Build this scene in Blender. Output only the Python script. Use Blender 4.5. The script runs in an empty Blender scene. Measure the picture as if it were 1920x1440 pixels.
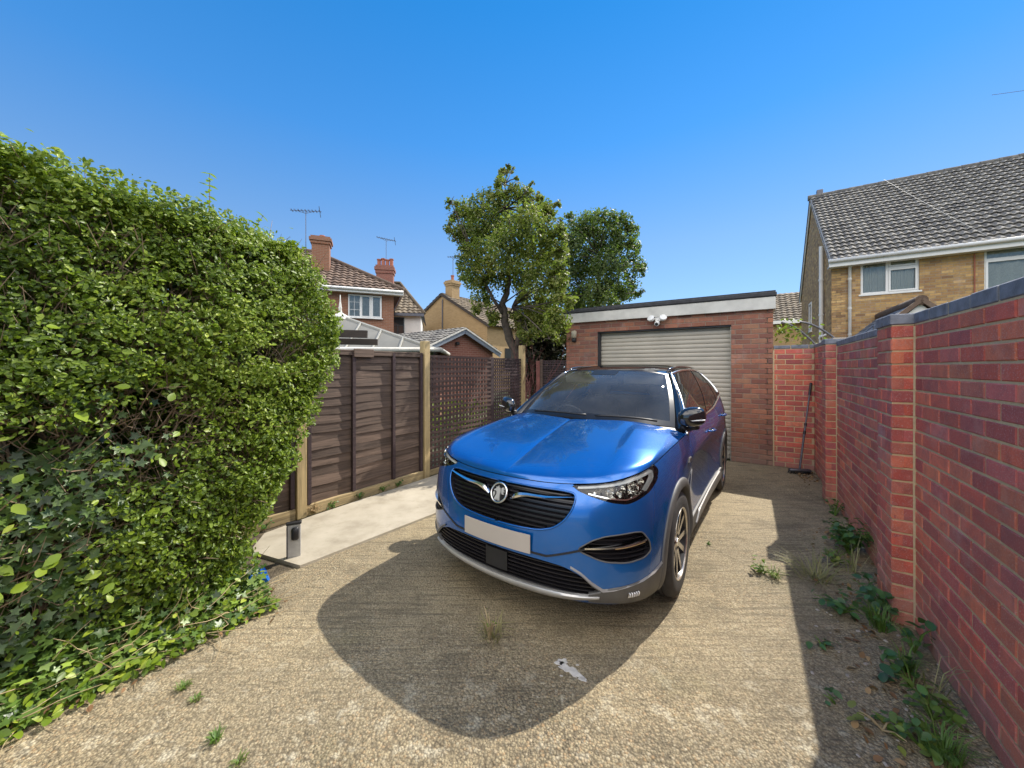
import bpy, math, random
import numpy as np
from mathutils import Vector, Matrix
random.seed(7)
RNG = np.random.default_rng(11)
SC = bpy.context.scene
COL = SC.collection
R = math.radians

# ---------------------------------------------------------------- camera, sky, sun, exposure
H = 1.57                                   # eye height
cam_d = bpy.data.cameras.new('camera')
cam_d.sensor_width = 36.0
cam_d.lens = 36.0 * 690.0 / 1920.0
cam_d.shift_y = -30.0 / 1920.0
cam_d.clip_start = 0.05
cam_d.clip_end = 3000.0
cam = bpy.data.objects.new('camera', cam_d)
cam.location = (0, 0, H)
cam.rotation_euler = (R(90), 0, 0)
COL.objects.link(cam)
SC.camera = cam

SUN = Vector((0.819, 0.662, 1.035)).normalized()
world = bpy.data.worlds.new('World')
SC.world = world
world.use_nodes = True
wn = world.node_tree
wn.nodes.clear()
sky = wn.nodes.new('ShaderNodeTexSky')
sky.sky_type = 'NISHITA'
sky.sun_disc = False
sky.sun_elevation = math.asin(SUN.z)
sky.sun_rotation = math.atan2(SUN.x, SUN.y)
sky.altitude = 0.0
sky.air_density = 0.7
sky.dust_density = 0.0
sky.ozone_density = 3.0
bg = wn.nodes.new('ShaderNodeBackground')
bg.inputs['Strength'].default_value = 0.15
wo = wn.nodes.new('ShaderNodeOutputWorld')
def wnode(t, **kw):
    nd = wn.nodes.new('ShaderNode' + t)
    for k_, v_ in kw.items(): setattr(nd, k_, v_)
    return nd
EXPO = 0.75
# deepen the blue towards the zenith (a clear, dry summer sky)
wg = wnode('Gamma'); wg.inputs[1].default_value = 0.5
wn.links.new(sky.outputs[0], wg.inputs[0])
wtc = wnode('TexCoord'); wsx = wnode('SeparateXYZ')
wn.links.new(wtc.outputs['Generated'], wsx.inputs[0])
wr = wnode('ValToRGB')
wn.links.new(wsx.outputs[2], wr.inputs[0])
K_ = 1.0 / (2.582 * 2 ** EXPO) / 0.15
stops = [(0.0, (.62, .80, .98)), (0.30, (.46, .72, 1.0)), (0.51, (.19, .64, 1.14)), (0.70, (.085, .565, 1.10)), (1.0, (.07, .50, 1.0))]
while len(wr.color_ramp.elements) < len(stops): wr.color_ramp.elements.new(.5)
for e_, (p_, c_) in zip(wr.color_ramp.elements, stops):
    e_.position = p_; e_.color = (c_[0] * K_, c_[1] * K_, c_[2] * K_, 1)
wm = wnode('Mix', data_type='RGBA', blend_type='MULTIPLY'); wm.inputs[0].default_value = 1.0
wn.links.new(wg.outputs[0], wm.inputs[6]); wn.links.new(wr.outputs[0], wm.inputs[7])
# broken white cloud added in the unseen sky behind the photographer to lift the shade
cn = wnode('TexNoise'); cn.inputs['Scale'].default_value = 2.6; cn.inputs['Detail'].default_value = 7.0; cn.inputs['Roughness'].default_value = 0.6
wn.links.new(wtc.outputs['Generated'], cn.inputs['Vector'])
cr_ = wnode('ValToRGB'); cr_.color_ramp.elements[0].position = 0.37; cr_.color_ramp.elements[1].position = 0.52
wn.links.new(cn.outputs[0], cr_.inputs[0])
cb_ = wnode('MapRange', interpolation_type='SMOOTHSTEP'); cb_.inputs['From Min'].default_value = -0.02; cb_.inputs['From Max'].default_value = -0.30
wn.links.new(wsx.outputs[1], cb_.inputs['Value'])
cz_ = wnode('MapRange', interpolation_type='SMOOTHSTEP'); cz_.inputs['From Min'].default_value = 0.16; cz_.inputs['From Max'].default_value = 0.42
wn.links.new(wsx.outputs[2], cz_.inputs['Value'])
cm1 = wnode('Math', operation='MULTIPLY'); cm2 = wnode('Math', operation='MULTIPLY')
wn.links.new(cr_.outputs[0], cm1.inputs[0]); wn.links.new(cb_.outputs[0], cm1.inputs[1]); wn.links.new(cm1.outputs[0], cm2.inputs[0]); wn.links.new(cz_.outputs[0], cm2.inputs[1])
CL = 1.65 / 0.15
cmx = wnode('Mix', data_type='RGBA'); cmx.inputs[7].default_value = (CL, CL * .96, CL * .92, 1)
wn.links.new(cm2.outputs[0], cmx.inputs[0]); wn.links.new(wm.outputs[2], cmx.inputs[6])
wn.links.new(cmx.outputs[2], bg.inputs[0])
wn.links.new(bg.outputs[0], wo.inputs[0])

sun_d = bpy.data.lights.new('sun', 'SUN')
sun_d.energy = 3.5
sun_d.angle = R(0.5)
sun_d.color = (1.0, 0.93, 0.82)
sun_o = bpy.data.objects.new('sun', sun_d)
sun_o.rotation_euler = SUN.to_track_quat('Z', 'Y').to_euler()
COL.objects.link(sun_o)

SC.view_settings.view_transform = 'Standard'
SC.view_settings.look = 'None'
SC.view_settings.exposure = 0.90
SC.view_settings.gamma = 1.0
SC.cycles.max_bounces = 10
SC.cycles.transparent_max_bounces = 16
SC.cycles.caustics_reflective = False
SC.cycles.caustics_refractive = False

# ---------------------------------------------------------------- frames of reference
AW = -math.atan2(0.5417, 0.8406)           # site frame: local x = t (right), local y = s (away)
U = Vector((0.5417, 0.8406, 0)); V = Vector((0.8406, -0.5417, 0))
def site(t, s, z=0.0):
    p = V * t + U * s
    return Vector((p.x, p.y, z))

# ---------------------------------------------------------------- material helpers
class NT:
    def __init__(self, name):
        self.m = bpy.data.materials.new(name)
        self.m.use_nodes = True
        self.t = self.m.node_tree
        self.t.nodes.clear()
        self.out = self.t.nodes.new('ShaderNodeOutputMaterial')
    def n(self, typ, props=None, **ins):
        nd = self.t.nodes.new('ShaderNode' + typ)
        for k, v in (props or {}).items():
            setattr(nd, k, v)
        for k, v in ins.items():
            key = int(k[1:]) if k[0] == '_' and k[1:].isdigit() else k.replace('_', ' ')
            self.put(nd.inputs[key], v)
        return nd
    def put(self, sock, v):
        if isinstance(v, bpy.types.NodeSocket):
            self.t.links.new(v, sock)
        elif isinstance(v, bpy.types.Node):
            self.t.links.new(v.outputs[0], sock)
        else:
            if sock.type == 'RGBA' and len(v) == 3:
                v = (*v, 1.0)
            sock.default_value = v
    def coord(self, scale=(1, 1, 1), rot=(0, 0, 0), kind='Object', loc=(0, 0, 0)):
        c = self.n('TexCoord')
        return self.n('Mapping', Vector=c.outputs[kind], Scale=scale, Rotation=rot, Location=loc).outputs[0]
    def noise(self, vec, scale, detail=4.0, rough=0.55, dist=0.0):
        return self.n('TexNoise', Vector=vec, Scale=scale, Detail=detail, Roughness=rough, Distortion=dist)
    def ramp(self, fac, stops, interp='LINEAR'):
        nd = self.n('ValToRGB', Fac=fac)
        cr = nd.color_ramp
        cr.interpolation = interp
        while len(cr.elements) < len(stops):
            cr.elements.new(0.5)
        for e, (p, c) in zip(cr.elements, stops):
            e.position = p
            e.color = (*c, 1.0) if len(c) == 3 else c
        return nd.outputs[0]
    def mix(self, fac, a, b, mode='MIX'):
        nd = self.n('Mix', dict(data_type='RGBA', blend_type=mode))
        self.put(nd.inputs[0], fac); self.put(nd.inputs[6], a); self.put(nd.inputs[7], b)
        return nd.outputs[2]
    def math(self, op, a, b=0.0, clamp=False):
        nd = self.n('Math', dict(operation=op, use_clamp=clamp))
        self.put(nd.inputs[0], a); self.put(nd.inputs[1], b)
        return nd.outputs[0]
    def bump(self, height, strength=0.5, dist=0.01, normal=None):
        nd = self.n('Bump', Height=height, Strength=strength, Distance=dist)
        if normal is not None:
            self.put(nd.inputs['Normal'], normal)
        return nd.outputs[0]
    def bsdf(self, color, rough=0.6, metal=0.0, normal=None, **kw):
        nd = self.n('BsdfPrincipled')
        self.put(nd.inputs['Base Color'], color)
        self.put(nd.inputs['Roughness'], rough)
        self.put(nd.inputs['Metallic'], metal)
        if normal is not None:
            self.put(nd.inputs['Normal'], normal)
        for k, v in kw.items():
            self.put(nd.inputs[k.replace('_', ' ')], v)
        return nd
    def done(self, shader):
        self.put(self.out.inputs['Surface'], shader)
        return self.m

def simple(name, c, rough=0.6, metal=0.0, var=0.12, nscale=9.0, bump=0.0, bscale=80.0, **kw):
    k = NT(name)
    v = k.coord()
    nz = k.noise(v, nscale, 5.0)
    lo = tuple(x * (1 - var) for x in c); hi = tuple(min(1, x * (1 + var)) for x in c)
    col = k.ramp(nz.outputs[0], [(0.3, lo), (0.7, hi)])
    nrm = None
    if bump:
        nrm = k.bump(k.noise(v, bscale, 4.0).outputs[0], bump, 0.004)
    return k.done(k.bsdf(col, rough, metal, nrm, **kw))

def tint_attr(k):
    return k.n('Attribute', dict(attribute_name='tint', attribute_type='GEOMETRY')).outputs['Color']

# ---------------------------------------------------------------- mesh building
class MB:
    """collects geometry, builds ONE mesh object; tint per face"""
    def __init__(self):
        self.v = []; self.f = []; self.c = []; self.x = Matrix.Identity(4)
    def add(self, verts, faces, c=(0.5, 0.5, 0.5)):
        o = len(self.v)
        m = self.x
        ident = m == Matrix.Identity(4)
        for p in verts:
            p = Vector(p)
            self.v.append(tuple(p if ident else m @ p))
        for f in faces:
            self.f.append(tuple(o + i for i in f)); self.c.append(c)
        return self
    def box(self, x0, x1, y0, y1, z0, z1, c=(0.5, 0.5, 0.5), bevel=0.0):
        if bevel <= 0:
            vs = [(x0, y0, z0), (x1, y0, z0), (x1, y1, z0), (x0, y1, z0), (x0, y0, z1), (x1, y0, z1), (x1, y1, z1), (x0, y1, z1)]
            return self.add(vs, [(0, 3, 2, 1), (4, 5, 6, 7), (0, 1, 5, 4), (1, 2, 6, 5), (2, 3, 7, 6), (3, 0, 4, 7)], c)
        b = min(bevel, (x1 - x0) / 2.01, (y1 - y0) / 2.01, (z1 - z0) / 2.01)
        rings = []
        for z, i in ((z0, b), (z0 + b, 0), (z1 - b, 0), (z1, b)):
            xa, xb, ya, yb = x0 + i, x1 - i, y0 + i, y1 - i
            q = b * 0.7 if i == 0 else b * 0.35
            rings.append([(xa + q, ya, z), (xb - q, ya, z), (xb, ya + q, z), (xb, yb - q, z), (xb - q, yb, z), (xa + q, yb, z), (xa, yb - q, z), (xa, ya + q, z)])
        vs = [p for r in rings for p in r]
        fs = []
        for k in range(3):
            for i in range(8):
                j = (i + 1) % 8
                fs.append((k * 8 + i, k * 8 + j, k * 8 + 8 + j, k * 8 + 8 + i))
        fs.append(tuple(range(7, -1, -1))); fs.append(tuple(range(24, 32)))
        return self.add(vs, fs, c)
    def beam(self, p, q, w, h, c=(0.5, 0.5, 0.5), up=(0, 0, 1)):
        p = Vector(p); q = Vector(q); d = (q - p).normalized()
        s = d.cross(Vector(up))
        if s.length < 1e-5:
            s = d.cross(Vector((1, 0, 0)))
        s.normalize(); n = s.cross(d).normalized()
        vs = []
        for e in (p, q):
            for a, b in ((-1, -1), (1, -1), (1, 1), (-1, 1)):
                vs.append(e + s * (a * w / 2) + n * (b * h / 2))
        return self.add(vs, [(3, 2, 1, 0), (4, 5, 6, 7), (0, 1, 5, 4), (1, 2, 6, 5), (2, 3, 7, 6), (3, 0, 4, 7)], c)
    def tube(self, pts, rad, n=8, c=(0.5, 0.5, 0.5), cap=True):
        pts = [Vector(p) for p in pts]
        m = len(pts)
        rs = rad if hasattr(rad, '__len__') else [rad] * m
        vs = []; ref = None
        for i, p in enumerate(pts):
            d = (pts[min(i + 1, m - 1)] - pts[max(i - 1, 0)])
            if d.length < 1e-9:
                d = Vector((0, 0, 1))
            d.normalize()
            if ref is None:
                ref = d.cross(Vector((0.13, 0.31, 0.94)))
                if ref.length < 0.05:
                    ref = d.cross(Vector((1, 0, 0)))
            ref = (ref - d * ref.dot(d)).normalized()
            b = d.cross(ref)
            for k in range(n):
                t = 2 * math.pi * k / n
                vs.append(p + (ref * math.cos(t) + b * math.sin(t)) * rs[i])
        fs = []
        for i in range(m - 1):
            for k in range(n):
                k2 = (k + 1) % n
                fs.append((i * n + k, i * n + k2, (i + 1) * n + k2, (i + 1) * n + k))
        if cap:
            fs.append(tuple(range(n - 1, -1, -1))); fs.append(tuple(range((m - 1) * n, m * n)))
        return self.add(vs, fs, c)
    def lathe(self, prof, n=24, c=(0.5, 0.5, 0.5), axis='z', close=False):
        """prof: (radius, height) list"""
        vs = []
        for r, h in prof:
            for k in range(n):
                t = 2 * math.pi * k / n
                if axis == 'z':
                    vs.append((r * math.cos(t), r * math.sin(t), h))
                elif axis == 'x':
                    vs.append((h, r * math.cos(t), r * math.sin(t)))
                else:
                    vs.append((r * math.sin(t), h, r * math.cos(t)))
        fs = []
        m = len(prof)
        for i in range(m - 1 + (1 if close else 0)):
            i2 = (i + 1) % m
            for k in range(n):
                k2 = (k + 1) % n
                fs.append((i * n + k, i * n + k2, i2 * n + k2, i2 * n + k))
        return self.add(vs, fs, c)
    def prism(self, poly, fn0, fn1, c=(0.5, 0.5, 0.5)):
        n = len(poly)
        vs = [fn0(*p) for p in poly] + [fn1(*p) for p in poly]
        fs = [tuple(range(n - 1, -1, -1)), tuple(range(n, 2 * n))]
        for i in range(n):
            j = (i + 1) % n
            fs.append((i, j, n + j, n + i))
        return self.add(vs, fs, c)
    def build(self, name, mat, parent=None, smooth=False, angle=None, loc=None, rot=None):
        me = bpy.data.meshes.new(name)
        me.from_pydata(self.v, [], self.f)
        at = me.attributes.new('tint', 'FLOAT_COLOR', 'FACE')
        a = np.ones((len(self.f), 4), np.float32)
        if len(self.f):
            a[:, :3] = np.array(self.c, np.float32)
        at.data.foreach_set('color', a.ravel())
        return link(name, me, mat, parent, smooth, angle, loc, rot)

def link(name, me, mat, parent=None, smooth=False, angle=None, loc=None, rot=None):
    me.validate(); me.update()
    if smooth:
        me.polygons.foreach_set('use_smooth', np.ones(len(me.polygons), bool))
        if angle is not None:
            me.set_sharp_from_angle(angle=R(angle))
    o = bpy.data.objects.new(name, me)
    if mat is not None:
        me.materials.append(mat)
    COL.objects.link(o)
    if parent is not None:
        o.parent = parent
    if loc is not None:
        o.location = loc
    if rot is not None:
        o.rotation_euler = rot if hasattr(rot, '__len__') else (0, 0, rot)
    return o

def fast_mesh(name, verts, faces, mat, parent=None, tint=None, smooth=False, angle=None, loc=None, rot=None):
    """verts (N,3) array, faces (M,k) array"""
    verts = np.asarray(verts, np.float32); faces = np.asarray(faces, np.int32)
    me = bpy.data.meshes.new(name)
    me.vertices.add(len(verts)); me.vertices.foreach_set('co', verts.ravel())
    M, k = faces.shape
    me.loops.add(M * k); me.loops.foreach_set('vertex_index', faces.ravel())
    me.polygons.add(M)
    me.polygons.foreach_set('loop_start', np.arange(0, M * k, k, dtype=np.int32))
    me.polygons.foreach_set('loop_total', np.full(M, k, np.int32))
    me.update(calc_edges=True)
    if tint is not None:
        at = me.attributes.new('tint', 'FLOAT_COLOR', 'FACE')
        a = np.ones((M, 4), np.float32); a[:, :3] = tint
        at.data.foreach_set('color', a.ravel())
    return link(name, me, mat, parent, smooth, angle, loc, rot)

def thing(name, label, cat, loc=(0, 0, 0), rotz=0.0, group=None):
    o = bpy.data.objects.new(name, None)
    o.empty_display_size = 0.2
    COL.objects.link(o)
    o.location = loc; o.rotation_euler = (0, 0, rotz)
    return tag(o, label, cat, group)

def tag(o, label=None, cat=None, group=None, kind=None):
    if label: o['label'] = label
    if cat: o['category'] = cat
    if group: o['group'] = group
    if kind: o['kind'] = kind
    return o

def rnd(a, b):
    return random.uniform(a, b)

# ---------------------------------------------------------------- masonry
def bricks(mb, L, Hh, z0=0.0, course=0.081, bl=0.2215, mort=0.0115, openings=(), proud=0.005, depth=0.02, jit=0.0012, bond='stretcher', start=0.0, bevel=True, skip=None, colf=None):
    """face at y=0 looking to -y, x 0..L, z z0..z0+H"""
    n = int(round(Hh / course))
    cz = Hh / n
    for i in range(n):
        za = z0 + i * cz + mort / 2; zb = z0 + (i + 1) * cz - mort / 2
        x = -(bl / 2 if i % 2 else 0.0) - start
        k = 0
        while x < L:
            ln = bl
            if bond == 'flemish' and (k + i) % 2:
                ln = bl / 2
            xa, xb = max(x + mort / 2, 0.0), min(x + ln - mort / 2, L)
            x += ln; k += 1
            segs = [(xa, xb)]
            for (a, b, c, d) in openings:
                if zb > c + 0.01 and za < d - 0.01:
                    ns = []
                    for (p, q) in segs:
                        if q <= a or p >= b:
                            ns.append((p, q))
                        else:
                            if p < a: ns.append((p, a))
                            if q > b: ns.append((b, q))
                    segs = ns
            for (p, q) in segs:
                if q - p < 0.03:
                    continue
                if skip and skip((p + q) / 2, (za + zb) / 2):
                    continue
                r = rnd(0, 1); c = (r, rnd(0, 1), rnd(0, 1))
                if colf: c = colf((p + q) / 2, (za + zb) / 2, c)
                y = -proud + rnd(-jit, jit)
                e = 0.004 if bevel else 0.0
                j = lambda: rnd(-jit, jit)
                if bevel:
                    o = [(p + j(), y + e, za + j()), (q + j(), y + e, za + j()), (q + j(), y + e, zb + j()), (p + j(), y + e, zb + j())]
                    fpt = [(p + e, y, za + e), (q - e, y, za + e), (q - e, y, zb - e), (p + e, y, zb - e)]
                    bk = [(p, depth, za), (q, depth, za), (q, depth, zb), (p, depth, zb)]
                    vs = fpt + o + bk
                    fs = [(0, 1, 2, 3)]
                    for a in range(4):
                        b = (a + 1) % 4
                        fs.append((a, 4 + a, 4 + b, b)); fs.append((4 + a, 8 + a, 8 + b, 4 + b))
                else:
                    vs = [(p, y, za), (q, y, za), (q, y, zb), (p, y, zb), (p, depth, za), (q, depth, za), (q, depth, zb), (p, depth, zb)]
                    fs = [(0, 1, 2, 3), (0, 4, 5, 1), (1, 5, 6, 2), (2, 6, 7, 3), (3, 7, 4, 0)]
                mb.add(vs, fs, c)

def slab(mb, L, Hh, th, z0=0.0, openings=(), c=(-1, 0, 0)):
    """mortar core, y 0..th, openings left out"""
    xs = sorted(set([0.0, L] + [min(max(v, 0), L) for o in openings for v in o[:2]]))
    zs = sorted(set([z0, z0 + Hh] + [min(max(v, z0), z0 + Hh) for o in openings for v in o[2:]]))
    for i in range(len(xs) - 1):
        for j in range(len(zs) - 1):
            cx = (xs[i] + xs[i + 1]) / 2; cz = (zs[j] + zs[j + 1]) / 2
            if any(a < cx < b and cc < cz < d for (a, b, cc, d) in openings):
                continue
            mb.box(xs[i], xs[i + 1], 0, th, zs[j], zs[j + 1], c)

def brick_mat(name, cols, mortar, rough=0.85, speck=0.25, dirt=0.0):
    """tint.r < 0 is mortar; else it picks the brick colour"""
    k = NT(name)
    t = k.n('SeparateColor', Color=tint_attr(k))
    v = k.coord()
    base = k.ramp(t.outputs[0], [(i / (len(cols) - 1), c) for i, c in enumerate(cols)])
    hsv = k.n('HueSaturation', Color=base, Value=k.math('MULTIPLY_ADD', t.outputs[1], 0.4))
    hsv.inputs['Value'].links[0].from_node.inputs[2].default_value = 0.8
    n1 = k.noise(v, 11.0, 8.0, 0.72, 0.6)
    c1 = k.mix(k.ramp(n1.outputs[0], [(0.42, (0, 0, 0)), (0.66, (1, 1, 1))]), hsv.outputs[0], k.mix(0.42, hsv.outputs[0], (0.17, 0.06, 0.07)), 'MIX')
    n2 = k.noise(v, 170.0, 3.0, 0.7)
    c2 = k.mix(k.math('MULTIPLY', k.ramp(n2.outputs[0], [(0.55, (0, 0, 0)), (0.68, (1, 1, 1))]), speck), c1, (0.62, 0.50, 0.46))
    n3 = k.noise(v, 45.0, 5.0)
    mcol = k.ramp(n3.outputs[0], [(0.3, tuple(x * 0.78 for x in mortar)), (0.75, mortar)])
    ism = k.math('LESS_THAN', t.outputs[0], -0.5)
    col = k.mix(ism, c2, mcol)
    n4 = k.noise(v, 1.3, 5.0, 0.6)
    n5 = k.noise(v, 3.1, 7.0, 0.7)
    col = k.mix(k.math('MULTIPLY', k.ramp(n5.outputs[0], [(0.54, (0, 0, 0)), (0.68, (1, 1, 1))]), 0.22), col, (0.62, 0.50, 0.44))
    col = k.mix(k.math('MULTIPLY', k.ramp(n4.outputs[0], [(0.5, (0, 0, 0)), (0.8, (1, 1, 1))]), 0.22 + dirt * .5), col, (0.20, 0.15, 0.12))
    if dirt:
        sx = k.n('SeparateXYZ', Vector=k.n('TexCoord').outputs['Object'])
        low = k.math('MULTIPLY', k.math('SUBTRACT', 1.0, k.math('MULTIPLY', sx.outputs[2], 2.6), True), n4.outputs[0], True)
        col = k.mix(low, col, (0.30, 0.24, 0.20))
    hgt = k.math('ADD', k.math('MULTIPLY', n1.outputs[0], 0.6), n2.outputs[0])
    nrm = k.bump(hgt, 0.55, 0.004)
    return k.done(k.bsdf(col, rough, 0.0, nrm))

# ---------------------------------------------------------------- tiled roofs
def tile_plane(mb, p0, ex, ey, L, S, tw=0.30, gauge=0.32, amp=0.022, step=0.035, inside=None, seg=6, flat=False):
    """p0 eave corner, ex along eave, ey up the slope (unit vectors)"""
    p0 = Vector(p0); ex = Vector(ex).normalized(); ey = Vector(ey).normalized()
    nz = ex.cross(ey).normalized()
    if nz.z < 0: nz = -nz
    nc = int(math.ceil(S / gauge)); nt = int(math.ceil(L / tw))
    if flat:
        prof = [(0.0, 0.0), (0.06, 0.15), (0.12, 0.15), (0.98, 0.15), (1.0, -0.4)]
    else:
        prof = [(t / seg, 0.5 - 0.5 * math.cos(2 * math.pi * t / seg)) for t in range(seg + 1)]
    for i in range(nc):
        y0 = i * gauge - 0.03; y1 = min((i + 1) * gauge, S)
        off = (tw / 2 if (flat and i % 2) else 0.0)
        for j in range(nt + (1 if off else 0)):
            x0 = j * tw - off
            if inside and not inside(min(max(x0 + tw / 2, 0), L), (y0 + y1) / 2):
                continue
            c = (rnd(0, 1), rnd(0, 1), rnd(0, 1)); jz = rnd(-0.004, 0.004); jy = rnd(-0.006, 0.006)
            vs = []; fs = []
            m = len(prof)
            for (t, h) in prof:
                x = min(max(x0 + t * tw, 0), L)
                lo = p0 + ex * x + ey * (y0 + jy)
                hi = p0 + ex * x + ey * y1
                vs += [lo + nz * (step + amp * h + jz - 0.03), lo + nz * (step + amp * h + jz), hi + nz * (amp * h + jz)]
            for a in range(m - 1):
                fs += [(a * 3, a * 3 + 3, a * 3 + 4, a * 3 + 1), (a * 3 + 1, a * 3 + 4, a * 3 + 5, a * 3 + 2)]
            mb.add(vs, fs, c)

def tile_mat(name, cols, lichen=0.35):
    k = NT(name)
    t = k.n('SeparateColor', Color=tint_attr(k))
    v = k.coord()
    base = k.ramp(t.outputs[0], [(i / (len(cols) - 1), c) for i, c in enumerate(cols)])
    n1 = k.noise(v, 9.0, 6.0, 0.7)
    c1 = k.mix(k.math('MULTIPLY', k.ramp(n1.outputs[0], [(0.5, (0, 0, 0)), (0.66, (1, 1, 1))]), lichen), base, (0.42, 0.39, 0.33))
    n2 = k.noise(v, 60.0, 3.0)
    return k.done(k.bsdf(c1, 0.85, 0.0, k.bump(n2.outputs[0], 0.4, 0.006)))

# ---------------------------------------------------------------- leaves
def frames(nrm, rng):
    n = nrm / np.linalg.norm(nrm, axis=1, keepdims=True)
    a = rng.normal(size=n.shape)
    t = a - n * np.sum(a * n, axis=1, keepdims=True)
    t /= np.linalg.norm(t, axis=1, keepdims=True)
    return n, t, np.cross(n, t)

LEAF = np.array([(-0.5, 0, 0), (-0.22, -0.2, 0.05), (0.12, -0.22, 0.05), (0.5, 0, -0.06), (0.12, 0.22, 0.05), (-0.22, 0.2, 0.05)])
LEAF_F = np.array([(0, 1, 2, 3), (0, 3, 4, 5)])
def ivy_template():
    pts = []
    rad = [(0, 0.62), (28, 0.26), (62, 0.50), (95, 0.24), (135, 0.42), (180, 0.16), (225, 0.42), (265, 0.24), (298, 0.50), (332, 0.26)]
    for d, r in rad:
        pts.append((r * math.cos(R(d)), r * math.sin(R(d)), 0.04 if r > 0.4 else -0.01))
    return np.array(pts)
IVY = ivy_template()
IVY_F = np.array([(0, 1, 5, 9), (1, 2, 3, 5), (3, 4, 5, 5), (9, 5, 7, 8), (5, 6, 7, 7)])
BROAD = np.array([(-0.5, 0, 0), (-0.3, -0.26, 0.06), (0.05, -0.33, 0.07), (0.5, 0, -0.08), (0.05, 0.33, 0.07), (-0.3, 0.26, 0.06)])

BIG = np.array([(-0.5, 0, 0), (-0.40, -0.17, 0.03), (-0.12, -0.32, 0.06), (0.20, -0.23, 0.03), (0.52, 0, -0.10), (0.20, 0.23, 0.03), (-0.12, 0.32, 0.06), (-0.40, 0.17, 0.03), (-0.12, 0, -0.01), (0.20, 0, -0.04)])
BIG_F = np.array([(0, 1, 2, 8), (8, 2, 3, 9), (9, 3, 4, 5), (0, 8, 6, 7), (8, 9, 5, 6)])

def leaf_arrays(P, nrm, size, rng, tmpl=LEAF, tf=LEAF_F, wscale=None, tang=None):
    n, t, b = frames(nrm, rng)
    if tang is not None:
        t = tang - n * np.sum(tang * n, axis=1, keepdims=True)
        t /= np.maximum(np.linalg.norm(t, axis=1, keepdims=True), 1e-6)
        b = np.cross(n, t)
    K = len(tmpl)
    w = np.ones(len(P)) if wscale is None else wscale
    V3 = (P[:, None, :] + size[:, None, None] * (tmpl[None, :, 0:1] * t[:, None, :] + w[:, None, None] * tmpl[None, :, 1:2] * b[:, None, :] + tmpl[None, :, 2:3] * n[:, None, :]))
    F = (np.arange(len(P)) * K)[:, None, None] + tf[None]
    return V3.reshape(-1, 3), F.reshape(-1, tf.shape[1]), len(tf)

def leaf_obj(name, P, nrm, size, tint, mat, rng, parent=None, tmpl=LEAF, tf=LEAF_F, tang=None, wscale=None):
    v, f, k = leaf_arrays(P, nrm, size, rng, tmpl, tf, wscale, tang)
    if tf is IVY_F:                     # has degenerate quads: split into tris
        g = []
        f = f.reshape(-1, 4)
        tri = np.concatenate([f[:, [0, 1, 2]], f[:, [0, 2, 3]]], 0)
        tt = np.concatenate([np.repeat(tint, k, 0)] * 2, 0)
        ok = (tri[:, 0] != tri[:, 2]) & (tri[:, 1] != tri[:, 2]) & (tri[:, 0] != tri[:, 1])
        return fast_mesh(name, v, tri[ok], mat, parent, tt[ok])
    return fast_mesh(name, v, f, mat, parent, np.repeat(tint, k, 0))

def leaf_mat(name, cols, rough=0.42, trans=0.35, spec=0.5):
    """tint.r picks the colour along cols, tint.g scales brightness"""
    k = NT(name)
    t = k.n('SeparateColor', Color=tint_attr(k))
    base = k.ramp(t.outputs[0], [(i / (len(cols) - 1), c) for i, c in enumerate(cols)])
    val = k.math('MULTIPLY_ADD', t.outputs[1], 0.7)
    val.node.inputs[2].default_value = 0.65
    h = k.n('HueSaturation', Color=base, Value=val)
    p = k.bsdf(h.outputs[0], rough, 0.0)
    p.inputs['Specular IOR Level'].default_value = spec
    tl = k.n('BsdfTranslucent', Color=k.mix(0.5, h.outputs[0], (0.25, 0.42, 0.03), 'MIX'))
    ms = k.n('MixShader', Fac=trans)
    k.put(ms.inputs[1], p); k.put(ms.inputs[2], tl)
    return k.done(ms)

def vnoise(P, f, seed=0):
    """cheap smooth value noise from sines, -1..1"""
    r = np.random.default_rng(seed)
    out = np.zeros(len(P))
    for _ in range(6):
        k = r.normal(size=3) * f; ph = r.uniform(0, 6.28)
        out += np.sin(P @ k + ph)
    return out / 3.2
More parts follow.
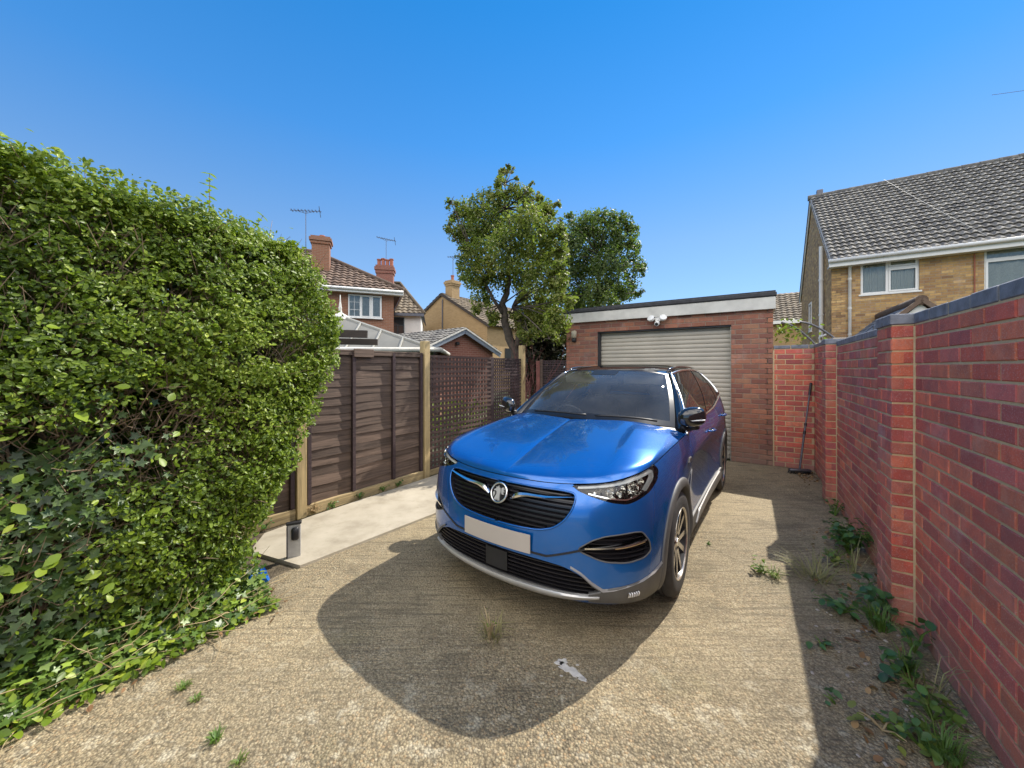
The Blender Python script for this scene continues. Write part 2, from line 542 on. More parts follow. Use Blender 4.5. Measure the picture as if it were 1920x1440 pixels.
# ================================================================ materials
def concrete_mat():
    k = NT('drive_concrete')
    v = k.coord()
    vs = k.coord(rot=(0, 0, -AW))
    # exposed aggregate
    vo = k.n('TexVoronoi', dict(feature='F1'), Vector=v, Scale=88.0)
    vo2 = k.n('TexVoronoi', dict(feature='F1'), Vector=v, Scale=190.0)
    rnd1 = k.n('SeparateColor', Color=vo.outputs['Color'])
    rnd2 = k.n('SeparateColor', Color=vo2.outputs['Color'])
    stone = k.ramp(rnd1.outputs[0], [(0.0, (0.05, 0.04, 0.03)), (0.2, (0.14, 0.11, 0.08)), (0.45, (0.30, 0.245, 0.165)), (0.75, (0.43, 0.36, 0.26)), (0.92, (0.40, 0.24, 0.12)), (1.0, (0.70, 0.64, 0.54))])
    fine = k.ramp(rnd2.outputs[1], [(0.0, (0.10, 0.08, 0.06)), (0.4, (0.28, 0.23, 0.165)), (0.8, (0.42, 0.355, 0.26)), (1.0, (0.60, 0.54, 0.44))])
    big = k.noise(v, 0.9, 6.0, 0.62)
    wear = k.ramp(big.outputs[0], [(0.40, (0, 0, 0)), (0.62, (1, 1, 1))])
    sep = k.n('SeparateXYZ', Vector=v)
    near = k.math('MULTIPLY_ADD', sep.outputs[1], -0.9, True); near.node.inputs[2].default_value = 2.1
    agg = k.math('MULTIPLY_ADD', wear, 0.55, True)
    k.put(agg.node.inputs[2], k.math('MULTIPLY', near, 0.45))
    cement = k.ramp(k.noise(v, 130.0, 4.0, 0.7).outputs[0], [(0.3, (0.23, 0.185, 0.13)), (0.5, (0.34, 0.285, 0.205)), (0.72, (0.46, 0.39, 0.29))])
    col = k.mix(agg, k.mix(0.55, cement, fine), k.mix(0.25, stone, fine))
    # stains and lichen
    st = k.noise(v, 2.6, 7.0, 0.66, 0.4)
    col = k.mix(k.math('MULTIPLY', k.ramp(st.outputs[0], [(0.50, (0, 0, 0)), (0.68, (1, 1, 1))]), 0.55), col, (0.11, 0.09, 0.065))
    li = k.noise(v, 7.5, 6.0, 0.7)
    col = k.mix(k.math('MULTIPLY', k.ramp(li.outputs[0], [(0.55, (0, 0, 0)), (0.63, (1, 1, 1))]), k.math('MULTIPLY_ADD', near, 0.7)), col, (0.60, 0.56, 0.49))
    col.node.inputs[0].links[0].from_node.inputs[1].links[0].from_node.inputs[2].default_value = 0.06
    mo = k.noise(v, 1.7, 5.0, 0.6)
    col = k.mix(k.math('MULTIPLY', k.ramp(mo.outputs[0], [(0.58, (0, 0, 0)), (0.75, (1, 1, 1))]), 0.35), col, (0.16, 0.16, 0.07))
    # tamped ridges across the slab

    wv2 = k.noise(k.coord(scale=(2.2, 38, 1), rot=(0, 0, -AW)), 1.0, 5.0, 0.6, 0.3)
    ridge = k.math('MULTIPLY', wv2.outputs[0], k.math('SUBTRACT', 1.0, k.math('MULTIPLY', agg, 0.7)))
    col = k.mix(k.math('MULTIPLY', k.ramp(wv2.outputs[0], [(0.38, (1, 1, 1)), (0.50, (0, 0, 0))]), k.math('SUBTRACT', 0.55, k.math('MULTIPLY', near, 0.42))), col, (0.13, 0.11, 0.085))
    # cracks
    ck = k.n('TexVoronoi', dict(feature='DISTANCE_TO_EDGE'), Vector=k.n('VectorMath', dict(operation='ADD'), _0=v, _1=k.n('VectorMath', dict(operation='SCALE'), _0=k.noise(v, 1.5, 4.0).outputs[1], Scale=0.5).outputs[0]).outputs[0], Scale=0.33)
    crack = k.ramp(ck.outputs[0], [(0.0, (.5, .5, .5)), (0.0022, (0, 0, 0))])
    gap = k.ramp(vo.outputs['Distance'], [(0.45, (0, 0, 0)), (0.75, (1, 1, 1))])
    col = k.mix(k.math('MULTIPLY', gap, k.math('MULTIPLY_ADD', near, 0.35)), col, (0.07, 0.055, 0.04))
    [l for l in k.t.nodes if l.type == 'MATH' and l.operation == 'MULTIPLY_ADD'][-1].inputs[2].default_value = 0.30
    pit = k.noise(v, 48.0, 3.0, 0.6)
    col = k.mix(k.math('MULTIPLY', k.ramp(pit.outputs[0], [(0.62, (0, 0, 0)), (0.70, (1, 1, 1))]), 0.6), col, (0.06, 0.05, 0.03))
    big2 = k.noise(v, 0.55, 6.0, 0.68, 0.5)
    col = k.mix(k.ramp(big2.outputs[0], [(0.44, (0, 0, 0)), (0.60, (1, 1, 1))]), k.mix(1.0, col, (0.90, 0.89, 0.86), 'MULTIPLY'), k.mix(1.0, col, (1.10, 1.07, 1.0), 'MULTIPLY'))
    oil = k.noise(v, 1.25, 4.0, 0.55, 0.3)
    col = k.mix(k.math('MULTIPLY', k.ramp(oil.outputs[0], [(0.63, (0, 0, 0)), (0.74, (1, 1, 1))]), 0.6), col, (0.07, 0.062, 0.05))
    col = k.mix(1.0, col, (1.05, 1.045, 0.93), 'MULTIPLY')
    peb = k.math('MULTIPLY', k.math('SUBTRACT', 0.6, vo.outputs['Distance']), k.math('MULTIPLY_ADD', agg, 0.8))
    peb.node.inputs[1].links[0].from_node.inputs[2].default_value = 0.25
    hgt = k.math('ADD', k.math('ADD', peb, k.math('MULTIPLY', ridge, 1.1)), k.math('MULTIPLY', k.noise(v, 210.0, 3.0).outputs[0], 0.35))
    return k.done(k.bsdf(col, 0.88, 0.0, k.bump(hgt, 0.9, 0.012)))

def path_mat():
    k = NT('path_concrete')
    v = k.coord()
    a = k.noise(v, 3.0, 7.0, 0.62)
    col = k.ramp(a.outputs[0], [(0.28, (0.32, 0.28, 0.21)), (0.5, (0.47, 0.42, 0.33)), (0.75, (0.56, 0.51, 0.41))])
    b = k.noise(v, 180.0, 4.0, 0.7)
    col = k.mix(k.math('MULTIPLY', b.outputs[0], 0.3), col, (0.25, 0.21, 0.15))
    c = k.noise(v, 9.0, 6.0, 0.7)
    col = k.mix(k.math('MULTIPLY', k.ramp(c.outputs[0], [(0.55, (0, 0, 0)), (0.7, (1, 1, 1))]), 0.3), col, (0.22, 0.19, 0.14))
    return k.done(k.bsdf(col, 0.9, 0.0, k.bump(b.outputs[0], 0.35, 0.006)))

def soil_mat():
    k = NT('soil')
    v = k.coord()
    a = k.noise(v, 14.0, 8.0, 0.7)
    col = k.ramp(a.outputs[0], [(0.3, (0.045, 0.035, 0.022)), (0.55, (0.12, 0.095, 0.06)), (0.75, (0.22, 0.17, 0.11))])
    return k.done(k.bsdf(col, 0.95, 0.0, k.bump(k.noise(v, 70.0, 6.0).outputs[0], 0.8, 0.02)))

def field_mat():
    k = NT('ground_mix')
    v = k.coord()
    a = k.noise(v, 0.6, 8.0, 0.7)
    col = k.ramp(a.outputs[0], [(0.35, (0.06, 0.075, 0.03)), (0.55, (0.10, 0.11, 0.05)), (0.7, (0.17, 0.14, 0.09))])
    return k.done(k.bsdf(col, 0.95))

def wood_mat(name, c, grain=0.5, axis='x', rough=0.8):
    k = NT(name)
    sc = (1.5, 30, 30) if axis == 'x' else ((30, 1.5, 30) if axis == 'y' else (30, 30, 1.5))
    v = k.coord(scale=sc)
    n1 = k.noise(v, 1.6, 7.0, 0.65, 0.6)
    t = k.n('SeparateColor', Color=tint_attr(k))
    lo = tuple(x * (1 - grain) for x in c); hi = tuple(min(1, x * (1 + grain)) for x in c)
    col = k.ramp(n1.outputs[0], [(0.32, lo), (0.5, c), (0.70, hi)])
    val = k.math('MULTIPLY_ADD', t.outputs[0], 0.6); val.node.inputs[2].default_value = 0.7
    h = k.n('HueSaturation', Color=col, Value=val)
    n2 = k.noise(k.coord(), 5.0, 5.0)
    col = k.mix(k.math('MULTIPLY', k.ramp(n2.outputs[0], [(0.5, (0, 0, 0)), (0.8, (1, 1, 1))]), 0.3), h.outputs[0], tuple(min(1, x * 1.7) for x in c))
    return k.done(k.bsdf(col, rough, 0.0, k.bump(n1.outputs[0], 0.5, 0.004)))

def glass_mat(name, tint=(0.03, 0.035, 0.04), clear=0.0, rough=0.03, film=0.0):
    k = NT(name)
    v = k.coord()
    n = k.noise(v, 2.0, 2.0)
    p = k.bsdf(tint, rough, 0.0, k.bump(n.outputs[0], 0.05, 0.01))
    p.inputs['Specular IOR Level'].default_value = 0.8
    if clear <= 0:
        return k.done(p)
    fr = k.n('LayerWeight', Blend=0.25)
    gl = k.n('BsdfGlossy', Color=(1, 1, 1, 1), Roughness=rough)
    tr = k.n('BsdfTransparent', Color=(clear, clear * 1.02, clear, 1))
    fac = k.math('MULTIPLY_ADD', k.n('Fresnel', IOR=1.5), 1.15, True); fac.node.inputs[2].default_value = 0.0
    ms = k.n('MixShader', Fac=fac)
    k.put(ms.inputs[1], tr); k.put(ms.inputs[2], gl)
    if film > 0:            # thin film of dust, its pale veil also standing in for reflections
        df = k.n('BsdfDiffuse', Color=(0.55, 0.54, 0.50, 1))
        m2 = k.n('MixShader', Fac=k.math('MULTIPLY', k.ramp(k.noise(v, 5.0, 6.0).outputs[0], [(0.3, (.5, .5, .5)), (0.7, (1, 1, 1))]), film))
        k.put(m2.inputs[1], ms); k.put(m2.inputs[2], df)
        return k.done(m2)
    return k.done(ms)

M = {}
M['drive'] = concrete_mat(); M['path'] = path_mat(); M['soil'] = soil_mat(); M['field'] = field_mat()
M['brick_red'] = brick_mat('brick_red', [(0.44, 0.10, 0.09), (0.58, 0.115, 0.078), (0.66, 0.13, 0.08), (0.68, 0.20, 0.10), (0.52, 0.125, 0.115), (0.64, 0.15, 0.085), (0.62, 0.19, 0.13)], (0.68, 0.52, 0.30), speck=0.5, dirt=0.25)
M['brick_garage'] = brick_mat('brick_garage', [(0.19, 0.082, 0.058), (0.31, 0.125, 0.072), (0.38, 0.15, 0.08), (0.27, 0.105, 0.068), (0.43, 0.21, 0.115)], (0.33, 0.24, 0.18), speck=0.2, dirt=0.25)
M['brick_yellow'] = brick_mat('brick_yellow', [(0.28, 0.165, 0.065), (0.45, 0.285, 0.105), (0.54, 0.345, 0.125), (0.38, 0.22, 0.085), (0.60, 0.40, 0.16)], (0.40, 0.33, 0.24), speck=0.15)
M['brick_orange'] = brick_mat('brick_orange', [(0.26, 0.095, 0.05), (0.36, 0.135, 0.065), (0.43, 0.17, 0.08), (0.30, 0.11, 0.06)], (0.42, 0.32, 0.24), speck=0.1)
M['coping'] = simple('coping_blue_brick', (0.165, 0.175, 0.205), 0.6, 0, 0.35, 14, 0.5, 120)
M['fascia'] = simple('fascia_white', (0.62, 0.60, 0.55), 0.6, 0, 0.15, 5, 0.15, 40)
M['white'] = simple('white_upvc', (0.78, 0.77, 0.74), 0.4, 0, 0.05, 4)
M['render_white'] = simple('render_white', (0.72, 0.71, 0.68), 0.85, 0, 0.08, 3, 0.3, 90)
M['roof_felt'] = simple('roof_felt', (0.055, 0.055, 0.06), 0.9, 0, 0.3, 12, 0.5, 90)
M['shutter'] = simple('shutter_beige', (0.47, 0.425, 0.345), 0.42, 0, 0.10, 2.5)
M['dark'] = simple('dark_void', (0.012, 0.012, 0.013), 0.9)
M['fence_wood'] = wood_mat('fence_wood', (0.108, 0.073, 0.054), 0.5)
M['trellis_wood'] = wood_mat('trellis_wood', (0.085, 0.052, 0.043), 0.35)
M['trellis_dark'] = wood_mat('trellis_dark', (0.055, 0.034, 0.036), 0.35)
M['post_wood'] = wood_mat('post_wood', (0.40, 0.30, 0.15), 0.35, 'z')
M['board_wood'] = wood_mat('board_wood', (0.36, 0.27, 0.14), 0.4)
M['dark_wood'] = wood_mat('dark_wood', (0.05, 0.038, 0.030), 0.4)
M['tile_grey'] = tile_mat('tile_grey', [(0.10, 0.094, 0.088), (0.16, 0.15, 0.136), (0.23, 0.215, 0.19)], 0.35)
M['tile_brown'] = tile_mat('tile_brown', [(0.09, 0.058, 0.042), (0.14, 0.092, 0.065), (0.19, 0.13, 0.095)], 0.12)
M['tile_moss'] = tile_mat('tile_moss', [(0.11, 0.085, 0.055), (0.16, 0.125, 0.085), (0.22, 0.17, 0.11)], 0.2)
M['slate'] = tile_mat('slate', [(0.10, 0.115, 0.14), (0.14, 0.16, 0.19), (0.18, 0.20, 0.235)], 0.1)
M['glass_dark'] = glass_mat('window_glass_dark')
M['glass_clear'] = glass_mat('window_glass', clear=0.85)
M['curtain'] = simple('net_curtain', (0.80, 0.79, 0.74), 0.9, 0, 0.1, 30)
M['grey_plastic'] = simple('grey_plastic', (0.42, 0.42, 0.43), 0.45, 0, 0.08, 6)
M['black_plastic'] = simple('black_plastic', (0.02, 0.02, 0.022), 0.45, 0, 0.2, 10)
M['glaze_grey'] = simple('glazing_grey', (0.36, 0.35, 0.31), 0.55, 0, 0.08, 4)
M['metal'] = simple('brushed_metal', (0.55, 0.53, 0.49), 0.38, 0.75, 0.12, 30)
M['dark_metal'] = simple('dark_metal', (0.13, 0.13, 0.15), 0.4, 0.6, 0.2, 20)
M['terracotta'] = simple('terracotta', (0.36, 0.13, 0.08), 0.85, 0, 0.2, 10)
M['cond_roof'] = simple('polycarbonate_roof', (0.21, 0.20, 0.17), 0.5, 0, 0.14, 2)
M['bark'] = simple('bark', (0.16, 0.12, 0.085), 0.9, 0, 0.45, 14, 0.8, 30)
M['bark_dark'] = simple('bark_dark', (0.085, 0.065, 0.05), 0.9, 0, 0.4, 14, 0.8, 30)
M['twig'] = simple('twig', (0.25, 0.18, 0.115), 0.85, 0, 0.4, 20)
M['straw'] = simple('dry_stalk', (0.42, 0.32, 0.18), 0.85, 0, 0.3, 20)
M['leaf_hedge'] = leaf_mat('leaf_hedge', [(0.045, 0.078, 0.011), (0.125, 0.195, 0.016), (0.225, 0.315, 0.024), (0.37, 0.44, 0.055)], 0.42, 0.38, 0.45)
M['leaf_ivy'] = leaf_mat('leaf_ivy', [(0.034, 0.066, 0.018), (0.075, 0.135, 0.03), (0.14, 0.225, 0.035), (0.26, 0.36, 0.06)], 0.40, 0.22, 0.55)
M['leaf_tree'] = leaf_mat('leaf_tree', [(0.08, 0.105, 0.025), (0.15, 0.175, 0.035), (0.23, 0.245, 0.05), (0.30, 0.26, 0.07)], 0.5, 0.45)
M['leaf_tree_dark'] = leaf_mat('leaf_tree_dark', [(0.05, 0.08, 0.024), (0.09, 0.125, 0.034), (0.14, 0.17, 0.045)], 0.5, 0.4)
M['leaf_dark'] = leaf_mat('leaf_dark', [(0.03, 0.03, 0.018), (0.05, 0.05, 0.026), (0.07, 0.06, 0.03)], 0.6, 0.15)
M['leaf_weed'] = leaf_mat('leaf_weed', [(0.035, 0.10, 0.035), (0.06, 0.15, 0.045), (0.11, 0.21, 0.04), (0.26, 0.28, 0.05)], 0.45, 0.3)
M['leaf_dry'] = leaf_mat('leaf_dry', [(0.13, 0.06, 0.03), (0.24, 0.13, 0.06), (0.36, 0.24, 0.12)], 0.8, 0.15)
M['grass'] = leaf_mat('grass_blades', [(0.06, 0.14, 0.02), (0.13, 0.23, 0.04), (0.34, 0.29, 0.13)], 0.5, 0.3)

# ================================================================ ground
g = MB(); g.add([(-900, -900, -0.012), (900, -900, -0.012), (900, 900, -0.012), (-900, 900, -0.012)], [(0, 1, 2, 3)])
tag(g.build('ground', M['field']), kind='structure')

# driveway slab: left edge follows the hedge / path, right edge the brick wall
drv = [(-2.35, 1.55), (-2.02, 2.05), (-1.93, 2.55), (-1.68, 2.92), (-0.80, 3.97), (0.45, 5.62), (0.95, 6.35), (1.20, 7.80)]
right = [site(0.32, 7.21), site(0.845, 7.21), site(0.845, 3.0), site(0.845, -6.0)]
g = MB()
poly = [(p[0], p[1], 0.0) for p in drv] + [(p.x, p.y, 0.0) for p in right] + [(-4.2, -5.0, 0.0), (-2.9, 0.6, 0.0)]
def tess(mb, poly, c=(0.5, 0.5, 0.5)):
    from mathutils.geometry import tessellate_polygon
    tr = tessellate_polygon([[Vector(p) for p in poly]])
    mb.add(poly, [tuple(t) for t in tr], c)
tess(g, poly)
o = g.build('driveway', M['drive']); tag(o, kind='structure')
for p in o.data.polygons:
    if p.normal.z < 0: p.flip()

# pale concrete path beside the fence, a real slab
pp = [(-2.22, 3.12), (-1.66, 2.885), (-0.80, 3.955), (0.45, 5.60), (0.95, 6.33), (0.30, 7.45), (-1.18, 5.22), (-2.10, 3.85), (-2.32, 3.45)]
g = MB()
g.prism(pp, lambda x, y: (x, y, -0.02), lambda x, y: (x, y, 0.022))
tag(g.build('path', M['path']), kind='structure')
# soil under the hedge
sp = [(-2.4, 1.5), (-2.04, 2.05), (-1.95, 2.55), (-1.69, 2.90), (-2.24, 3.11), (-2.34, 3.45), (-2.2, 3.80), (-3.2, 4.4), (-6.5, -3.0), (-4.25, -5.0), (-2.95, 0.6)]
g = MB(); tess(g, [(x, y, -0.004) for x, y in sp])
o = g.build('soil', M['soil']); tag(o, kind='structure')
for p in o.data.polygons:
    if p.normal.z < 0: p.flip()

# ================================================================ right boundary wall (local x runs from the far corner to the camera)
TW = 0.8425
wl = site(TW, 7.213)
wall = thing('boundary_wall', 'long red brick boundary wall with blue brick coping on the right of the drive', 'wall', wl, AW - R(90))
LW = 10.5
xf0 = 7.213 - 5.75; xf1 = 7.213 - 5.52          # far pilaster in wall x
xn0 = 7.213 - 3.48; xn1 = 7.213 - 3.179         # near pilaster
def wall_run(x0, x1, top, first=0.0):
    m = MB(); m.x = Matrix.Translation((x0, 0, 0))
    slab(m, x1 - x0, top, 0.2)
    bricks(m, x1 - x0, top, start=first, bond='stretcher')
    return m
def coping_run(x0, x1, z0, h, y0=-0.008, y1=0.215, bl=0.2235):
    m = MB()
    x = x0
    while x < x1 - 0.02:
        e = min(x + bl, x1)
        m.box(x + 0.0055, e - 0.0055, y0 + rnd(-0.002, 0.002), y1, z0 + 0.004 + rnd(-.001, .001), z0 + h + rnd(-0.002, 0.002), (rnd(0, 1),) * 3, bevel=0.005)
        x = e
    return m
def mortar_bed(x0, x1, z0, h, y0=0.0, y1=0.205):
    m = MB(); m.box(x0, x1, y0 - .003, y1, z0 - 0.006, z0 + h - 0.003, (-1, 0, 0)); return m
secs = [(0.0, xf0, 1.875, 0.055), (xf1, xn0, 1.815, 0.062), (xn1, LW, 1.832, 0.070)]
mw = MB(); mc = MB()
def merge(a, b):
    o = len(a.v); a.v += b.v; a.f += [tuple(o + i for i in f) for f in b.f]; a.c += b.c
for i, (a, b, top, ch) in enumerate(secs):
    merge(mw, wall_run(a, b, top, 0.05 * i)); merge(mw, mortar_bed(a, b, top, ch)); merge(mc, coping_run(a, b, top, ch))
mw.box(-0.2, 0.0, 0.004, 0.2, 0, 1.93, (-1, 0, 0))
mw.build('brickwork', M['brick_red'], wall)
mc.build('coping', M['coping'], wall)
for (a, b, top, ch, pr) in ((xf0, xf1, 1.84, 0.066, 0.105), (xn0, xn1, 1.832, 0.070, 0.106)):
    m = MB()
    w = b - a
    m.box(a + 0.006, b - 0.006, -pr + 0.006, 0.2, 0, top, (-1, 0, 0))
    m.x = Matrix.Translation((a, -pr + 0.006, 0)); bricks(m, w, top, bl=w * 0.667 if w > 0.25 else w, depth=0.05)
    # near side face (+x) and far side face
    m.x = Matrix.Translation((b - 0.006, -pr + 0.004, 0)) @ Matrix.Rotation(R(90), 4, 'Z'); bricks(m, pr - 0.006, top, bl=0.2215, start=0.0, depth=0.05)
    m.x = Matrix.Translation((a + 0.006, -0.002, 0)) @ Matrix.Rotation(R(-90), 4, 'Z'); bricks(m, pr - 0.006, top, bl=0.2215, depth=0.05)
    m.x = Matrix.Identity(4)
    m.box(a + 0.004, b - 0.004, -pr + 0.004, 0.2, top - 0.004, top + ch - 0.008, (-1, 0, 0))
    pl = m.build('pilaster', M['brick_red'], wall)
    m = MB()
    hw = w / 2
    m.box(a - 0.004, a + hw - 0.003, -pr - 0.006, 0.215, top + 0.004, top + ch, (0.4,) * 3, bevel=0.005)
    m.box(a + hw + 0.003, b + 0.004, -pr - 0.006, 0.215, top + 0.004, top + ch - 0.001, (0.7,) * 3, bevel=0.005)
    m.build('coping', M['coping'], pl)
    m = MB()   # the thick pointed mortar joint in the corner
    m.tube([(b + 0.006, 0.0, 0.0), (b + 0.004, -0.002, top * 0.5), (b + 0.006, 0.0, top - 0.01)], 0.011, 6, (-1, 0, 0))
    m.build('corner_joint', M['brick_red'], pl)

# short wall between the garage and the boundary wall
bw = thing('garden_wall', 'short brick wall with blue coping joining the garage to the boundary wall', 'wall', site(0.33, 7.225), AW)
m = MB(); L2 = TW - 0.335
slab(m, L2, 1.87, 0.1); bricks(m, L2, 1.87, start=0.07); merge(m, mortar_bed(0, L2, 1.87, 0.055, 0, 0.1))
m.build('brickwork', M['brick_red'], bw)
coping_run(-0.005, L2, 1.87, 0.058, -0.012, 0.11).build('coping', M['coping'], bw)
m = MB(); m.tube([(-0.002, -0.004, 0.0), (-0.002, -0.004, 1.86)], 0.012, 6, (-1, 0, 0)); m.build('corner_joint', M['brick_red'], bw)

# ================================================================ garage
gar = thing('garage', 'flat roofed brick garage with beige roller shutter door and white fascia', 'garage', site(-3.268, 7.213), AW)
GW = 3.268 + 0.318; DX0, DX1, DT = 3.268 - 2.588, 3.268 - 0.2545, 2.306
GT = 2.54
m = MB(); op = [(DX0, DX1, -1, DT)]
slab(m, GW, GT, 0.1, 0, op); bricks(m, GW, GT, openings=op, start=0.03)
for (sx, rot, xx, ln) in ((1, 90, GW, 5.0), (-1, -90, 0.0, 5.0)):
    m.x = (Matrix.Translation((GW, 0.0, 0)) @ Matrix.Rotation(R(90), 4, 'Z')) if sx > 0 else (Matrix.Translation((0, ln, 0)) @ Matrix.Rotation(R(-90), 4, 'Z'))
    slab(m, ln, GT, 0.1); bricks(m, ln, GT, start=0.11, bevel=False)
m.x = Matrix.Identity(4)
m.box(0.05, GW - 0.05, 4.9, 5.0, 0, GT, (-1, 0, 0))
# reveals of the door opening
for xx, sgn in ((DX0, 1), (DX1, -1)):
    m.x = (Matrix.Translation((xx, 0.1, 0)) @ Matrix.Rotation(R(-90), 4, 'Z')) if sgn < 0 else (Matrix.Translation((xx, 0.0, 0)) @ Matrix.Rotation(R(90), 4, 'Z'))
m.x = Matrix.Identity(4)
m.build('wall', M['brick_garage'], gar)
m = MB(); m.box(-0.06, GW + 0.05, -0.09, 5.06, GT + 0.165, GT + 0.25, bevel=0.02)
m.box(-0.045, GW + 0.035, -0.075, 5.05, GT + 0.25, GT + 0.262)
m.build('roof', M['roof_felt'], gar)
m = MB(); m.box(-0.045, GW + 0.035, -0.07, -0.035, GT - 0.03, GT + 0.163, bevel=0.004)
m.box(GW + 0.003, GW + 0.033, -0.034, 5.0, GT - 0.03, GT + 0.163); m.box(-0.042, -0.01, -0.034, 5.0, GT - 0.03, GT + 0.163)
m.box(-0.03, GW + 0.002, -0.034, 0.005, GT - 0.012, GT + 0.15)
m.build('fascia', M['fascia'], gar)
# roller shutter
m = MB()
nsl = 30; sh = DT / nsl
vs = []; fs = []
prof = [(0.0, 0.010), (0.12, 0.0), (0.3, -0.004), (0.5, -0.0055), (0.7, -0.004), (0.88, 0.0), (1.0, 0.010)]
for i in range(nsl):
    for (t, d) in prof:
        z = i * sh + t * sh
        vs += [(DX0 + 0.01, 0.115 + d, z), (DX1 - 0.01, 0.115 + d, z)]
for i in range(len(vs) // 2 - 1):
    fs.append((2 * i, 2 * i + 1, 2 * i + 3, 2 * i + 2))
m.add(vs, fs)
sd = m.build('roller_door', M['shutter'], gar)
m = MB(); m.box(DX0 + 0.03, DX1 - 0.03, 0.10, 0.112, 0.02, 0.11, bevel=0.004); m.build('bottom_rail', M['shutter'], sd)
m = MB()
m.box(DX0, DX0 + 0.045, 0.03, 0.14, 0, DT, bevel=0.004); m.build('guide_rail', M['black_plastic'], sd)
m = MB(); m.box(DX1 - 0.012, DX1, 0.03, 0.14, 0, DT); m.build('guide_rail', M['shutter'], sd)
m = MB(); m.box(DX0, DX1, 0.02, 0.16, DT - 0.035, DT, bevel=0.003); m.build('door_head', M['black_plastic'], sd)
m = MB(); m.box(DX0, DX1, 0.16, 0.2, 0, DT); m.build('backing', M['dark'], sd)

# security floodlight camera on the garage
fl = thing('security_light', 'white twin head security floodlight with camera above the garage door', 'security light', site(-3.268 + 1.85, 7.205, 2.475), AW)
m = MB(); m.box(-0.05, 0.05, -0.05, 0.0, -0.05, 0.05, bevel=0.012); m.build('base', M['white'], fl, True, 40)
for sgn in (-1, 1):
    m = MB()
    m.x = Matrix.Translation((sgn * 0.105, -0.10, 0.005)) @ Matrix.Rotation(R(sgn * 18), 4, 'Z') @ Matrix.Rotation(R(-35), 4, 'X')
    m.lathe([(0.001, 0.05), (0.03, 0.048), (0.052, 0.03), (0.062, 0.0), (0.062, -0.025), (0.055, -0.03), (0.001, -0.03)], 20, axis='y')
    hd = m.build('lamp_head', M['white'], fl, True, 40)
    m = MB(); m.tube([(sgn * 0.04, -0.04, 0.0), (sgn * 0.085, -0.075, 0.005)], 0.012, 8); m.build('arm', M['white'], fl, True)
m = MB()
m.x = Matrix.Translation((0, -0.09, -0.085)) @ Matrix.Rotation(R(20), 4, 'X')
m.lathe([(0.001, 0.055), (0.03, 0.053), (0.042, 0.03), (0.044, -0.04), (0.036, -0.062), (0.001, -0.064)], 20, axis='y')
cm = m.build('camera_body', M['white'], fl, True, 40)
m = MB(); m.x = Matrix.Translation((0, -0.12, -0.095)) @ Matrix.Rotation(R(20), 4, 'X'); m.lathe([(0.001, -0.041), (0.026, -0.04), (0.028, -0.03), (0.028, -0.02)], 16, axis='y'); m.build('lens', M['black_plastic'], cm, True, 40)
m = MB(); m.tube([(0, -0.04, -0.02), (0, -0.08, -0.06)], 0.014, 8); m.build('neck', M['white'], fl, True)
# wall lamp
wlp = thing('wall_lamp', 'small cream bulkhead wall lamp with dark base on the left garage pier', 'wall lamp', site(-3.268 + 0.19, 7.205, 2.22), AW)
m = MB(); m.box(-0.05, 0.05, -0.08, 0.0, -0.03, 0.13, bevel=0.018); m.build('lamp_shade', simple('cream_glass', (0.42, 0.37, 0.27), 0.35), wlp, True, 50)
m = MB(); m.box(-0.042, 0.042, -0.07, 0.0, -0.11, -0.03, bevel=0.012); m.build('base', M['black_plastic'], wlp, True, 50)

# broom leaning in the corner
br = thing('broom', 'grey handled broom leaning upside in the corner against the short brick wall', 'broom', site(0.66, 6.93), AW)
br['label'] = 'grey handled broom leaning in the corner against the short brick wall'
b0 = Vector((-0.03, -0.02, 0.06)); b1 = Vector((0.135, 0.275, 1.34))
m = MB(); m.tube([b0, b0.lerp(b1, 0.52)], 0.0135, 10); m.tube([b0.lerp(b1, 0.5), b1], 0.0105, 10); m.build('handle', M['dark_metal'], br, True, 50)
m = MB(); m.tube([b0.lerp(b1, 0.86), b0.lerp(b1, 1.0)], 0.0165, 10); m.build('grip', M['black_plastic'], br, True, 50)
for fa_, fb_ in ((.40, .44), (.50, .53)):
    m = MB(); m.tube([b0.lerp(b1, fa_), b0.lerp(b1, fb_)], 0.018, 10); m.build('collar', M['black_plastic'], br, True, 50)
m = MB(); m.x = Matrix.Translation((-0.03, -0.03, 0)) @ Matrix.Rotation(R(20), 4, 'Z'); m.box(-0.14, 0.14, -0.035, 0.035, 0.035, 0.075, bevel=0.01); m.build('broom_head', M['dark_metal'], br, True, 50)
m = MB()
for i in range(220):
    x = rnd(-0.135, 0.135); y = rnd(-0.03, 0.03)
    p = Matrix.Rotation(R(20), 4, 'Z') @ Vector((x, y, 0.04)); q = Matrix.Rotation(R(20), 4, 'Z') @ Vector((x * 1.15 + rnd(-.01, .01), y * 1.5 + rnd(-.01, .01), 0.002))
    m.tube([p + Vector((-.03, -.03, 0)), q + Vector((-.03, -.03, 0))], 0.0018, 3, cap=False)
m.build('bristles', M['black_plastic'], br)

# ================================================================ left fences
FD = Vector((0.569, 0.822, 0)); FA = -math.atan2(0.569, 0.822)
FP = Vector((-2.243, 3.870, 0))             # first post
PL = 1.72
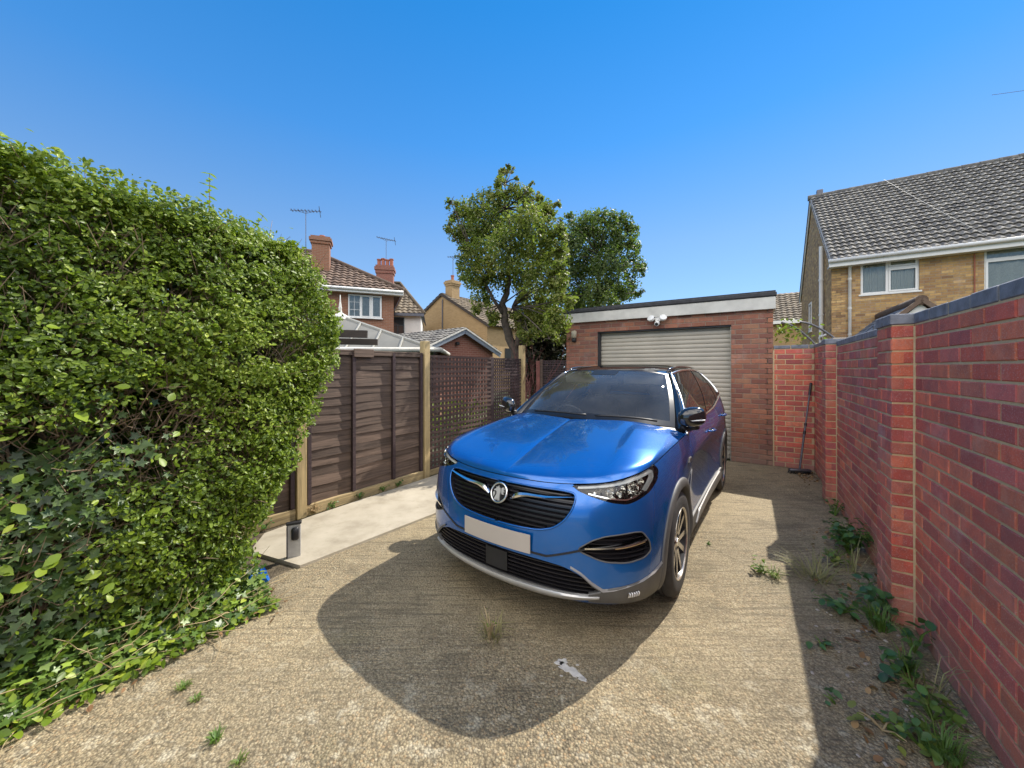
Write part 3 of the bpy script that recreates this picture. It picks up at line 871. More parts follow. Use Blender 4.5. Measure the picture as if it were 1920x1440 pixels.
# fence local frame: local x along the fence (away), local y to the left/back
FR = math.atan2(0.822, 0.569)
pf = thing('panel_fence', 'dark brown overlap panel fence with pale posts beside the concrete path', 'fence', FP, FR)
def fence_panel(x0, x1, z0, z1, battens):
    m = MB()
    n = 17; z = z0
    hgt = (z1 - z0) / n
    for i in range(n):
        a = z0 + i * hgt
        # wavy waney edge board, made of short segments
        segs = 14
        sd = rnd(0, 50); c = (rnd(0, 1), rnd(0, 1), 0)
        sag = rnd(-0.008, 0.008)
        vs = []; fs = []
        for k in range(segs + 1):
            t = k / segs; x = x0 + (x1 - x0) * t
            wz = 0.009 * math.sin(sd + t * 5.0) + 0.006 * math.sin(sd * 2 + t * 13) + sag * t
            bulge = 0.006 * math.sin(sd * 3 + t * 7)
            lo = a - 0.022 + wz
            vs += [(x, 0.0, lo), (x, -0.018 - bulge, lo), (x, -0.006, a + hgt + 0.02), (x, 0.01, a + hgt + 0.02)]
        for k in range(segs):
            o = k * 4
            for q in range(4):
                fs.append((o + q, o + 4 + q, o + 4 + (q + 1) % 4, o + (q + 1) % 4))
        m.add(vs, fs, c)
    m.build('fence_panel', M['fence_wood'], pf)
    for bx in battens:
        m = MB(); m.box(bx - 0.02, bx + 0.02, -0.058, -0.016, z0 - 0.01, z1 + 0.01, (0.3, 0, 0), bevel=0.003); m.build('batten', M['trellis_dark'], pf)
    m = MB()
    m.box(x0, x1, -0.05, 0.03, z1 + 0.012, z1 + 0.034, (0.55, 0, 0), bevel=0.004)
    m.build('capping_rail', M['fence_wood'], pf)
    m = MB(); m.box(x0, x1, -0.05, -0.016, z1 - 0.03, z1 + 0.010, (0.6, 0, 0), bevel=0.004); m.build('top_rail', M['fence_wood'], pf)
fence_panel(0.06, PL - 0.06, 0.13, 1.75, (0.085, 0.60, 1.165, PL - 0.09))
fence_panel(-1.72 + 0.06, -0.06, 0.13, 1.75, (-1.6, -1.08, -0.55, -0.085))
for (px, hh, gone) in ((0.0, 1.93, 0), (PL, 1.955, 0), (-PL, 1.93, 1)):
    m = MB(); m.box(px - 0.05, px + 0.05, -0.075, 0.035, 0, hh, (0.5, 0, 0), bevel=0.007)
    m.build('post', M['post_wood'], pf)
for (a, b) in ((0.055, PL - 0.055), (-PL + 0.055, -0.055)):
    m = MB(); m.box(a, b, -0.055, -0.015, 0.0, 0.115, (rnd(.3, .7), 0, 0), bevel=0.004); m.build('gravel_board', M['board_wood'], pf)

# trellis fences
def trellis(m, p, q, z0, z1, gx, gz, sl=0.03, th=0.012):
    p = Vector(p); q = Vector(q); L = (q - p).length; d = (q - p) / L
    n = Vector((d.y, -d.x, 0))
    nx = int(L / gx); nz = int((z1 - z0) / gz)
    for i in range(nx + 1):
        a = p + d * (L * i / nx) + n * rnd(-0.001, 0.001)
        m.beam((a.x, a.y, z0), (a.x, a.y, z1), sl, th, (rnd(0, 1), 0, 0), up=n)
    for j in range(nz + 1):
        z = z0 + (z1 - z0) * j / nz
        a = p + n * (th + 0.001); b = q + n * (th + 0.001)
        m.beam((a.x, a.y, z + rnd(-.003, .003)), (b.x, b.y, z + rnd(-.003, .003)), th, sl, (rnd(0, 1), 0, 0))
tf = thing('trellis_fence', 'dark brown square trellis fence behind the car bonnet', 'fence', FP, FR)
m = MB(); trellis(m, (PL + 0.06, 0.0, 0), (1.921 * PL - 0.04, 0.0, 0), 0.10, 1.74, 0.078, 0.074, 0.036); m.build('trellis_panel', M['trellis_wood'], tf)
m = MB(); m.box(1.921 * PL - 0.05, 1.921 * PL + 0.05, -0.02, 0.06, 0, 1.76, (.2, 0, 0), bevel=0.005); m.build('post', M['trellis_dark'], tf)
m = MB(); trellis(m, (1.921 * PL + 0.06, 0.0, 0), (2.487 * PL - 0.05, 0.0, 0), 0.10, 1.74, 0.055, 0.060, 0.03); m.build('trellis_panel', M['trellis_dark'], tf)
m = MB(); m.box(2.487 * PL - 0.05, 2.487 * PL + 0.05, -0.06, 0.04, 0, 2.02, (.4, 0, 0), bevel=0.006); m.build('post', M['post_wood'], tf)
m = MB(); m.box(PL + 0.055, 2.487 * PL - 0.055, -0.03, 0.02, 0.0, 0.09, (.4, 0, 0), bevel=0.004); m.build('gravel_board', M['board_wood'], tf)
t2 = thing('trellis_screen', 'low dark trellis screen between the tree and the garage corner', 'fence', (0.614, 8.0, 0), 0)
m = MB(); trellis(m, (0.05, -0.02, 0), (0.53, -0.16, 0), 0.1, 1.72, 0.05, 0.05, 0.026); m.build('trellis_panel', M['trellis_dark'], t2)
m = MB(); m.box(-0.09, -0.01, -0.04, 0.04, 0, 1.72, (.3, 0, 0), bevel=0.006); m.build('post', simple('red_post', (0.20, 0.075, 0.06), 0.8, 0, 0.3, 12), t2)
m = MB(); m.box(-0.005, 0.05, -0.05, 0.03, 0, 1.75, (.3, 0, 0), bevel=0.006); m.build('post', M['fence_wood'], t2)
# reddish stems beside the third post
# small post with key safe
kp = thing('lock_post', 'short grey metal post with black lock at the corner of the concrete path', 'post', (-1.80, 3.04, 0.0), R(26))
m = MB(); m.box(-0.05, 0.05, -0.03, 0.0, 0.0, 0.285, bevel=0.004); m.build('post_body', simple('post_grey', (0.50, 0.49, 0.46), 0.45, 0.1, 0.12, 25), kp)
m = MB(); m.box(-0.056, 0.056, -0.036, 0.006, 0.286, 0.305, bevel=0.004)
m.build('cap', M['black_plastic'], kp)
m = MB(); m.box(-0.016, 0.038, -0.060, -0.031, 0.165, 0.270, bevel=0.012); m.build('lock', M['black_plastic'], kp, True, 50)
m = MB(); m.box(-0.052, -0.042, -0.034, -0.0305, 0.0, 0.28); m.build('edge_strip', M['dark_metal'], kp)
# ================================================================ houses
def brick_tex_mat(name, c1, c2, mortar, bw=0.225, bh=0.075):
    """procedural bricks for far walls; works on any axis aligned wall of the house's own frame"""
    k = NT(name)
    s = k.n('SeparateXYZ', Vector=k.n('TexCoord').outputs['Object'])
    v = k.n('CombineXYZ', X=k.math('ADD', s.outputs[0], s.outputs[1]), Y=s.outputs[2]).outputs[0]
    b = k.n('TexBrick', Vector=v, Color1=c1, Color2=c2, Mortar=mortar, Scale=1.0, Mortar_Size=0.008, Mortar_Smooth=0.2, Bias=0.0, Brick_Width=bw, Row_Height=bh)
    n = k.noise(k.coord(), 2.2, 7.0, 0.65)
    col = k.mix(k.math('MULTIPLY', n.outputs[0], 0.5), b.outputs[0], tuple(x * 0.5 for x in c1))
    n2 = k.noise(k.coord(), 40.0, 3.0)
    col = k.mix(k.math('MULTIPLY', n2.outputs[0], 0.3), col, c2)
    return k.done(k.bsdf(col, 0.9, 0.0, k.bump(b.outputs['Fac'], -0.5, 0.008)))
M['bt_orange'] = brick_tex_mat('bt_orange', (0.27, 0.115, 0.066), (0.36, 0.16, 0.09), (0.36, 0.28, 0.21))
M['bt_yellow'] = brick_tex_mat('bt_yellow', (0.36, 0.23, 0.10), (0.47, 0.31, 0.14), (0.34, 0.28, 0.20))
M['bt_red'] = brick_tex_mat('bt_red', (0.25, 0.088, 0.066), (0.32, 0.125, 0.088), (0.36, 0.27, 0.22))
M['blue_grey'] = simple('blue_grey_paint', (0.20, 0.23, 0.28), 0.6, 0, 0.1, 4)
M['black_frame'] = simple('dark_frame', (0.035, 0.05, 0.06), 0.5)

def window(parent, x0, x1, z0, z1, y, lights, mat='white', fw=0.055, depth=0.06, sill=True, glass='glass_dark', curtain=None, gb=None, label=None):
    """lights: list of (xa, xb, za, zb) fractions; one frame mesh, panes as its children; faces -y"""
    W = x1 - x0; Hh = z1 - z0
    m = MB()
    m.box(x0, x1, y - depth, y, z0, z0 + fw, bevel=0.004); m.box(x0, x1, y - depth, y, z1 - fw, z1, bevel=0.004)
    m.box(x0, x0 + fw, y - depth + 0.001, y - 0.001, z0 + fw, z1 - fw); m.box(x1 - fw, x1, y - depth + 0.001, y - 0.001, z0 + fw, z1 - fw)
    xs = sorted(set(round(v, 4) for l in lights for v in (l[0], l[1]) if 0.001 < v < 0.999))
    for l in lights:
        if l[1] < 0.999: m.box(x0 + l[1] * W - fw * .55, x0 + l[1] * W + fw * .55, y - depth + .003, y - .002, max(z0 + fw, z0 + l[2] * Hh), min(z1 - fw, z0 + l[3] * Hh))
        if l[3] < 0.999: m.box(max(x0 + fw, x0 + l[0] * W + fw * .56), min(x1 - fw, x0 + l[1] * W - (fw * .56 if l[1] < .999 else 0)), y - depth + .004, y - .003, z0 + l[3] * Hh - fw * .5, z0 + l[3] * Hh + fw * .5)
        if len(l) > 4 and l[4]:       # opening casement: a second, proud frame
            a, b = x0 + l[0] * W + fw * .6, x0 + l[1] * W - fw * .6; c, d = z0 + l[2] * Hh + fw * .6, z0 + l[3] * Hh - fw * .6
            t = fw * 0.75
            m.box(a, b, y - depth - .015, y - depth + .01, c, c + t); m.box(a, b, y - depth - .015, y - depth + .01, d - t, d)
            m.box(a, a + t, y - depth - .014, y - depth + .009, c + t, d - t); m.box(b - t, b, y - depth - .014, y - depth + .009, c + t, d - t)
    f = m.build('window', M[mat], parent)
    if label: f['label'] = label
    for l in lights:
        m = MB()
        a, b, c, d = x0 + l[0] * W, x0 + l[1] * W, z0 + l[2] * Hh, z0 + l[3] * Hh
        m.box(a + .01, b - .01, y - 0.032, y - 0.024, c + .01, d - .01)
        m.build('pane', M[glass], f)
        if gb and len(l) > 5 and l[5]:
            m = MB()
            for q in range(1, l[5][0]): m.box(a + (b - a) * q / l[5][0] - .008, a + (b - a) * q / l[5][0] + .008, y - .04, y - .033, c + .03, d - .03)
            for q in range(1, l[5][1]): m.box(a + .03, b - .03, y - .0405, y - .0335, c + (d - c) * q / l[5][1] - .008, c + (d - c) * q / l[5][1] + .008)
            m.build('glazing_bar', M[mat], f)
    if sill:
        m = MB(); m.box(x0 - 0.05, x1 + 0.05, y - depth - 0.06, y - 0.01, z0 - 0.05, z0 - 0.002, bevel=0.006); m.build('sill', M[mat], f)
    if curtain:
        for (a, b) in curtain:
            n = 60; vs = []; fs = []
            for i in range(n + 1):
                x = x0 + (a + (b - a) * i / n) * W
                yy = y + 0.015 + 0.022 * math.sin(i * 1.35) + 0.008 * math.sin(i * 0.41)
                vs += [(x, yy, z0 + 0.02), (x, yy, z1 - 0.04)]
            for i in range(n): fs.append((2 * i, 2 * i + 2, 2 * i + 3, 2 * i + 1))
            m = MB(); m.add(vs, fs); m.build('curtain', M['curtain'], f, True)
    return f

def gutter(parent, p, q, r=0.055, mat='white', name='gutter'):
    m = MB(); m.tube([p, q], r, 8); return m.build(name, M[mat], parent, True)

def aerial(parent, base, hgt, L, ang, els=9, tilt=0.0, name='aerial', rad=0.016):
    m = MB()
    b = Vector(base); t = b + Vector((0, 0, hgt))
    m.tube([b, t], rad, 6)
    d = Vector((math.cos(ang), math.sin(ang), tilt)).normalized(); s = Vector((-d.y, d.x, 0)).normalized()
    m.tube([t - d * L * 0.5, t + d * L * 0.5], rad * 0.8, 6)
    for i in range(els):
        c = t - d * L * 0.5 + d * L * (i + 0.5) / els
        m.tube([c - s * 0.17, c + s * 0.17], rad * 0.55, 5)
        m.tube([c - s * 0.06 + Vector((0, 0, .05)), c + s * .06 - Vector((0, 0, .05))], rad * 0.5, 4)
    e = t + d * L * 0.45
    m.tube([e + Vector((0, 0, 0.2)) - s * 0.1, e - Vector((0, 0, 0.24)) + s * .1], rad * 0.8, 5)
    m.tube([t - d * L * .3 - Vector((0, 0, 0.0)), t - Vector((0, 0, .12))], rad * .6, 5); m.tube([t + d * L * .3, t - Vector((0, 0, .12))], rad * .6, 5)
    return m.build(name, M['dark_metal'], parent)

# ---- right house: facade parallel to the garage front, gable towards the left
S0, T0, S1, SR = 15.17, 2.175, 23.0, 19.35
EZ, RZ = 4.98, 8.40
hg = thing('brick_house', 'yellow brick house with grey interlocking tile roof behind the right boundary wall', 'house', site(T0, S0), AW)
LG = 13.0
Wd = S1 - S0; ry = SR - S0
m = MB()
wA = (0.68, 1.92, 3.80, 4.90); wB = (3.13, 5.8, 3.62, 4.84)
ops = [wA, wB]
slab(m, LG, EZ, 0.25, 0, ops)
bricks(m, LG, EZ - 2.0, z0=2.0, course=0.077, bl=0.2235, openings=ops, bevel=False, jit=0.002, skip=lambda x, z: x > 7.5)
# gable wall: sheet of real bricks up to the verge
m.x = Matrix.Translation((0.0, Wd, 0)) @ Matrix.Rotation(R(-90), 4, 'Z')
def gz(y): return EZ + (RZ - EZ) * (1 - abs(y - (Wd - ry)) / (ry if y > Wd - ry else Wd - ry))
gop = [(Wd - 5.0 + 0.0, Wd - 4.25, 3.1, 4.3)]
bricks(m, Wd, RZ - 1.8, z0=1.8, course=0.077, bl=0.2235, bevel=False, openings=gop, skip=lambda x, z: z > gz(x) - 0.12)
slab(m, Wd, EZ, 0.25, 0, gop)
m.x = Matrix.Identity(4)
m.add([(0.0, 0, EZ), (0.0, Wd, EZ), (0.0, ry, RZ)], [(0, 1, 2), (2, 1, 0)], (-1, 0, 0))
m.box(0.3, LG, Wd - 0.25, Wd, 0, EZ, (-1, 0, 0))
m.build('wall', M['brick_yellow'], hg)
m = MB(); m.box(0.3, LG - 0.2, 1.3, 1.35, 0.2, EZ - 0.2); m.build('dark_room_panel', M['dark'], hg)  # dark panel standing in for the unlit room behind the windows
m = MB()
sl = Vector((0, ry + 0.32, (RZ - EZ) * (ry + 0.32) / ry)); SL = sl.length
ez0 = EZ - 0.32 * (RZ - EZ) / ry + 0.16
tile_plane(m, (-0.06, -0.32, ez0), (1, 0, 0), sl, LG, SL, 0.165, 0.275, 0.036, 0.055)
sl2 = Vector((0, -(Wd - ry + 0.3), (RZ - EZ) * (Wd - ry + 0.3) / (Wd - ry)))
m.add([(-0.1, -0.3, ez0 - .03), (LG, -0.3, ez0 - .03), (LG, ry, RZ + .1), (-0.1, ry, RZ + .1)], [(0, 1, 2, 3)], (0.2, 0.5, 0.5))
m.add([(-0.1, Wd + 0.3, EZ - 0.1), (LG, Wd + 0.3, EZ - 0.1), (LG, ry, RZ + .13), (-0.1, ry, RZ + .13)], [(3, 2, 1, 0)], (0.2, 0.5, 0.5))
rf = m.build('roof', M['tile_grey'], hg)
m = MB()
x = -0.14
while x < LG:
    m.tube([(x, ry, RZ + 0.15), (x + 0.42, ry, RZ + 0.15)], [0.115, 0.105], 10, (rnd(0, .35), .5, .5)); x += 0.42
m.build('ridge_tile', M['tile_grey'], rf, True, 40)
m = MB(); m.box(0.15, 0.35, ry + 0.05, ry + 0.25, RZ + 0.1, RZ + 0.45, bevel=.01); m.build('vent', M['dark_metal'], rf)
m = MB(); m.box(-0.10, LG, -0.30, -0.27, ez0 - 0.20, ez0 - 0.03, bevel=.004); m.box(-0.10, LG, -0.268, -0.005, ez0 - 0.195, ez0 - 0.175)
# bargeboards down both verges
for (ya, za, yb, zb) in ((-0.3, ez0 - 0.09, ry, RZ + 0.03), (Wd + 0.3, EZ - 0.18, ry, RZ + 0.03)):
    m.beam((-0.05, ya, za), (-0.05, yb, zb), 0.16, 0.03, up=(1, 0, 0))
m.build('bargeboard', M['white'], hg)
gutter(hg, (-0.12, -0.36, ez0 - 0.02), (LG, -0.36, ez0 - 0.02), 0.055)
window(hg, *wA, 0.09, [(0, .47, 0, 1), (.47, 1, 0, .66, 1), (.47, 1, .66, 1, 1)], glass='glass_clear', curtain=[(0.02, 0.46), (0.50, 0.98)], label='two light white window with net curtain in its left pane')
window(hg, *wB, 0.09, [(0, .36, 0, .70, 1), (0, .36, .70, 1), (.36, .68, 0, 1), (.68, 1, 0, 1)], glass='glass_clear', curtain=[(0.02, 0.98)], label='wider white window with net curtains')
gf = thing('x', 'x', 'x'); bpy.data.objects.remove(gf)
# gable window faces -x
m = MB(); yc0, yc1 = 4.25, 5.0
m.box(-0.03, 0.05, yc0, yc1, 3.1, 3.16); m.box(-0.03, 0.05, yc0, yc1, 4.24, 4.3); m.box(-0.03, 0.05, yc0, yc0 + .06, 3.16, 4.24); m.box(-0.03, 0.05, yc1 - .06, yc1, 3.16, 4.24); m.box(-0.08, -0.0, yc0 - .05, yc1 + .05, 3.05, 3.098)
gw = m.build('window', M['white'], hg); gw['label'] = 'narrow white window in the gable'
m = MB(); m.box(0.0, 0.015, yc0 + .05, yc1 - .05, 3.15, 4.25); m.build('pane', M['glass_dark'], gw)
def downpipe(parent, pts, r, mat='grey_plastic', br=()):
    m = MB(); m.tube(pts, r, 10)
    for z in br: m.tube([(pts[0][0], pts[0][1], z - .03), (pts[0][0], pts[0][1], z + .03)], r * 1.25, 10)
    return m.build('downpipe', M[mat], parent, True, 50)
downpipe(hg, [(0.42, -0.07, 0.2), (0.42, -0.07, 4.62), (0.42, -0.30, 4.84)], 0.04, 'fascia', br=(2.6, 3.4, 4.3))
downpipe(hg, [(-0.09, 1.25, 0.2), (-0.09, 1.25, 5.75)], 0.062, 'white', br=(3.4, 4.6, 2.6))
m = MB(); m.tube([(-0.10, 1.25, 2.55), (-0.14, 0.95, 2.62), (-0.02, 0.75, 2.68)], 0.035, 8); m.build('waste_pipe', M['white'], hg, True)
m = MB(); m.tube([(2.95, -0.03, 1.8), (2.95, -0.03, ez0 - .22)], 0.014, 6, (0, 0, 0)); m.build('cable', M['terracotta'], hg)
# lean-to slate roof with small white porch gable in front of the house
pr = thing('porch', 'small porch with white gable and slate lean-to roof against the yellow house', 'porch', site(T0, S0), AW)
rx, rzt, ye = 1.08, 3.10, -3.2
m = MB(); tile_plane(m, (0.08, ye, 2.12), (0, 1, 0), (rx - .08, 0, rzt - 2.12), 3.12, math.hypot(rx - .08, rzt - 2.12), 0.3, 0.2, 0.0, 0.012, flat=True)
m.add([(0.08, ye, 2.09), (0.08, -0.06, 2.09), (rx, -0.06, rzt - .03), (rx, ye, rzt - .03)], [(0, 1, 2, 3)], (.3, .5, .5))
r2 = m.build('roof', M['slate'], pr); r2['label'] = 'blue grey slate left slope'
m = MB(); tile_plane(m, (2 * rx - .08, ye, 2.12), (0, 1, 0), (-(rx - .08), 0, rzt - 2.12), 3.12, math.hypot(rx - .08, rzt - 2.12), 0.3, 0.25, 0.02, 0.03)
m.add([(2 * rx - 0.08, ye, 2.09), (2 * rx - 0.08, -0.06, 2.09), (rx, -0.06, rzt - .03), (rx, ye, rzt - .03)], [(3, 2, 1, 0)], (.3, .5, .5)); m.build('roof', M['tile_brown'], pr)
m = MB(); m.tube([(rx, ye - .06, rzt + .0), (rx, -.06, rzt + .0)], 0.11, 12, (.2, .5, .5)); m.build('ridge_tile', M['tile_brown'], r2, True, 40)
m = MB()
for sgn in (-1, 1):
    for k_ in range(5):
        f0, f1 = k_ / 5, (k_ + 1) / 5
        m.beam((rx + sgn * (rx - .06) * (1 - f0), ye - .05, 2.10 + (rzt - 2.12) * f0 + .03), (rx + sgn * (rx - .06) * (1 - f1), ye - .05, 2.10 + (rzt - 2.12) * f1 + .03), .09, .055, (rnd(0, 1), .5, .5), up=(0, 1, 0))
m.build('verge_tiles', M['tile_brown'], pr)
m = MB(); g0 = [(.16, 2.08), (2 * rx - .16, 2.08), (rx, rzt - .08)]
m.prism(g0, lambda x, z: (x, ye + .03, z), lambda x, z: (x, ye + .06, z)); m.build('gable_board', M['white'], pr)
m = MB(); m.box(.2, 2 * rx - .2, ye + .07, -0.06, 0, 2.08, (0.3, .5, .5)); m.build('wall', M['brick_yellow'], pr)

# ---- far house between the garage and the right house
h2 = thing('distant_house', 'far yellow brick house seen between the garage and the right house', 'house', site(0.05, 30.5), AW)
m = MB(); m.box(-6, 4.2, 0, 7, 0, 4.9); m.build('wall', M['bt_yellow'], h2)
m = MB(); tile_plane(m, (-6.2, -0.35, 4.72), (1, 0, 0), (0, 3.6, 2.35), 10.6, 4.3, 0.33, 0.36, 0.05, 0.06)
m.add([(-6.2, -0.3, 4.68), (4.4, -0.3, 4.68), (4.4, 3.3, 7.1), (-6.2, 3.3, 7.1)], [(0, 1, 2, 3)], (.2, .5, .5))
m.add([(-6.2, 7.3, 4.6), (4.4, 7.3, 4.6), (4.4, 3.3, 7.1), (-6.2, 3.3, 7.1)], [(0, 1, 2, 3)], (.2, .5, .5)); m.build('roof', M['tile_moss'], h2)
m = MB(); m.box(-6.2, 4.4, -0.42, -0.3, 4.5, 4.72); m.build('gutter', M['white'], h2)
window(h2, -0.75, 0.65, 3.2, 4.3, -0.005, [(0, .5, 0, 1), (.5, 1, 0, 1)])

# ---- left house A: brown brick, hipped tile roof
dA = Vector((0.93, 0.37, 0)).normalized(); aA = math.atan2(dA.y, dA.x)
LA = 7.5
pA = Vector((-5.40, 16.8, 0)) - dA * LA
ha = thing('hipped_house', 'orange brick house with hipped brown tile roof and tall chimney behind the hedge', 'house', pA, aA)
m = MB(); m.box(0, LA, 0, 7.0, 0, 5.0); m.build('wall', M['bt_orange'], ha)
window(ha, LA - 1.90, LA - 0.52, 3.80, 4.80, -0.004, [(0, .36, 0, 1, 0, (2, 3)), (.36, .68, 0, 1, 1), (.68, 1, 0, 1, 1)], glass='glass_clear', gb=True)
m = MB(); m.box(LA - 1.85, LA - 0.58, -0.024, -0.012, 3.85, 4.75); m.build('blind', simple('pale_blind', (0.55, 0.57, 0.58), 0.8, 0, 0.1, 14), ha)
m = MB()
pitch = 1.87 / 3.1
eo = 0.38
rs = 3.6
def insA(x, y):
    yy = y * math.cos(math.atan(pitch))
    return x < (LA + 2 * eo) - yy + 0.1
slA = Vector((0, 1, pitch)).normalized()
tile_plane(m, (-eo, -eo, 5.05), (1, 0, 0), slA, LA + 2 * eo, (rs + eo) * math.hypot(1, pitch), 0.28, 0.34, 0.045, 0.05, inside=insA)
tz = 5.05 + (rs + eo) * pitch
m.add([(-eo, -eo, 5.0), (LA + eo, -eo, 5.0), (LA - rs, rs, tz - .05), (-eo, rs, tz - .05), (LA + eo, 7 + eo, 5.0)], [(0, 1, 2, 3), (1, 4, 2)], (.3, .5, .5))
rf = m.build('roof', M['tile_brown'], ha)
m = MB(); m.tube([(LA + eo, -eo, 5.08), (LA - rs, rs, tz + .06), (-eo, rs, tz + .06)], 0.11, 8, (.2, .4, .5)); m.build('ridge_tile', M['tile_brown'], rf, True)
m = MB(); m.box(-eo, LA + eo, -eo + .02, -0.0, 4.86, 4.90); m.box(-eo, LA + eo, -eo - .02, -eo + .02, 4.84, 5.02); m.box(LA + eo - .02, LA + eo + .02, -eo + .021, 7, 4.84, 5.02); m.build('fascia', M['white'], ha)
gutter(ha, (-eo, -eo - .07, 4.98), (LA + eo, -eo - .07, 4.98), 0.06)
# chimney on the left
cx = LA - 3.45
def chimney(parent, x0, x1, y0, y1, z0, z1, mat, pots=0, cap=0.3):
    m = MB(); m.box(x0, x1, y0, y1, z0, z1 - cap); m.box(x0 - .05, x1 + .05, y0 - .05, y1 + .05, z1 - cap, z1 - cap * .62); m.box(x0 - .1, x1 + .1, y0 - .1, y1 + .1, z1 - cap * .62, z1 - cap * .25); m.box(x0 - .04, x1 + .04, y0 - .04, y1 + .04, z1 - cap * .25, z1)
    c = m.build('chimney', M[mat], parent)
    for i in range(pots):
        px = x0 + (x1 - x0) * (i + .5) / pots
        m = MB(); m.x = Matrix.Translation((px, (y0 + y1) / 2, z1)); m.lathe([(0.001, 0), (0.13, 0), (0.11, 0.1), (0.11, 0.36 + .06 * (i % 2)), (0.14, 0.38 + .06 * (i % 2)), (0.14, 0.44 + .06 * (i % 2)), (0.09, 0.44 + .06 * (i % 2)), (0.09, 0.3)], 14); m.build('chimney_pot', M['terracotta'], c, True, 40)
    return c
ca = chimney(rf, cx, cx + 0.72, 1.1, 1.75, 5.2, 7.55, 'bt_orange', 0, 0.34)
m = MB(); m.x = Matrix.Translation((cx + .4, 1.4, 7.55)); m.lathe([(.001, 0), (.14, 0), (.12, .12), (.001, .12)], 12); m.build('chimney_pot', M['terracotta'], ca)
aerial(ha, (cx - 0.28, 1.5, 6.6), 2.15, 1.35, R(-15), 9)

# ---- house B: white rendered wall behind A
hb = thing('rendered_house', 'white rendered house with mossy tile roof and red chimney pots, between brown and yellow houses', 'house', (-5.45, 22.0, 0), R(12))
m = MB(); m.box(-8, 0, 0, 6.5, 0, 4.85); m.build('wall', M['render_white'], hb)
m = MB()
slp = Vector((0, 3.3, 2.45))
tile_plane(m, (-8, -0.3, 4.78), (1, 0, 0), slp, 8.2, slp.length, 0.3, 0.34, 0.045, 0.05, inside=lambda x, y: x < 8.2 - y * 0.5)
m.add([(-8, -0.3, 4.74), (0.2, -0.3, 4.74), (-1.45, 3.0, 7.2), (-8, 3.0, 7.2), (0.2, 6.6, 4.74)], [(0, 1, 2, 3), (1, 4, 2)], (.2, .5, .5))
rb = m.build('roof', M['tile_moss'], hb)
m = MB(); m.tube([(0.22, -0.32, 4.8), (-1.45, 3.0, 7.27), (-8, 3.0, 7.27)], 0.1, 8, (.2, .4, .5)); m.build('ridge_tile', M['tile_moss'], rb, True)
m = MB(); m.box(-8, 0.2, -0.36, -0.26, 4.62, 4.78); m.build('gutter', M['dark_metal'], hb)
window(hb, -1.62, -0.95, 3.35, 4.55, -0.004, [(0, .45, 0, .62), (.45, 1, 0, .62), (0, 1, .62, 1)], mat='black_frame')
cb = chimney(rb, -2.75, -1.75, 1.5, 2.2, 6.0, 8.0, 'bt_red', 4, 0.5)
aerial(hb, (-2.2, 1.85, 8.0), 1.75, 1.35, R(-20), 8, -0.25)
m = MB(); m.x = Matrix.Translation((-1.78, -.12, 4.15)); m.lathe([(0.001, 0.05), (0.14, .03), (0.24, -.04), (.001, 0.0)], 16, axis='y'); m.build('satellite_dish', M['dark_metal'], hb, True)

# ---- house D: yellow brick gable
aD = math.atan2(-0.62, 0.785)
hd = thing('gabled_house', 'yellow brick gable end house with chimney, left of the tree', 'house', (-5.25, 27.6, 0), R(-36))
hw = 4.4; az = 7.1; ezd = 4.55; LD = 9.0
m = MB(); m.add([(-hw, 0, 0), (hw, 0, 0), (hw, 0, ezd), (0, 0, az), (-hw, 0, ezd), (-hw, LD, 0), (hw, LD, 0), (hw, LD, ezd), (0, LD, az), (-hw, LD, ezd)], [(0, 1, 2, 3, 4), (9, 8, 7, 6, 5), (1, 6, 7, 2), (5, 0, 4, 9)]); m.build('wall', M['bt_yellow'], hd)
m = MB()
for sgn in (-1, 1):
    e = Vector((-sgn * (hw + .3), 0, (az - ezd) * (hw + .3) / hw))
    p = Vector((sgn * (hw + .3), -0.12, az + .08 - (az - ezd) * (hw + .3) / hw))
    tile_plane(m, p, (0, 1, 0), e, LD + .2, e.length, 0.34, 0.4, 0.05, 0.05)
    m.add([p - Vector((0, 0, .05)), p + Vector((0, LD + .2, -.05)), p + Vector((0, LD + .2, -.05)) + e, p + e - Vector((0, 0, .05))], [(0, 1, 2, 3)], (.3, .5, .5))
rd = m.build('roof', M['tile_moss'], hd)
m = MB()
for sgn in (-1, 1):
    m.beam((sgn * (hw + .3), -.10, az - .02 - (az - ezd) * (hw + .3) / hw), (0, -.10, az - .02), .16, .05, up=(0, 1, 0))
m.build('bargeboard', M['dark_wood'], hd)
m = MB(); m.tube([(0.1, -.06, 0.3), (0.1, -.06, az - .4)], .04, 6); m.build('downpipe', M['dark_metal'], hd)
cd = chimney(rd, 0.05, 0.75, 0.3, 1.1, 6.2, 8.15, 'bt_yellow', 1, 0.4)
aerial(hd, (0.45, .7, 8.3), 1.7, 0.9, R(30), 5, 0.0, rad=.02)
m = MB(); m.box(hw + .002, hw + .03, 2.0, 3.0, 1.4, 3.0); m.build('window', M['glass_dark'], hd)

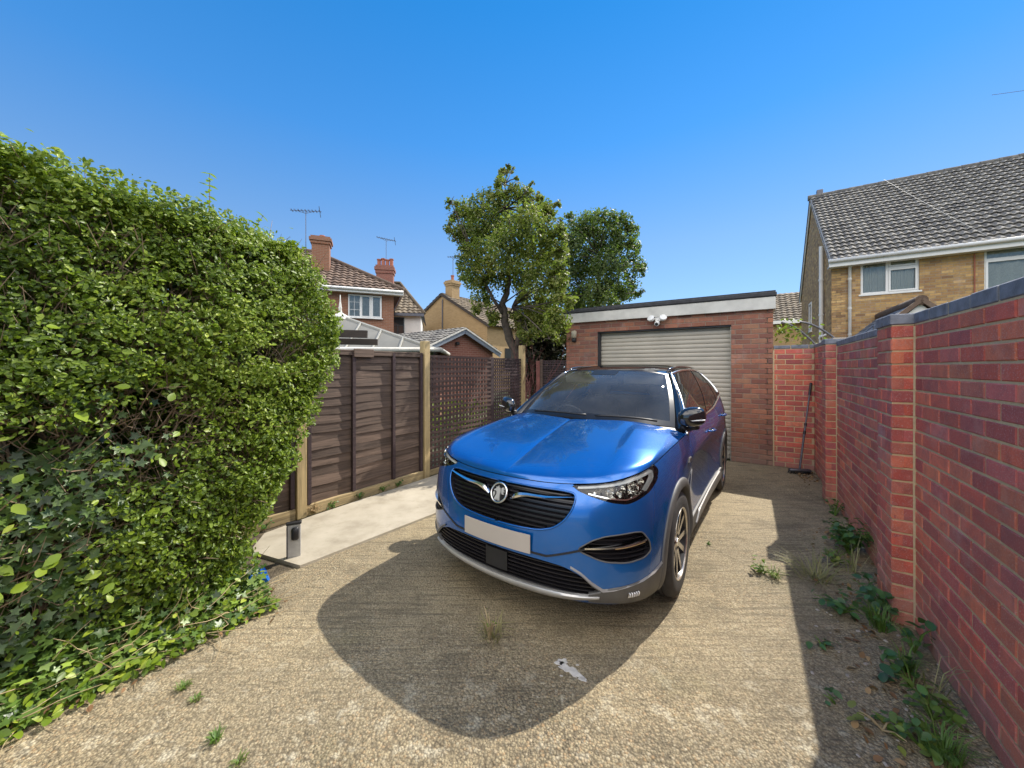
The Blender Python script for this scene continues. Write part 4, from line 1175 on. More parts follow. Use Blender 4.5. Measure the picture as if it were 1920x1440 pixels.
# ---- house E: small red gable garage / bungalow
rE = Vector((-0.765, 0.644, 0)); aE = math.atan2(-rE.x, rE.y)      # local y = along the ridge away
he = thing('bungalow', 'low red brick outbuilding with grey tiled gable roof beyond the trellis', 'house', (-1.79, 13.0, 0), aE)
hw = 1.62; az = 2.92; ezd = 2.22; LE = 4.6
m = MB(); m.add([(-hw, 0, 0), (hw, 0, 0), (hw, 0, ezd), (0, 0, az), (-hw, 0, ezd), (-hw, LE, 0), (hw, LE, 0), (hw, LE, ezd), (0, LE, az), (-hw, LE, ezd)], [(0, 1, 2, 3, 4), (9, 8, 7, 6, 5), (1, 6, 7, 2), (5, 0, 4, 9)]); m.build('wall', M['bt_red'], he)
m = MB()
for sgn in (-1, 1):
    e = Vector((-sgn * (hw + .22), 0, (az - ezd) * (hw + .22) / hw))
    p = Vector((sgn * (hw + .22), -0.22, az + .06 - (az - ezd) * (hw + .22) / hw))
    tile_plane(m, p, (0, 1, 0), e, LE + .3, e.length, 0.24, 0.27, 0.028, 0.035)
    m.add([p - Vector((0, 0, .03)), p + Vector((0, LE + .3, -.03)), p + Vector((0, LE + .3, -.03)) + e, p + e - Vector((0, 0, .03))], [(0, 1, 2, 3)], (.3, .5, .5))
m.build('roof', M['tile_grey'], he)
m = MB()
for sgn in (-1, 1):
    m.beam((sgn * (hw + .22), -.20, az - .06 - (az - ezd) * (hw + .22) / hw), (0, -.20, az - .06), .03, .16, up=(0, 0, 1))
m.build('bargeboard', M['blue_grey'], he)
m = MB()
for sgn in (-1, 1):
    m.beam((sgn * (hw + .24), -.225, az + .03 - (az - ezd) * (hw + .24) / hw), (0, -.225, az + .03), .04, .05, up=(0, 0, 1))
m.build('verge_trim', M['fascia'], he)
m = MB(); m.x = Matrix.Translation((-.25, -.08, az - .5)); m.box(-.06, .06, -.06, .06, -.06, .06, bevel=.02); m.build('lamp', M['black_plastic'], he)

# ---- conservatory F
hf = thing('conservatory', 'conservatory with grey glazed hipped roof and white finial behind the fence', 'conservatory', (-3.4, 9.4, 0), R(6))
ap = Vector((-1.55, 1.75, 3.12)); cr = Vector((1.50, 0.0, 2.04)); cl = Vector((-4.5, 0.0, 2.04)); bk = Vector((1.5, 3.6, 2.04)); apl = Vector((-4.5, 1.75, 3.12))
m = MB(); m.add([cl, cr, ap, apl, bk], [(0, 1, 2, 3), (1, 4, 2)]); rr = m.build('roof', M['cond_roof'], hf)
m = MB()
m.tube([cr, ap], .045, 6); m.tube([ap, apl], .06, 6); m.tube([ap, bk], .045, 6)
for i in range(9):
    t = (i + .5) / 9
    a = cl.lerp(cr, t); d = (ap - cr)
    topx = a.x
    if a.x < ap.x: m.tube([a + Vector((0, 0, .02)), (a.x, ap.y, ap.z + .02)], .026, 5)
    else:
        f = (cr.x - a.x) / (cr.x - ap.x); m.tube([a + Vector((0, 0, .02)), (a.x, ap.y * f, cr.z + (ap.z - cr.z) * f + .02)], .026, 5)
for i in range(5):
    f = (i + 1) / 6; a = cr.lerp(bk, f)
    g2 = 1 - abs(f - .486) / .52
    m.tube([a + Vector((0, 0, .02)), cr.lerp(bk, f * .35 + .33).lerp(ap, max(0.05, g2))], .026, 5)
m.build('glazing_bar', M['glaze_grey'], rr)
m = MB(); m.tube([cl - Vector((0, .06, 0)), cr + Vector((.06, -.06, 0))], .062, 8); m.tube([cr + Vector((.06, -.06, 0)), bk + Vector((.06, 0, 0))], .062, 8); m.build('gutter', M['fascia'], hf, True)
m = MB(); m.x = Matrix.Translation(ap)
m.lathe([(.001, 0), (.30, -.12), (.27, -.02), (.12, .06), (.06, .10), (.04, .2), (.055, .24), (.04, .28), (.02, .45), (.012, .62), (.001, .64)], 12); m.build('finial', M['fascia'], hf, True, 40)
m = MB(); m.box(-4.4, 1.4, 0.05, 3.5, 0, 0.7); m.build('wall', M['bt_orange'], hf)
m = MB(); m.box(-4.35, 1.36, 0.08, 3.5, 0.71, 2.0); m.build('window', M['glass_dark'], hf)

# dark timber beam ends of a pergola just behind the fence
pg = thing('pergola', 'dark timber pergola beams poking up behind the fence beside the hedge', 'pergola', (-2.45, 5.75, 0), R(8))
m = MB(); m.beam((-1.6, 0, 2.12), (0.18, 0, 2.10), .06, .115, (0.4, 0, 0)); m.beam((-1.6, 0.35, 2.02), (0.26, .35, 2.0), .06, .10, (0.3, 0, 0)); m.build('beam', M['dark_wood'], pg)
m = MB(); m.box(-.85, -.76, .05, .14, 0, 2.1, (.5, 0, 0)); m.build('post', M['dark_wood'], pg)
m = MB(); m.beam((-.3, -.4, 2.19), (-.42, .8, 2.19), .045, .05, (0.6, 0, 0)); m.build('cross_rail', M['dark_wood'], pg)
# board scrap lying on the fence rail
bs = thing('board_offcut', 'weathered board offcut nailed on top of the brown fence panel', 'board', FP + FD * 0.72, FR)
m = MB(); m.box(-0.13, 0.13, -0.075, -0.052, 1.70, 1.80, (.8, 0, 0), bevel=.004); ob = m.build('board', M['fence_wood'], bs)

# overhead wires
m = MB(); a = Vector((13.04, 10.0, 1.57 + 512 / 690 * 10.0)); b = Vector((21.0, 10.0, 1.57 + 600 / 690 * 10.0)); 
m.tube([a.lerp(b, i / 8) - Vector((0, 0, .06 * math.sin(math.pi * i / 8))) for i in range(9)], .006, 5)
tag(m.build('overhead_wire', M['dark_metal']), 'thin dark overhead wire crossing the sky at upper right', 'wire')
# phone line from the roof ridge to the eave, lying above the tiles
m = MB()
a = Vector((3.05, -0.36, ez0 + 0.05)); b = Vector((2.1, ry * 0.99, RZ + 0.20))
m.tube([a.lerp(b, i / 10) + Vector((0, 0, .10 - .03 * math.sin(math.pi * i / 10))) for i in range(11)], .005, 5)
m.build('cable', M['glaze_grey'], hg)
# ================================================================ the car
CTH = R(35.3)
CAR_LOC = (-0.105, 2.33, 0.0)
car = thing('parked_car', 'blue SUV with black roof parked on the drive in front of the garage', 'car', CAR_LOC, -CTH)

def nspline(x, y):
    """natural cubic spline evaluator"""
    x = np.asarray(x, float); y = np.asarray(y, float)
    if y.ndim == 1: y = y[:, None]
    n = len(x); h = np.diff(x)
    A = np.zeros((n, n)); B = np.zeros((n, y.shape[1])); A[0, 0] = A[-1, -1] = 1
    for i in range(1, n - 1):
        A[i, i - 1] = h[i - 1]; A[i, i] = 2 * (h[i - 1] + h[i]); A[i, i + 1] = h[i]
        B[i] = 3 * ((y[i + 1] - y[i]) / h[i] - (y[i] - y[i - 1]) / h[i - 1])
    c = np.linalg.solve(A, B)
    d = (c[1:] - c[:-1]) / (3 * h[:, None]); b = (y[1:] - y[:-1]) / h[:, None] - h[:, None] * (2 * c[:-1] + c[1:]) / 3
    def ev(t):
        t = np.clip(np.asarray(t, float), x[0], x[-1]); sh = t.shape; t = t.ravel()
        i = np.clip(np.searchsorted(x, t, 'right') - 1, 0, n - 2); u = (t - x[i])[:, None]
        r = y[i] + b[i] * u + c[i] * u * u + d[i] * u ** 3
        return r.reshape(sh + (y.shape[1],)) if y.shape[1] > 1 else r[:, 0].reshape(sh)
    return ev

plan = [(0.0, 0.0), (0.013, 0.25), (0.045, 0.45), (0.105, 0.62), (0.20, 0.755), (0.34, 0.845), (0.55, 0.893), (0.9, 0.912), (1.5, 0.918), (2.5, 0.922), (3.3, 0.936), (3.85, 0.918), (4.24, 0.83), (4.41, 0.62), (4.46, 0.3), (4.477, 0.0)]
ext = [(a, -b) for a, b in plan[3:0:-1]] + plan + [(a, -b) for a, b in plan[-2:-5:-1]]
ext = np.array(ext)
ch = np.concatenate([[0], np.cumsum(np.linalg.norm(np.diff(ext, axis=0), axis=1))])
sp = nspline(ch, ext)
tt = np.linspace(ch[3], ch[3 + len(plan) - 1], 4000)
cv = sp(tt)
QL = np.concatenate([[0], np.cumsum(np.linalg.norm(np.diff(cv, axis=0), axis=1))])
tg = np.gradient(cv, axis=0); tg /= np.linalg.norm(tg, axis=1, keepdims=True)
NRM = np.stack([-tg[:, 1], tg[:, 0]], 1)
QMAX = QL[-1]
half = len(QL) // 2
def qa(a): return np.interp(a, cv[600:3300, 0], QL[600:3300])
def qb(b): return np.interp(b, cv[:1000, 1], QL[:1000])
STN = [
 (0.00, [.14, .24, .30, .42, .50, .58, .66, .75, .83, .90], [-.10, -.03, -.004, 0, -.003, -.010, -.022, -.042, -.075, -.13]),
 (0.45, [.14, .24, .30, .42, .50, .58, .66, .75, .83, .92], [-.10, -.03, -.004, 0, -.002, -.008, -.018, -.036, -.070, -.13]),
 (0.78, [.14, .25, .34, .46, .56, .66, .75, .84, .90, .97], [-.10, -.03, -.004, 0, -.003, -.010, -.022, -.048, -.080, -.14]),
 (1.12, [.14, .26, .38, .50, .62, .72, .82, .90, .97, 1.04], [-.08, -.02, 0, .002, -.002, -.010, -.026, -.048, -.085, -.14]),
 (1.60, [.14, .26, .38, .55, .68, .78, .87, .94, 1.00, 1.07], [-.07, -.02, 0, .006, .004, -.004, -.018, -.036, -.062, -.105]),
 (2.20, [.14, .24, .34, .44, .56, .68, .80, .90, .98, 1.08], [-.07, -.03, -.012, -.022, -.036, -.032, -.014, 0, -.018, -.055]),
 (3.00, [.14, .24, .34, .44, .56, .68, .80, .92, 1.0, 1.10], [-.07, -.03, -.012, -.022, -.036, -.032, -.014, 0, -.020, -.055]),
 (3.70, [.14, .24, .34, .44, .56, .68, .82, .96, 1.04, 1.16], [-.07, -.03, -.010, -.018, -.026, -.022, -.008, 0, -.020, -.065]),
 (4.25, [.14, .24, .36, .50, .65, .80, .92, 1.02, 1.10, 1.22], [-.07, -.02, 0, .004, .006, .005, .002, -.008, -.028, -.075]),
 (5.00, [.14, .24, .36, .50, .65, .80, .92, 1.02, 1.10, 1.22], [-.08, -.02, 0, 0, -.005, -.015, -.03, -.05, -.07, -.10]),
 (QMAX, [.14, .24, .36, .50, .65, .80, .92, 1.02, 1.10, 1.22], [-.08, -.02, 0, 0, -.005, -.015, -.03, -.05, -.07, -.10]),
]
SQ = np.array([s[0] for s in STN]); SF = [nspline(s[1], s[2]) for s in STN]
def OFF(q, z):
    q = np.asarray(q, float); z = np.asarray(z, float)
    q, z = np.broadcast_arrays(q, z)
    vals = np.stack([f(z) for f in SF], 0)
    sl = np.zeros_like(vals)
    dl = np.diff(vals, axis=0) / np.diff(SQ).reshape((-1,) + (1,) * q.ndim)
    sl[1:-1] = np.where(dl[:-1] * dl[1:] > 0, 2 * dl[:-1] * dl[1:] / (dl[:-1] + dl[1:] + 1e-12), 0)
    i = np.clip(np.searchsorted(SQ, q, 'right') - 1, 0, len(SQ) - 2)
    hh = SQ[i + 1] - SQ[i]; u = np.clip((q - SQ[i]) / hh, 0, 1)
    tk = lambda arr, j: np.take_along_axis(arr, j[None], 0)[0]
    p0, p1, m0, m1 = tk(vals, i), tk(vals, i + 1), tk(sl, i) * hh, tk(sl, i + 1) * hh
    return (2 * u**3 - 3 * u**2 + 1) * p0 + (u**3 - 2 * u**2 + u) * m0 + (-2 * u**3 + 3 * u**2) * p1 + (u**3 - u**2) * m1
def S(q, z, off=0.0, mir=False):
    """point of the car skin in car coordinates (x lateral, y rearward, z)"""
    q = np.asarray(q, float); z = np.asarray(z, float)
    q, z = np.broadcast_arrays(q, z)
    o = OFF(q, z) + off
    sg = np.where(q < 0, -1, 1); qq = np.abs(q)
    a = np.interp(qq, QL, cv[:, 0]); b = np.interp(qq, QL, cv[:, 1]); na = np.interp(qq, QL, NRM[:, 0]); nb = np.interp(qq, QL, NRM[:, 1])
    x = (b + nb * o) * sg; y = a + na * o
    if mir: x = -x
    return np.stack([x, y, z], -1)
zt = nspline([0, .3, .55, .75, .95, 1.15, 1.35, 1.6, 1.95, 2.3, 3.0, 3.6, 3.95, 4.25, 5.0, QMAX], [.868, .872, .888, .910, .936, .960, .984, 1.008, 1.038, 1.058, 1.085, 1.12, 1.165, 1.195, 1.18, 1.15])
AC = ((0.93, 0.385), (3.605, 0.385)); WZ = 0.352
def zlow(a, sill=0.20):
    a = np.asarray(a, float); z = np.full(a.shape, sill)
    for c, r in AC:
        d2 = r * r - (a - c) ** 2
        z = np.where(d2 > 0, np.maximum(z, WZ + np.sqrt(np.maximum(d2, 0))), z)
    return z
def aq(q): return np.interp(q, QL, cv[:, 0])
ARCHQ = []
for c, r in AC:
    ARCHQ.append((qa(c - r), qa(c + r)))

paint = NT('blue_paint')
v_ = paint.coord()
fl_ = paint.n('TexVoronoi', Vector=v_, Scale=900.0)
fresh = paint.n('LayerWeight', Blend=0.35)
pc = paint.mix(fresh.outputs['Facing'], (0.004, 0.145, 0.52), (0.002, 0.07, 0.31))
dirtn = paint.noise(v_, 7.0, 7.0, 0.7)
pc = paint.mix(paint.math('MULTIPLY', paint.ramp(dirtn.outputs[0], [(0.52, (0, 0, 0)), (0.75, (1, 1, 1))]), 0.10), pc, (0.25, 0.22, 0.18))
pb = paint.bsdf(pc, 0.25, 0.5)
pb.inputs['Coat Weight'].default_value = 1.0; pb.inputs['Coat Roughness'].default_value = 0.025; pb.inputs['Coat IOR'].default_value = 1.52
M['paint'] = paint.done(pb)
M['roof_black'] = simple('gloss_black', (0.012, 0.012, 0.014), 0.12, 0, 0.1, 4, Coat_Weight=1.0)
M['cladding'] = simple('grey_cladding', (0.115, 0.112, 0.108), 0.5, 0, 0.15, 12, 0.15, 300)
M['frit'] = simple('screen_border_black', (0.012, 0.012, 0.013), 0.35, 0, 0.1, 4)
M['chrome'] = simple('chrome', (0.88, 0.88, 0.87), 0.16, 1.0, 0.03, 3)
M['silver'] = simple('silver_paint', (0.60, 0.59, 0.57), 0.35, 0.5, 0.08, 6)
M['grille_black'] = simple('grille_black', (0.016, 0.015, 0.018), 0.25, 0, 0.1, 10)
M['rubber'] = simple('tyre_rubber', (0.032, 0.029, 0.028), 0.8, 0, 0.25, 20, 0.2, 200)
M['lens'] = glass_mat('lamp_lens', clear=0.96, rough=0.02)
M['screen'] = glass_mat('screen_glass', clear=0.80, rough=0.01, film=0.085)
M['tinted'] = glass_mat('tinted_glass', clear=0.30, rough=0.01, film=0.03)
M['sill_grey'] = simple('sill_grey', (0.27, 0.26, 0.25), 0.45, 0.2, 0.08, 6)
M['interior'] = simple('car_interior', (0.05, 0.05, 0.052), 0.7, 0, 0.2, 14)
M['seat_cloth'] = simple('seat_cloth', (0.10, 0.10, 0.105), 0.9, 0, 0.2, 14)
M['plate'] = simple('number_plate', (0.50, 0.45, 0.40), 0.5, 0, 0.06, 3)
M['led'] = simple('led_tube', (0.80, 0.80, 0.80), 0.2, 0, 0.02, 3)
M['reflector'] = simple('lamp_reflector', (0.75, 0.73, 0.70), 0.12, 1.0, 0.1, 30)
M['rim_cut'] = simple('rim_machined', (0.66, 0.62, 0.57), 0.25, 0.9, 0.05, 10)
M['rim_black'] = simple('rim_black', (0.022, 0.021, 0.022), 0.3, 0, 0.1, 10)

def grid_obj(name, P, mat, parent=None, smooth=True, mask=None, mirror=False, thick=0.0, both=False, angle=40):
    """P (n,m,3) array to a quad mesh; mirror adds the other half into the same mesh"""
    n, m = P.shape[:2]
    idx = np.arange(n * m).reshape(n, m)
    F = np.stack([idx[:-1, :-1], idx[1:, :-1], idx[1:, 1:], idx[:-1, 1:]], -1).reshape(-1, 4)
    if mask is not None: F = F[mask.reshape(-1)]
    Vv = P.reshape(-1, 3)
    if both:
        V2 = Vv * np.array([-1, 1, 1]); F = np.concatenate([F, F[:, ::-1] + len(Vv)], 0); Vv = np.concatenate([Vv, V2], 0)
    elif mirror:
        Vv = Vv * np.array([-1, 1, 1]); F = F[:, ::-1]
    used = np.unique(F); mp = np.zeros(len(Vv), int); mp[used] = np.arange(len(used))
    o = fast_mesh(name, Vv[used], mp[F], mat, parent, None, smooth, angle)
    o.shadow_terminator_geometry_offset = 0.2; o.shadow_terminator_shading_offset = 0.05
    if thick:
        md = o.modifiers.new('thickness', 'SOLIDIFY'); md.thickness = thick; md.offset = -1.0
    return o

def pip(pts, poly):
    x, y = pts[:, 0], pts[:, 1]; ins = np.zeros(len(pts), bool); n = len(poly)
    for i in range(n):
        x1, y1 = poly[i]; x2, y2 = poly[(i + 1) % n]
        c = ((y1 > y) != (y2 > y))
        with np.errstate(divide='ignore', invalid='ignore'):
            ins ^= c & (x < (x2 - x1) * (y - y1) / (y2 - y1 + 1e-15) + x1)
    return ins
def nearest_on(pts, poly):
    best = np.full(len(pts), 1e9); bp = pts.copy(); n = len(poly); poly = np.asarray(poly, float)
    for i in range(n):
        p, q = poly[i], poly[(i + 1) % n]; d = q - p; L2 = d @ d
        t = np.clip(((pts - p) @ d) / L2, 0, 1); c = p + t[:, None] * d; ds = np.linalg.norm(pts - c, axis=1)
        w = ds < best; best[w] = ds[w]; bp[w] = c[w]
    return best, bp
def smooth_poly(pts, r=0.25, it=2):
    """Chaikin corner cutting"""
    p = np.asarray(pts, float)
    for _ in range(it):
        nx = np.roll(p, -1, 0); a = p * (1 - r) + nx * r; b = p * r + nx * (1 - r)
        p = np.stack([a, b], 1).reshape(-1, 2)
    return p

# openings in (q,z)
G_GRILLE = smooth_poly([(-.30, .832), (0, .838), (.25, .840), (.42, .845), (.515, .838), (.522, .803), (.50, .745), (.455, .685), (.39, .636), (.30, .610), (.15, .600), (0, .598), (-.30, .604)], .2)
G_INT = smooth_poly([(-.30, .445), (.30, .445), (.46, .436), (.56, .398), (.64, .338), (.685, .292), (.62, .276), (.40, .264), (0, .258), (-.3, .260)], .18)
G_POCK = smooth_poly([(.53, .540), (.62, .600), (.70, .628), (.86, .642), (.93, .634), (.985, .570), (.998, .515), (.945, .488), (.82, .478), (.68, .488)], .16)
G_LAMP = smooth_poly([(.49, .874), (.62, .887), (.80, .909), (1.0, .936), (1.20, .960), (1.222, .930), (1.16, .880), (1.05, .838), (.92, .806), (.84, .792), (.74, .803), (.62, .828), (.535, .850)], .14)

qs = np.concatenate([np.linspace(0, 0.545 + 0.0, 60), np.arange(0.554, 1.30, 0.009)])
qe = float(qa(1.395)); a0, a1 = ARCHQ[0]
qs = np.unique(np.round(np.concatenate([np.arange(0, a0 - .004, .009), [a0 - .0008], a0 + (a1 - a0) * (0.5 - 0.5 * np.cos(np.linspace(0.02, math.pi - 0.02, 70))), [a1 + .0008, qe]]), 5))
nz_ = 90
zl = zlow(aq(qs), 0.19); zl = np.where(qs < a0, np.interp(qs, [0, .5, .8, a0], [.225, .232, .225, .20]), zl); zu = zt(qs) - 0.004
W_ = np.linspace(0, 1, nz_)
Z = zl[:, None] + (zu - zl)[:, None] * W_[None]
Qg = np.repeat(qs[:, None], nz_, 1)
pts = np.stack([Qg.ravel(), Z.ravel()], 1)
for poly in (G_GRILLE, G_INT, G_POCK, G_LAMP):
    d, c = nearest_on(pts, poly)
    w = (d < 0.0062) & (pts[:, 0] > 0.0005)
    pts[w] = c[w]
Qg = pts[:, 0].reshape(Qg.shape); Z = pts[:, 1].reshape(Z.shape)
cen = np.stack([(Qg[:-1, :-1] + Qg[1:, :-1] + Qg[1:, 1:] + Qg[:-1, 1:]) / 4, (Z[:-1, :-1] + Z[1:, :-1] + Z[1:, 1:] + Z[:-1, 1:]) / 4], -1)
cf = cen.reshape(-1, 2); shp = cen.shape[:2]
mk = {k: pip(cf, p).reshape(shp) for k, p in (('grille', G_GRILLE), ('int', G_INT), ('pock', G_POCK), ('lamp', G_LAMP))}
open_ = mk['grille'] | mk['int'] | mk['pock'] | mk['lamp']
qjoin = 1.03
bump_m = ~open_ & ~((cen[..., 0] > qjoin) & (cen[..., 1] > 0.40)) & (cen[..., 0] < qa(0.95))
fend_m = ~open_ & ~bump_m
Psk = S(Qg, Z)
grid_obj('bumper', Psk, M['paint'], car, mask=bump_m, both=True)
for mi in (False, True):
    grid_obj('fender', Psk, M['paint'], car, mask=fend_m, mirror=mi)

def wallstrip(poly, o0, o1, inset=0.0, half_only=True):
    """side wall of an opening from skin offset o0 down to o1, both halves"""
    m = MB(); p = np.asarray(poly, float); n = len(p); c = p.mean(0)
    for sgn in (1, -1):
        A = S(p[:, 0], p[:, 1], o0); pi = p + (c - p) / np.linalg.norm(c - p, axis=1, keepdims=True) * inset; B = S(pi[:, 0], pi[:, 1], o1)
        if sgn < 0: A = A * [-1, 1, 1]; B = B * [-1, 1, 1]
        vs = list(map(tuple, A)) + list(map(tuple, B)); fs = []
        for i in range(n):
            j = (i + 1) % n
            if half_only and (p[i, 0] < -0.001 or p[j, 0] < -.001): continue
            fs.append((i, j, n + j, n + i) if sgn > 0 else (j, i, n + i, n + j))
        m.add(vs, fs)
    return m
def trimtube(poly, r, off, mat, name, parent, closed=True, half_only=True, sides=(1, -1)):
    m = MB(); p = np.asarray(poly, float)
    for sgn in sides:
        A = S(p[:, 0], p[:, 1], off)
        if half_only:
            k = p[:, 0] >= -0.02
            # roll so that the kept run is contiguous
            st = [i for i in range(len(p)) if k[i] and not k[i - 1]]
            if st: A = np.roll(A, -st[0], 0); k = np.roll(k, -st[0]); A = A[k]
            elif closed: A = np.concatenate([A, A[:1]], 0)
        elif closed: A = np.concatenate([A, A[:1]], 0)
        if sgn < 0: A = A * [-1, 1, 1]
        m.tube([tuple(x) for x in A], r, 6, cap=not closed)
    return m.build(name, mat, parent, True)

# ---- grille
gr = grid_obj('grille', S(Qg, Z, -0.045), M['grille_black'], car, mask=mk['grille'], both=True)
wallstrip(G_GRILLE, 0.0, -0.046).build('grille_surround', M['grille_black'], gr, True, 40)
trimtube(G_GRILLE, 0.006, 0.001, M['paint'], 'grille_lip', gr)
def hspan(poly, z):
    p = np.asarray(poly); xs = []
    for i in range(len(p)):
        (x1, z1), (x2, z2) = p[i], p[(i + 1) % len(p)]
        if (z1 > z) != (z2 > z): xs.append(x1 + (z - z1) * (x2 - x1) / (z2 - z1))
    return max(xs) if xs else 0.0
def hbar(m, q0, q1, zf, off, h, dpt, n=24):
    """solid bar following the skin; zf gives its height along q"""
    qq = np.linspace(q0, q1, n); z = np.array([zf(x) for x in qq])
    A = [S(qq, z + h / 2, off - dpt), S(qq, z + h / 2 * .6, off), S(qq, z - h / 2 * .6, off), S(qq, z - h / 2, off - dpt)]
    vs = []; fs = []
    for i in range(n):
        for a in A: vs.append(tuple(a[i]))
    for i in range(n - 1):
        for k in range(4):
            fs.append((i * 4 + k, i * 4 + (k + 1) % 4, i * 4 + 4 + (k + 1) % 4, i * 4 + 4 + k))
    fs += [(0, 1, 2, 3), tuple((n - 1) * 4 + k for k in (3, 2, 1, 0))]
    m.add(vs, fs)
m = MB()
for i in range(8):
    z = 0.622 + i * 0.028
    e = hspan(G_GRILLE, z) - .006
    hbar(m, -e, e, lambda x, z=z: z, -0.014, 0.011, 0.03, 40)
m.build('grille_bars', M['grille_black'], gr, True, 30)
# chrome wings
for sgn in (1, -1):
    m = MB()
    top = [(.085, .772), (.13, .800), (.20, .803), (.33, .802), (.515, .822)]
    bot = [(.515, .812), (.33, .786), (.20, .782), (.15, .770), (.11, .752)]
    n = 26; qq = np.linspace(.085, .515, n)
    up = np.interp(qq, [.085, .115, .14, .20, .33, .515], [.757, .785, .797, .803, .805, .824]); lo = np.interp(qq, [.085, .11, .15, .20, .33, .515], [.748, .752, .768, .780, .787, .816])
    A = [S(qq, up, -0.02), S(qq, up - .002, .006), S(qq, (up + lo) / 2, .012), S(qq, lo + .002, .005), S(qq, lo, -.02)]
    vs = []; fs = []
    for i in range(n):
        for a in A: vs.append((a[i][0] * sgn, a[i][1], a[i][2]))
    for i in range(n - 1):
        for k in range(5): fs.append((i * 5 + k, i * 5 + (k + 1) % 5, i * 5 + 5 + (k + 1) % 5, i * 5 + 5 + k))
    fs.append(tuple(range(5))); fs.append(tuple(range((n - 1) * 5, n * 5)))
    m.add(vs, fs); m.build('chrome_wing', M['chrome'], gr, True, 35)
# emblem
ez = 0.770
ec = S(0.0, ez, 0.006); e1 = S(0.0, ez + .04, 0.006)
slope = math.atan2(e1[1] - ec[1], e1[2] - ec[2])
EM = Matrix.Translation(tuple(ec)) @ Matrix.Rotation(-slope, 4, 'X')     # local: x lateral, z up the face, -y outward
m = MB(); m.x = EM; m.lathe([(0.001, -.004), (.055, -.004), (.055, .02), (.001, .02)], 40, axis='y'); em = m.build('emblem', M['grille_black'], car, True, 40)
m = MB(); m.x = EM
ring = []
for k in range(9):
    t = 2 * math.pi * k / 8
    ring.append((0.060 + 0.0062 * math.cos(t), -0.006 + 0.0062 * math.sin(t)))
m.lathe(ring, 48, axis='y'); m.build('ring', M['chrome'], em, True)
# the griffin with its flag, as a raised relief
gryph = [(-.030, -.050), (-.024, -.030), (-.016, -.012), (-.020, .004), (-.030, .010), (-.040, .006), (-.046, .014), (-.036, .020), (-.026, .026), (-.030, .036), (-.020, .034), (-.010, .046), (-.004, .034), (.006, .030), (.014, .018), (.016, .002), (.012, -.014), (.014, -.030), (.018, -.052), (.004, -.056), (-.002, -.040), (-.008, -.054)]
wing = [(.018, .032), (.030, .040), (.044, .026), (.036, .020), (.047, .010), (.036, .004), (.045, -.008), (.030, -.008), (.024, .004), (.022, .018)]
flag = [(-.050, -.004), (-.034, .002), (-.028, -.014), (-.036, -.030), (-.040, -.036), (-.046, -.022)]
m = MB(); m.x = EM
for pl in (gryph, wing, flag):
    m.prism([(x * .93, z * .93) for x, z in pl], lambda x, z: (x, -0.004, z), lambda x, z: (x * .94, -0.0105, z * .94))
m.build('griffin', M['silver'], em)

# ---- lower intake, skid lip, radar panel
it = grid_obj('lower_intake', S(Qg, Z, -0.05), M['grille_black'], car, mask=mk['int'], both=True)
wallstrip(G_INT, 0.0, -0.051).build('intake_surround', M['grille_black'], it, True, 40)
m = MB()
for i in range(7):
    z = 0.284 + i * 0.0235
    e = hspan(G_INT, z) - .006
    hbar(m, -e, e, lambda x, z=z: z, -0.014, 0.008, 0.03, 40)
m.build('intake_bars', M['grille_black'], it, True, 30)
m = MB()
qq = np.linspace(-.085, .085, 8)
A = S(qq, np.full(8, .425), -.006); B = S(qq, np.full(8, .306), -.006); C_ = S(qq, np.full(8, .30), -.03)
vs = [tuple(p) for r in (A, B, C_) for p in r]; fs = []
for r in range(2):
    for i in range(7): fs.append((r * 8 + i, r * 8 + i + 1, r * 8 + 9 + i, r * 8 + 8 + i))
m.add(vs, fs); m.build('radar_panel', M['black_plastic'], it)
# grey clad band edging the intake and the corners
def band(name, qf, zlo, zhi, off, mat, parent, n=60, sides=(1, -1), nz=6, edge=0.012, thick=0.0):
    for sgn in sides:
        q = np.asarray(qf, float); lo = np.array([zlo(x) for x in q]); hi = np.array([zhi(x) for x in q])
        w = np.concatenate([[0.0, 0.0], np.linspace(0, 1, nz), [1.0, 1.0]]); oo = np.concatenate([[-0.02, 0.002], np.full(nz, off), [0.002, -0.02]])
        e = np.minimum(0.25, 0.006 / np.maximum(hi - lo, 1e-4))
        ww = np.repeat(w[None], len(q), 0); ww[:, 2] = e; ww[:, -3] = 1 - e
        Zb = lo[:, None] + (hi - lo)[:, None] * ww
        P = S(np.repeat(q[:, None], Zb.shape[1], 1), Zb, np.repeat(oo[None], len(q), 0))
        # close the ends
        P = np.concatenate([S(np.repeat(q[:1, None], Zb.shape[1], 1), Zb[:1], -0.02), P, S(np.repeat(q[-1:, None], Zb.shape[1], 1), Zb[-1:], -0.02)], 0)
        yield grid_obj(name, P, mat, parent, mirror=(sgn < 0), angle=40)
aQ = ARCHQ[0][0]
cq = np.linspace(.60, aQ - .003, 50)
list(band('cladding', cq, lambda q: float(np.interp(q, [.60, .75, .95, aQ], [.236, .232, .212, .196])), lambda q: float(np.interp(q, [.60, .66, .72, .9, aQ], [.30, .318, .340, .362, .39])), 0.007, M['cladding'], car))
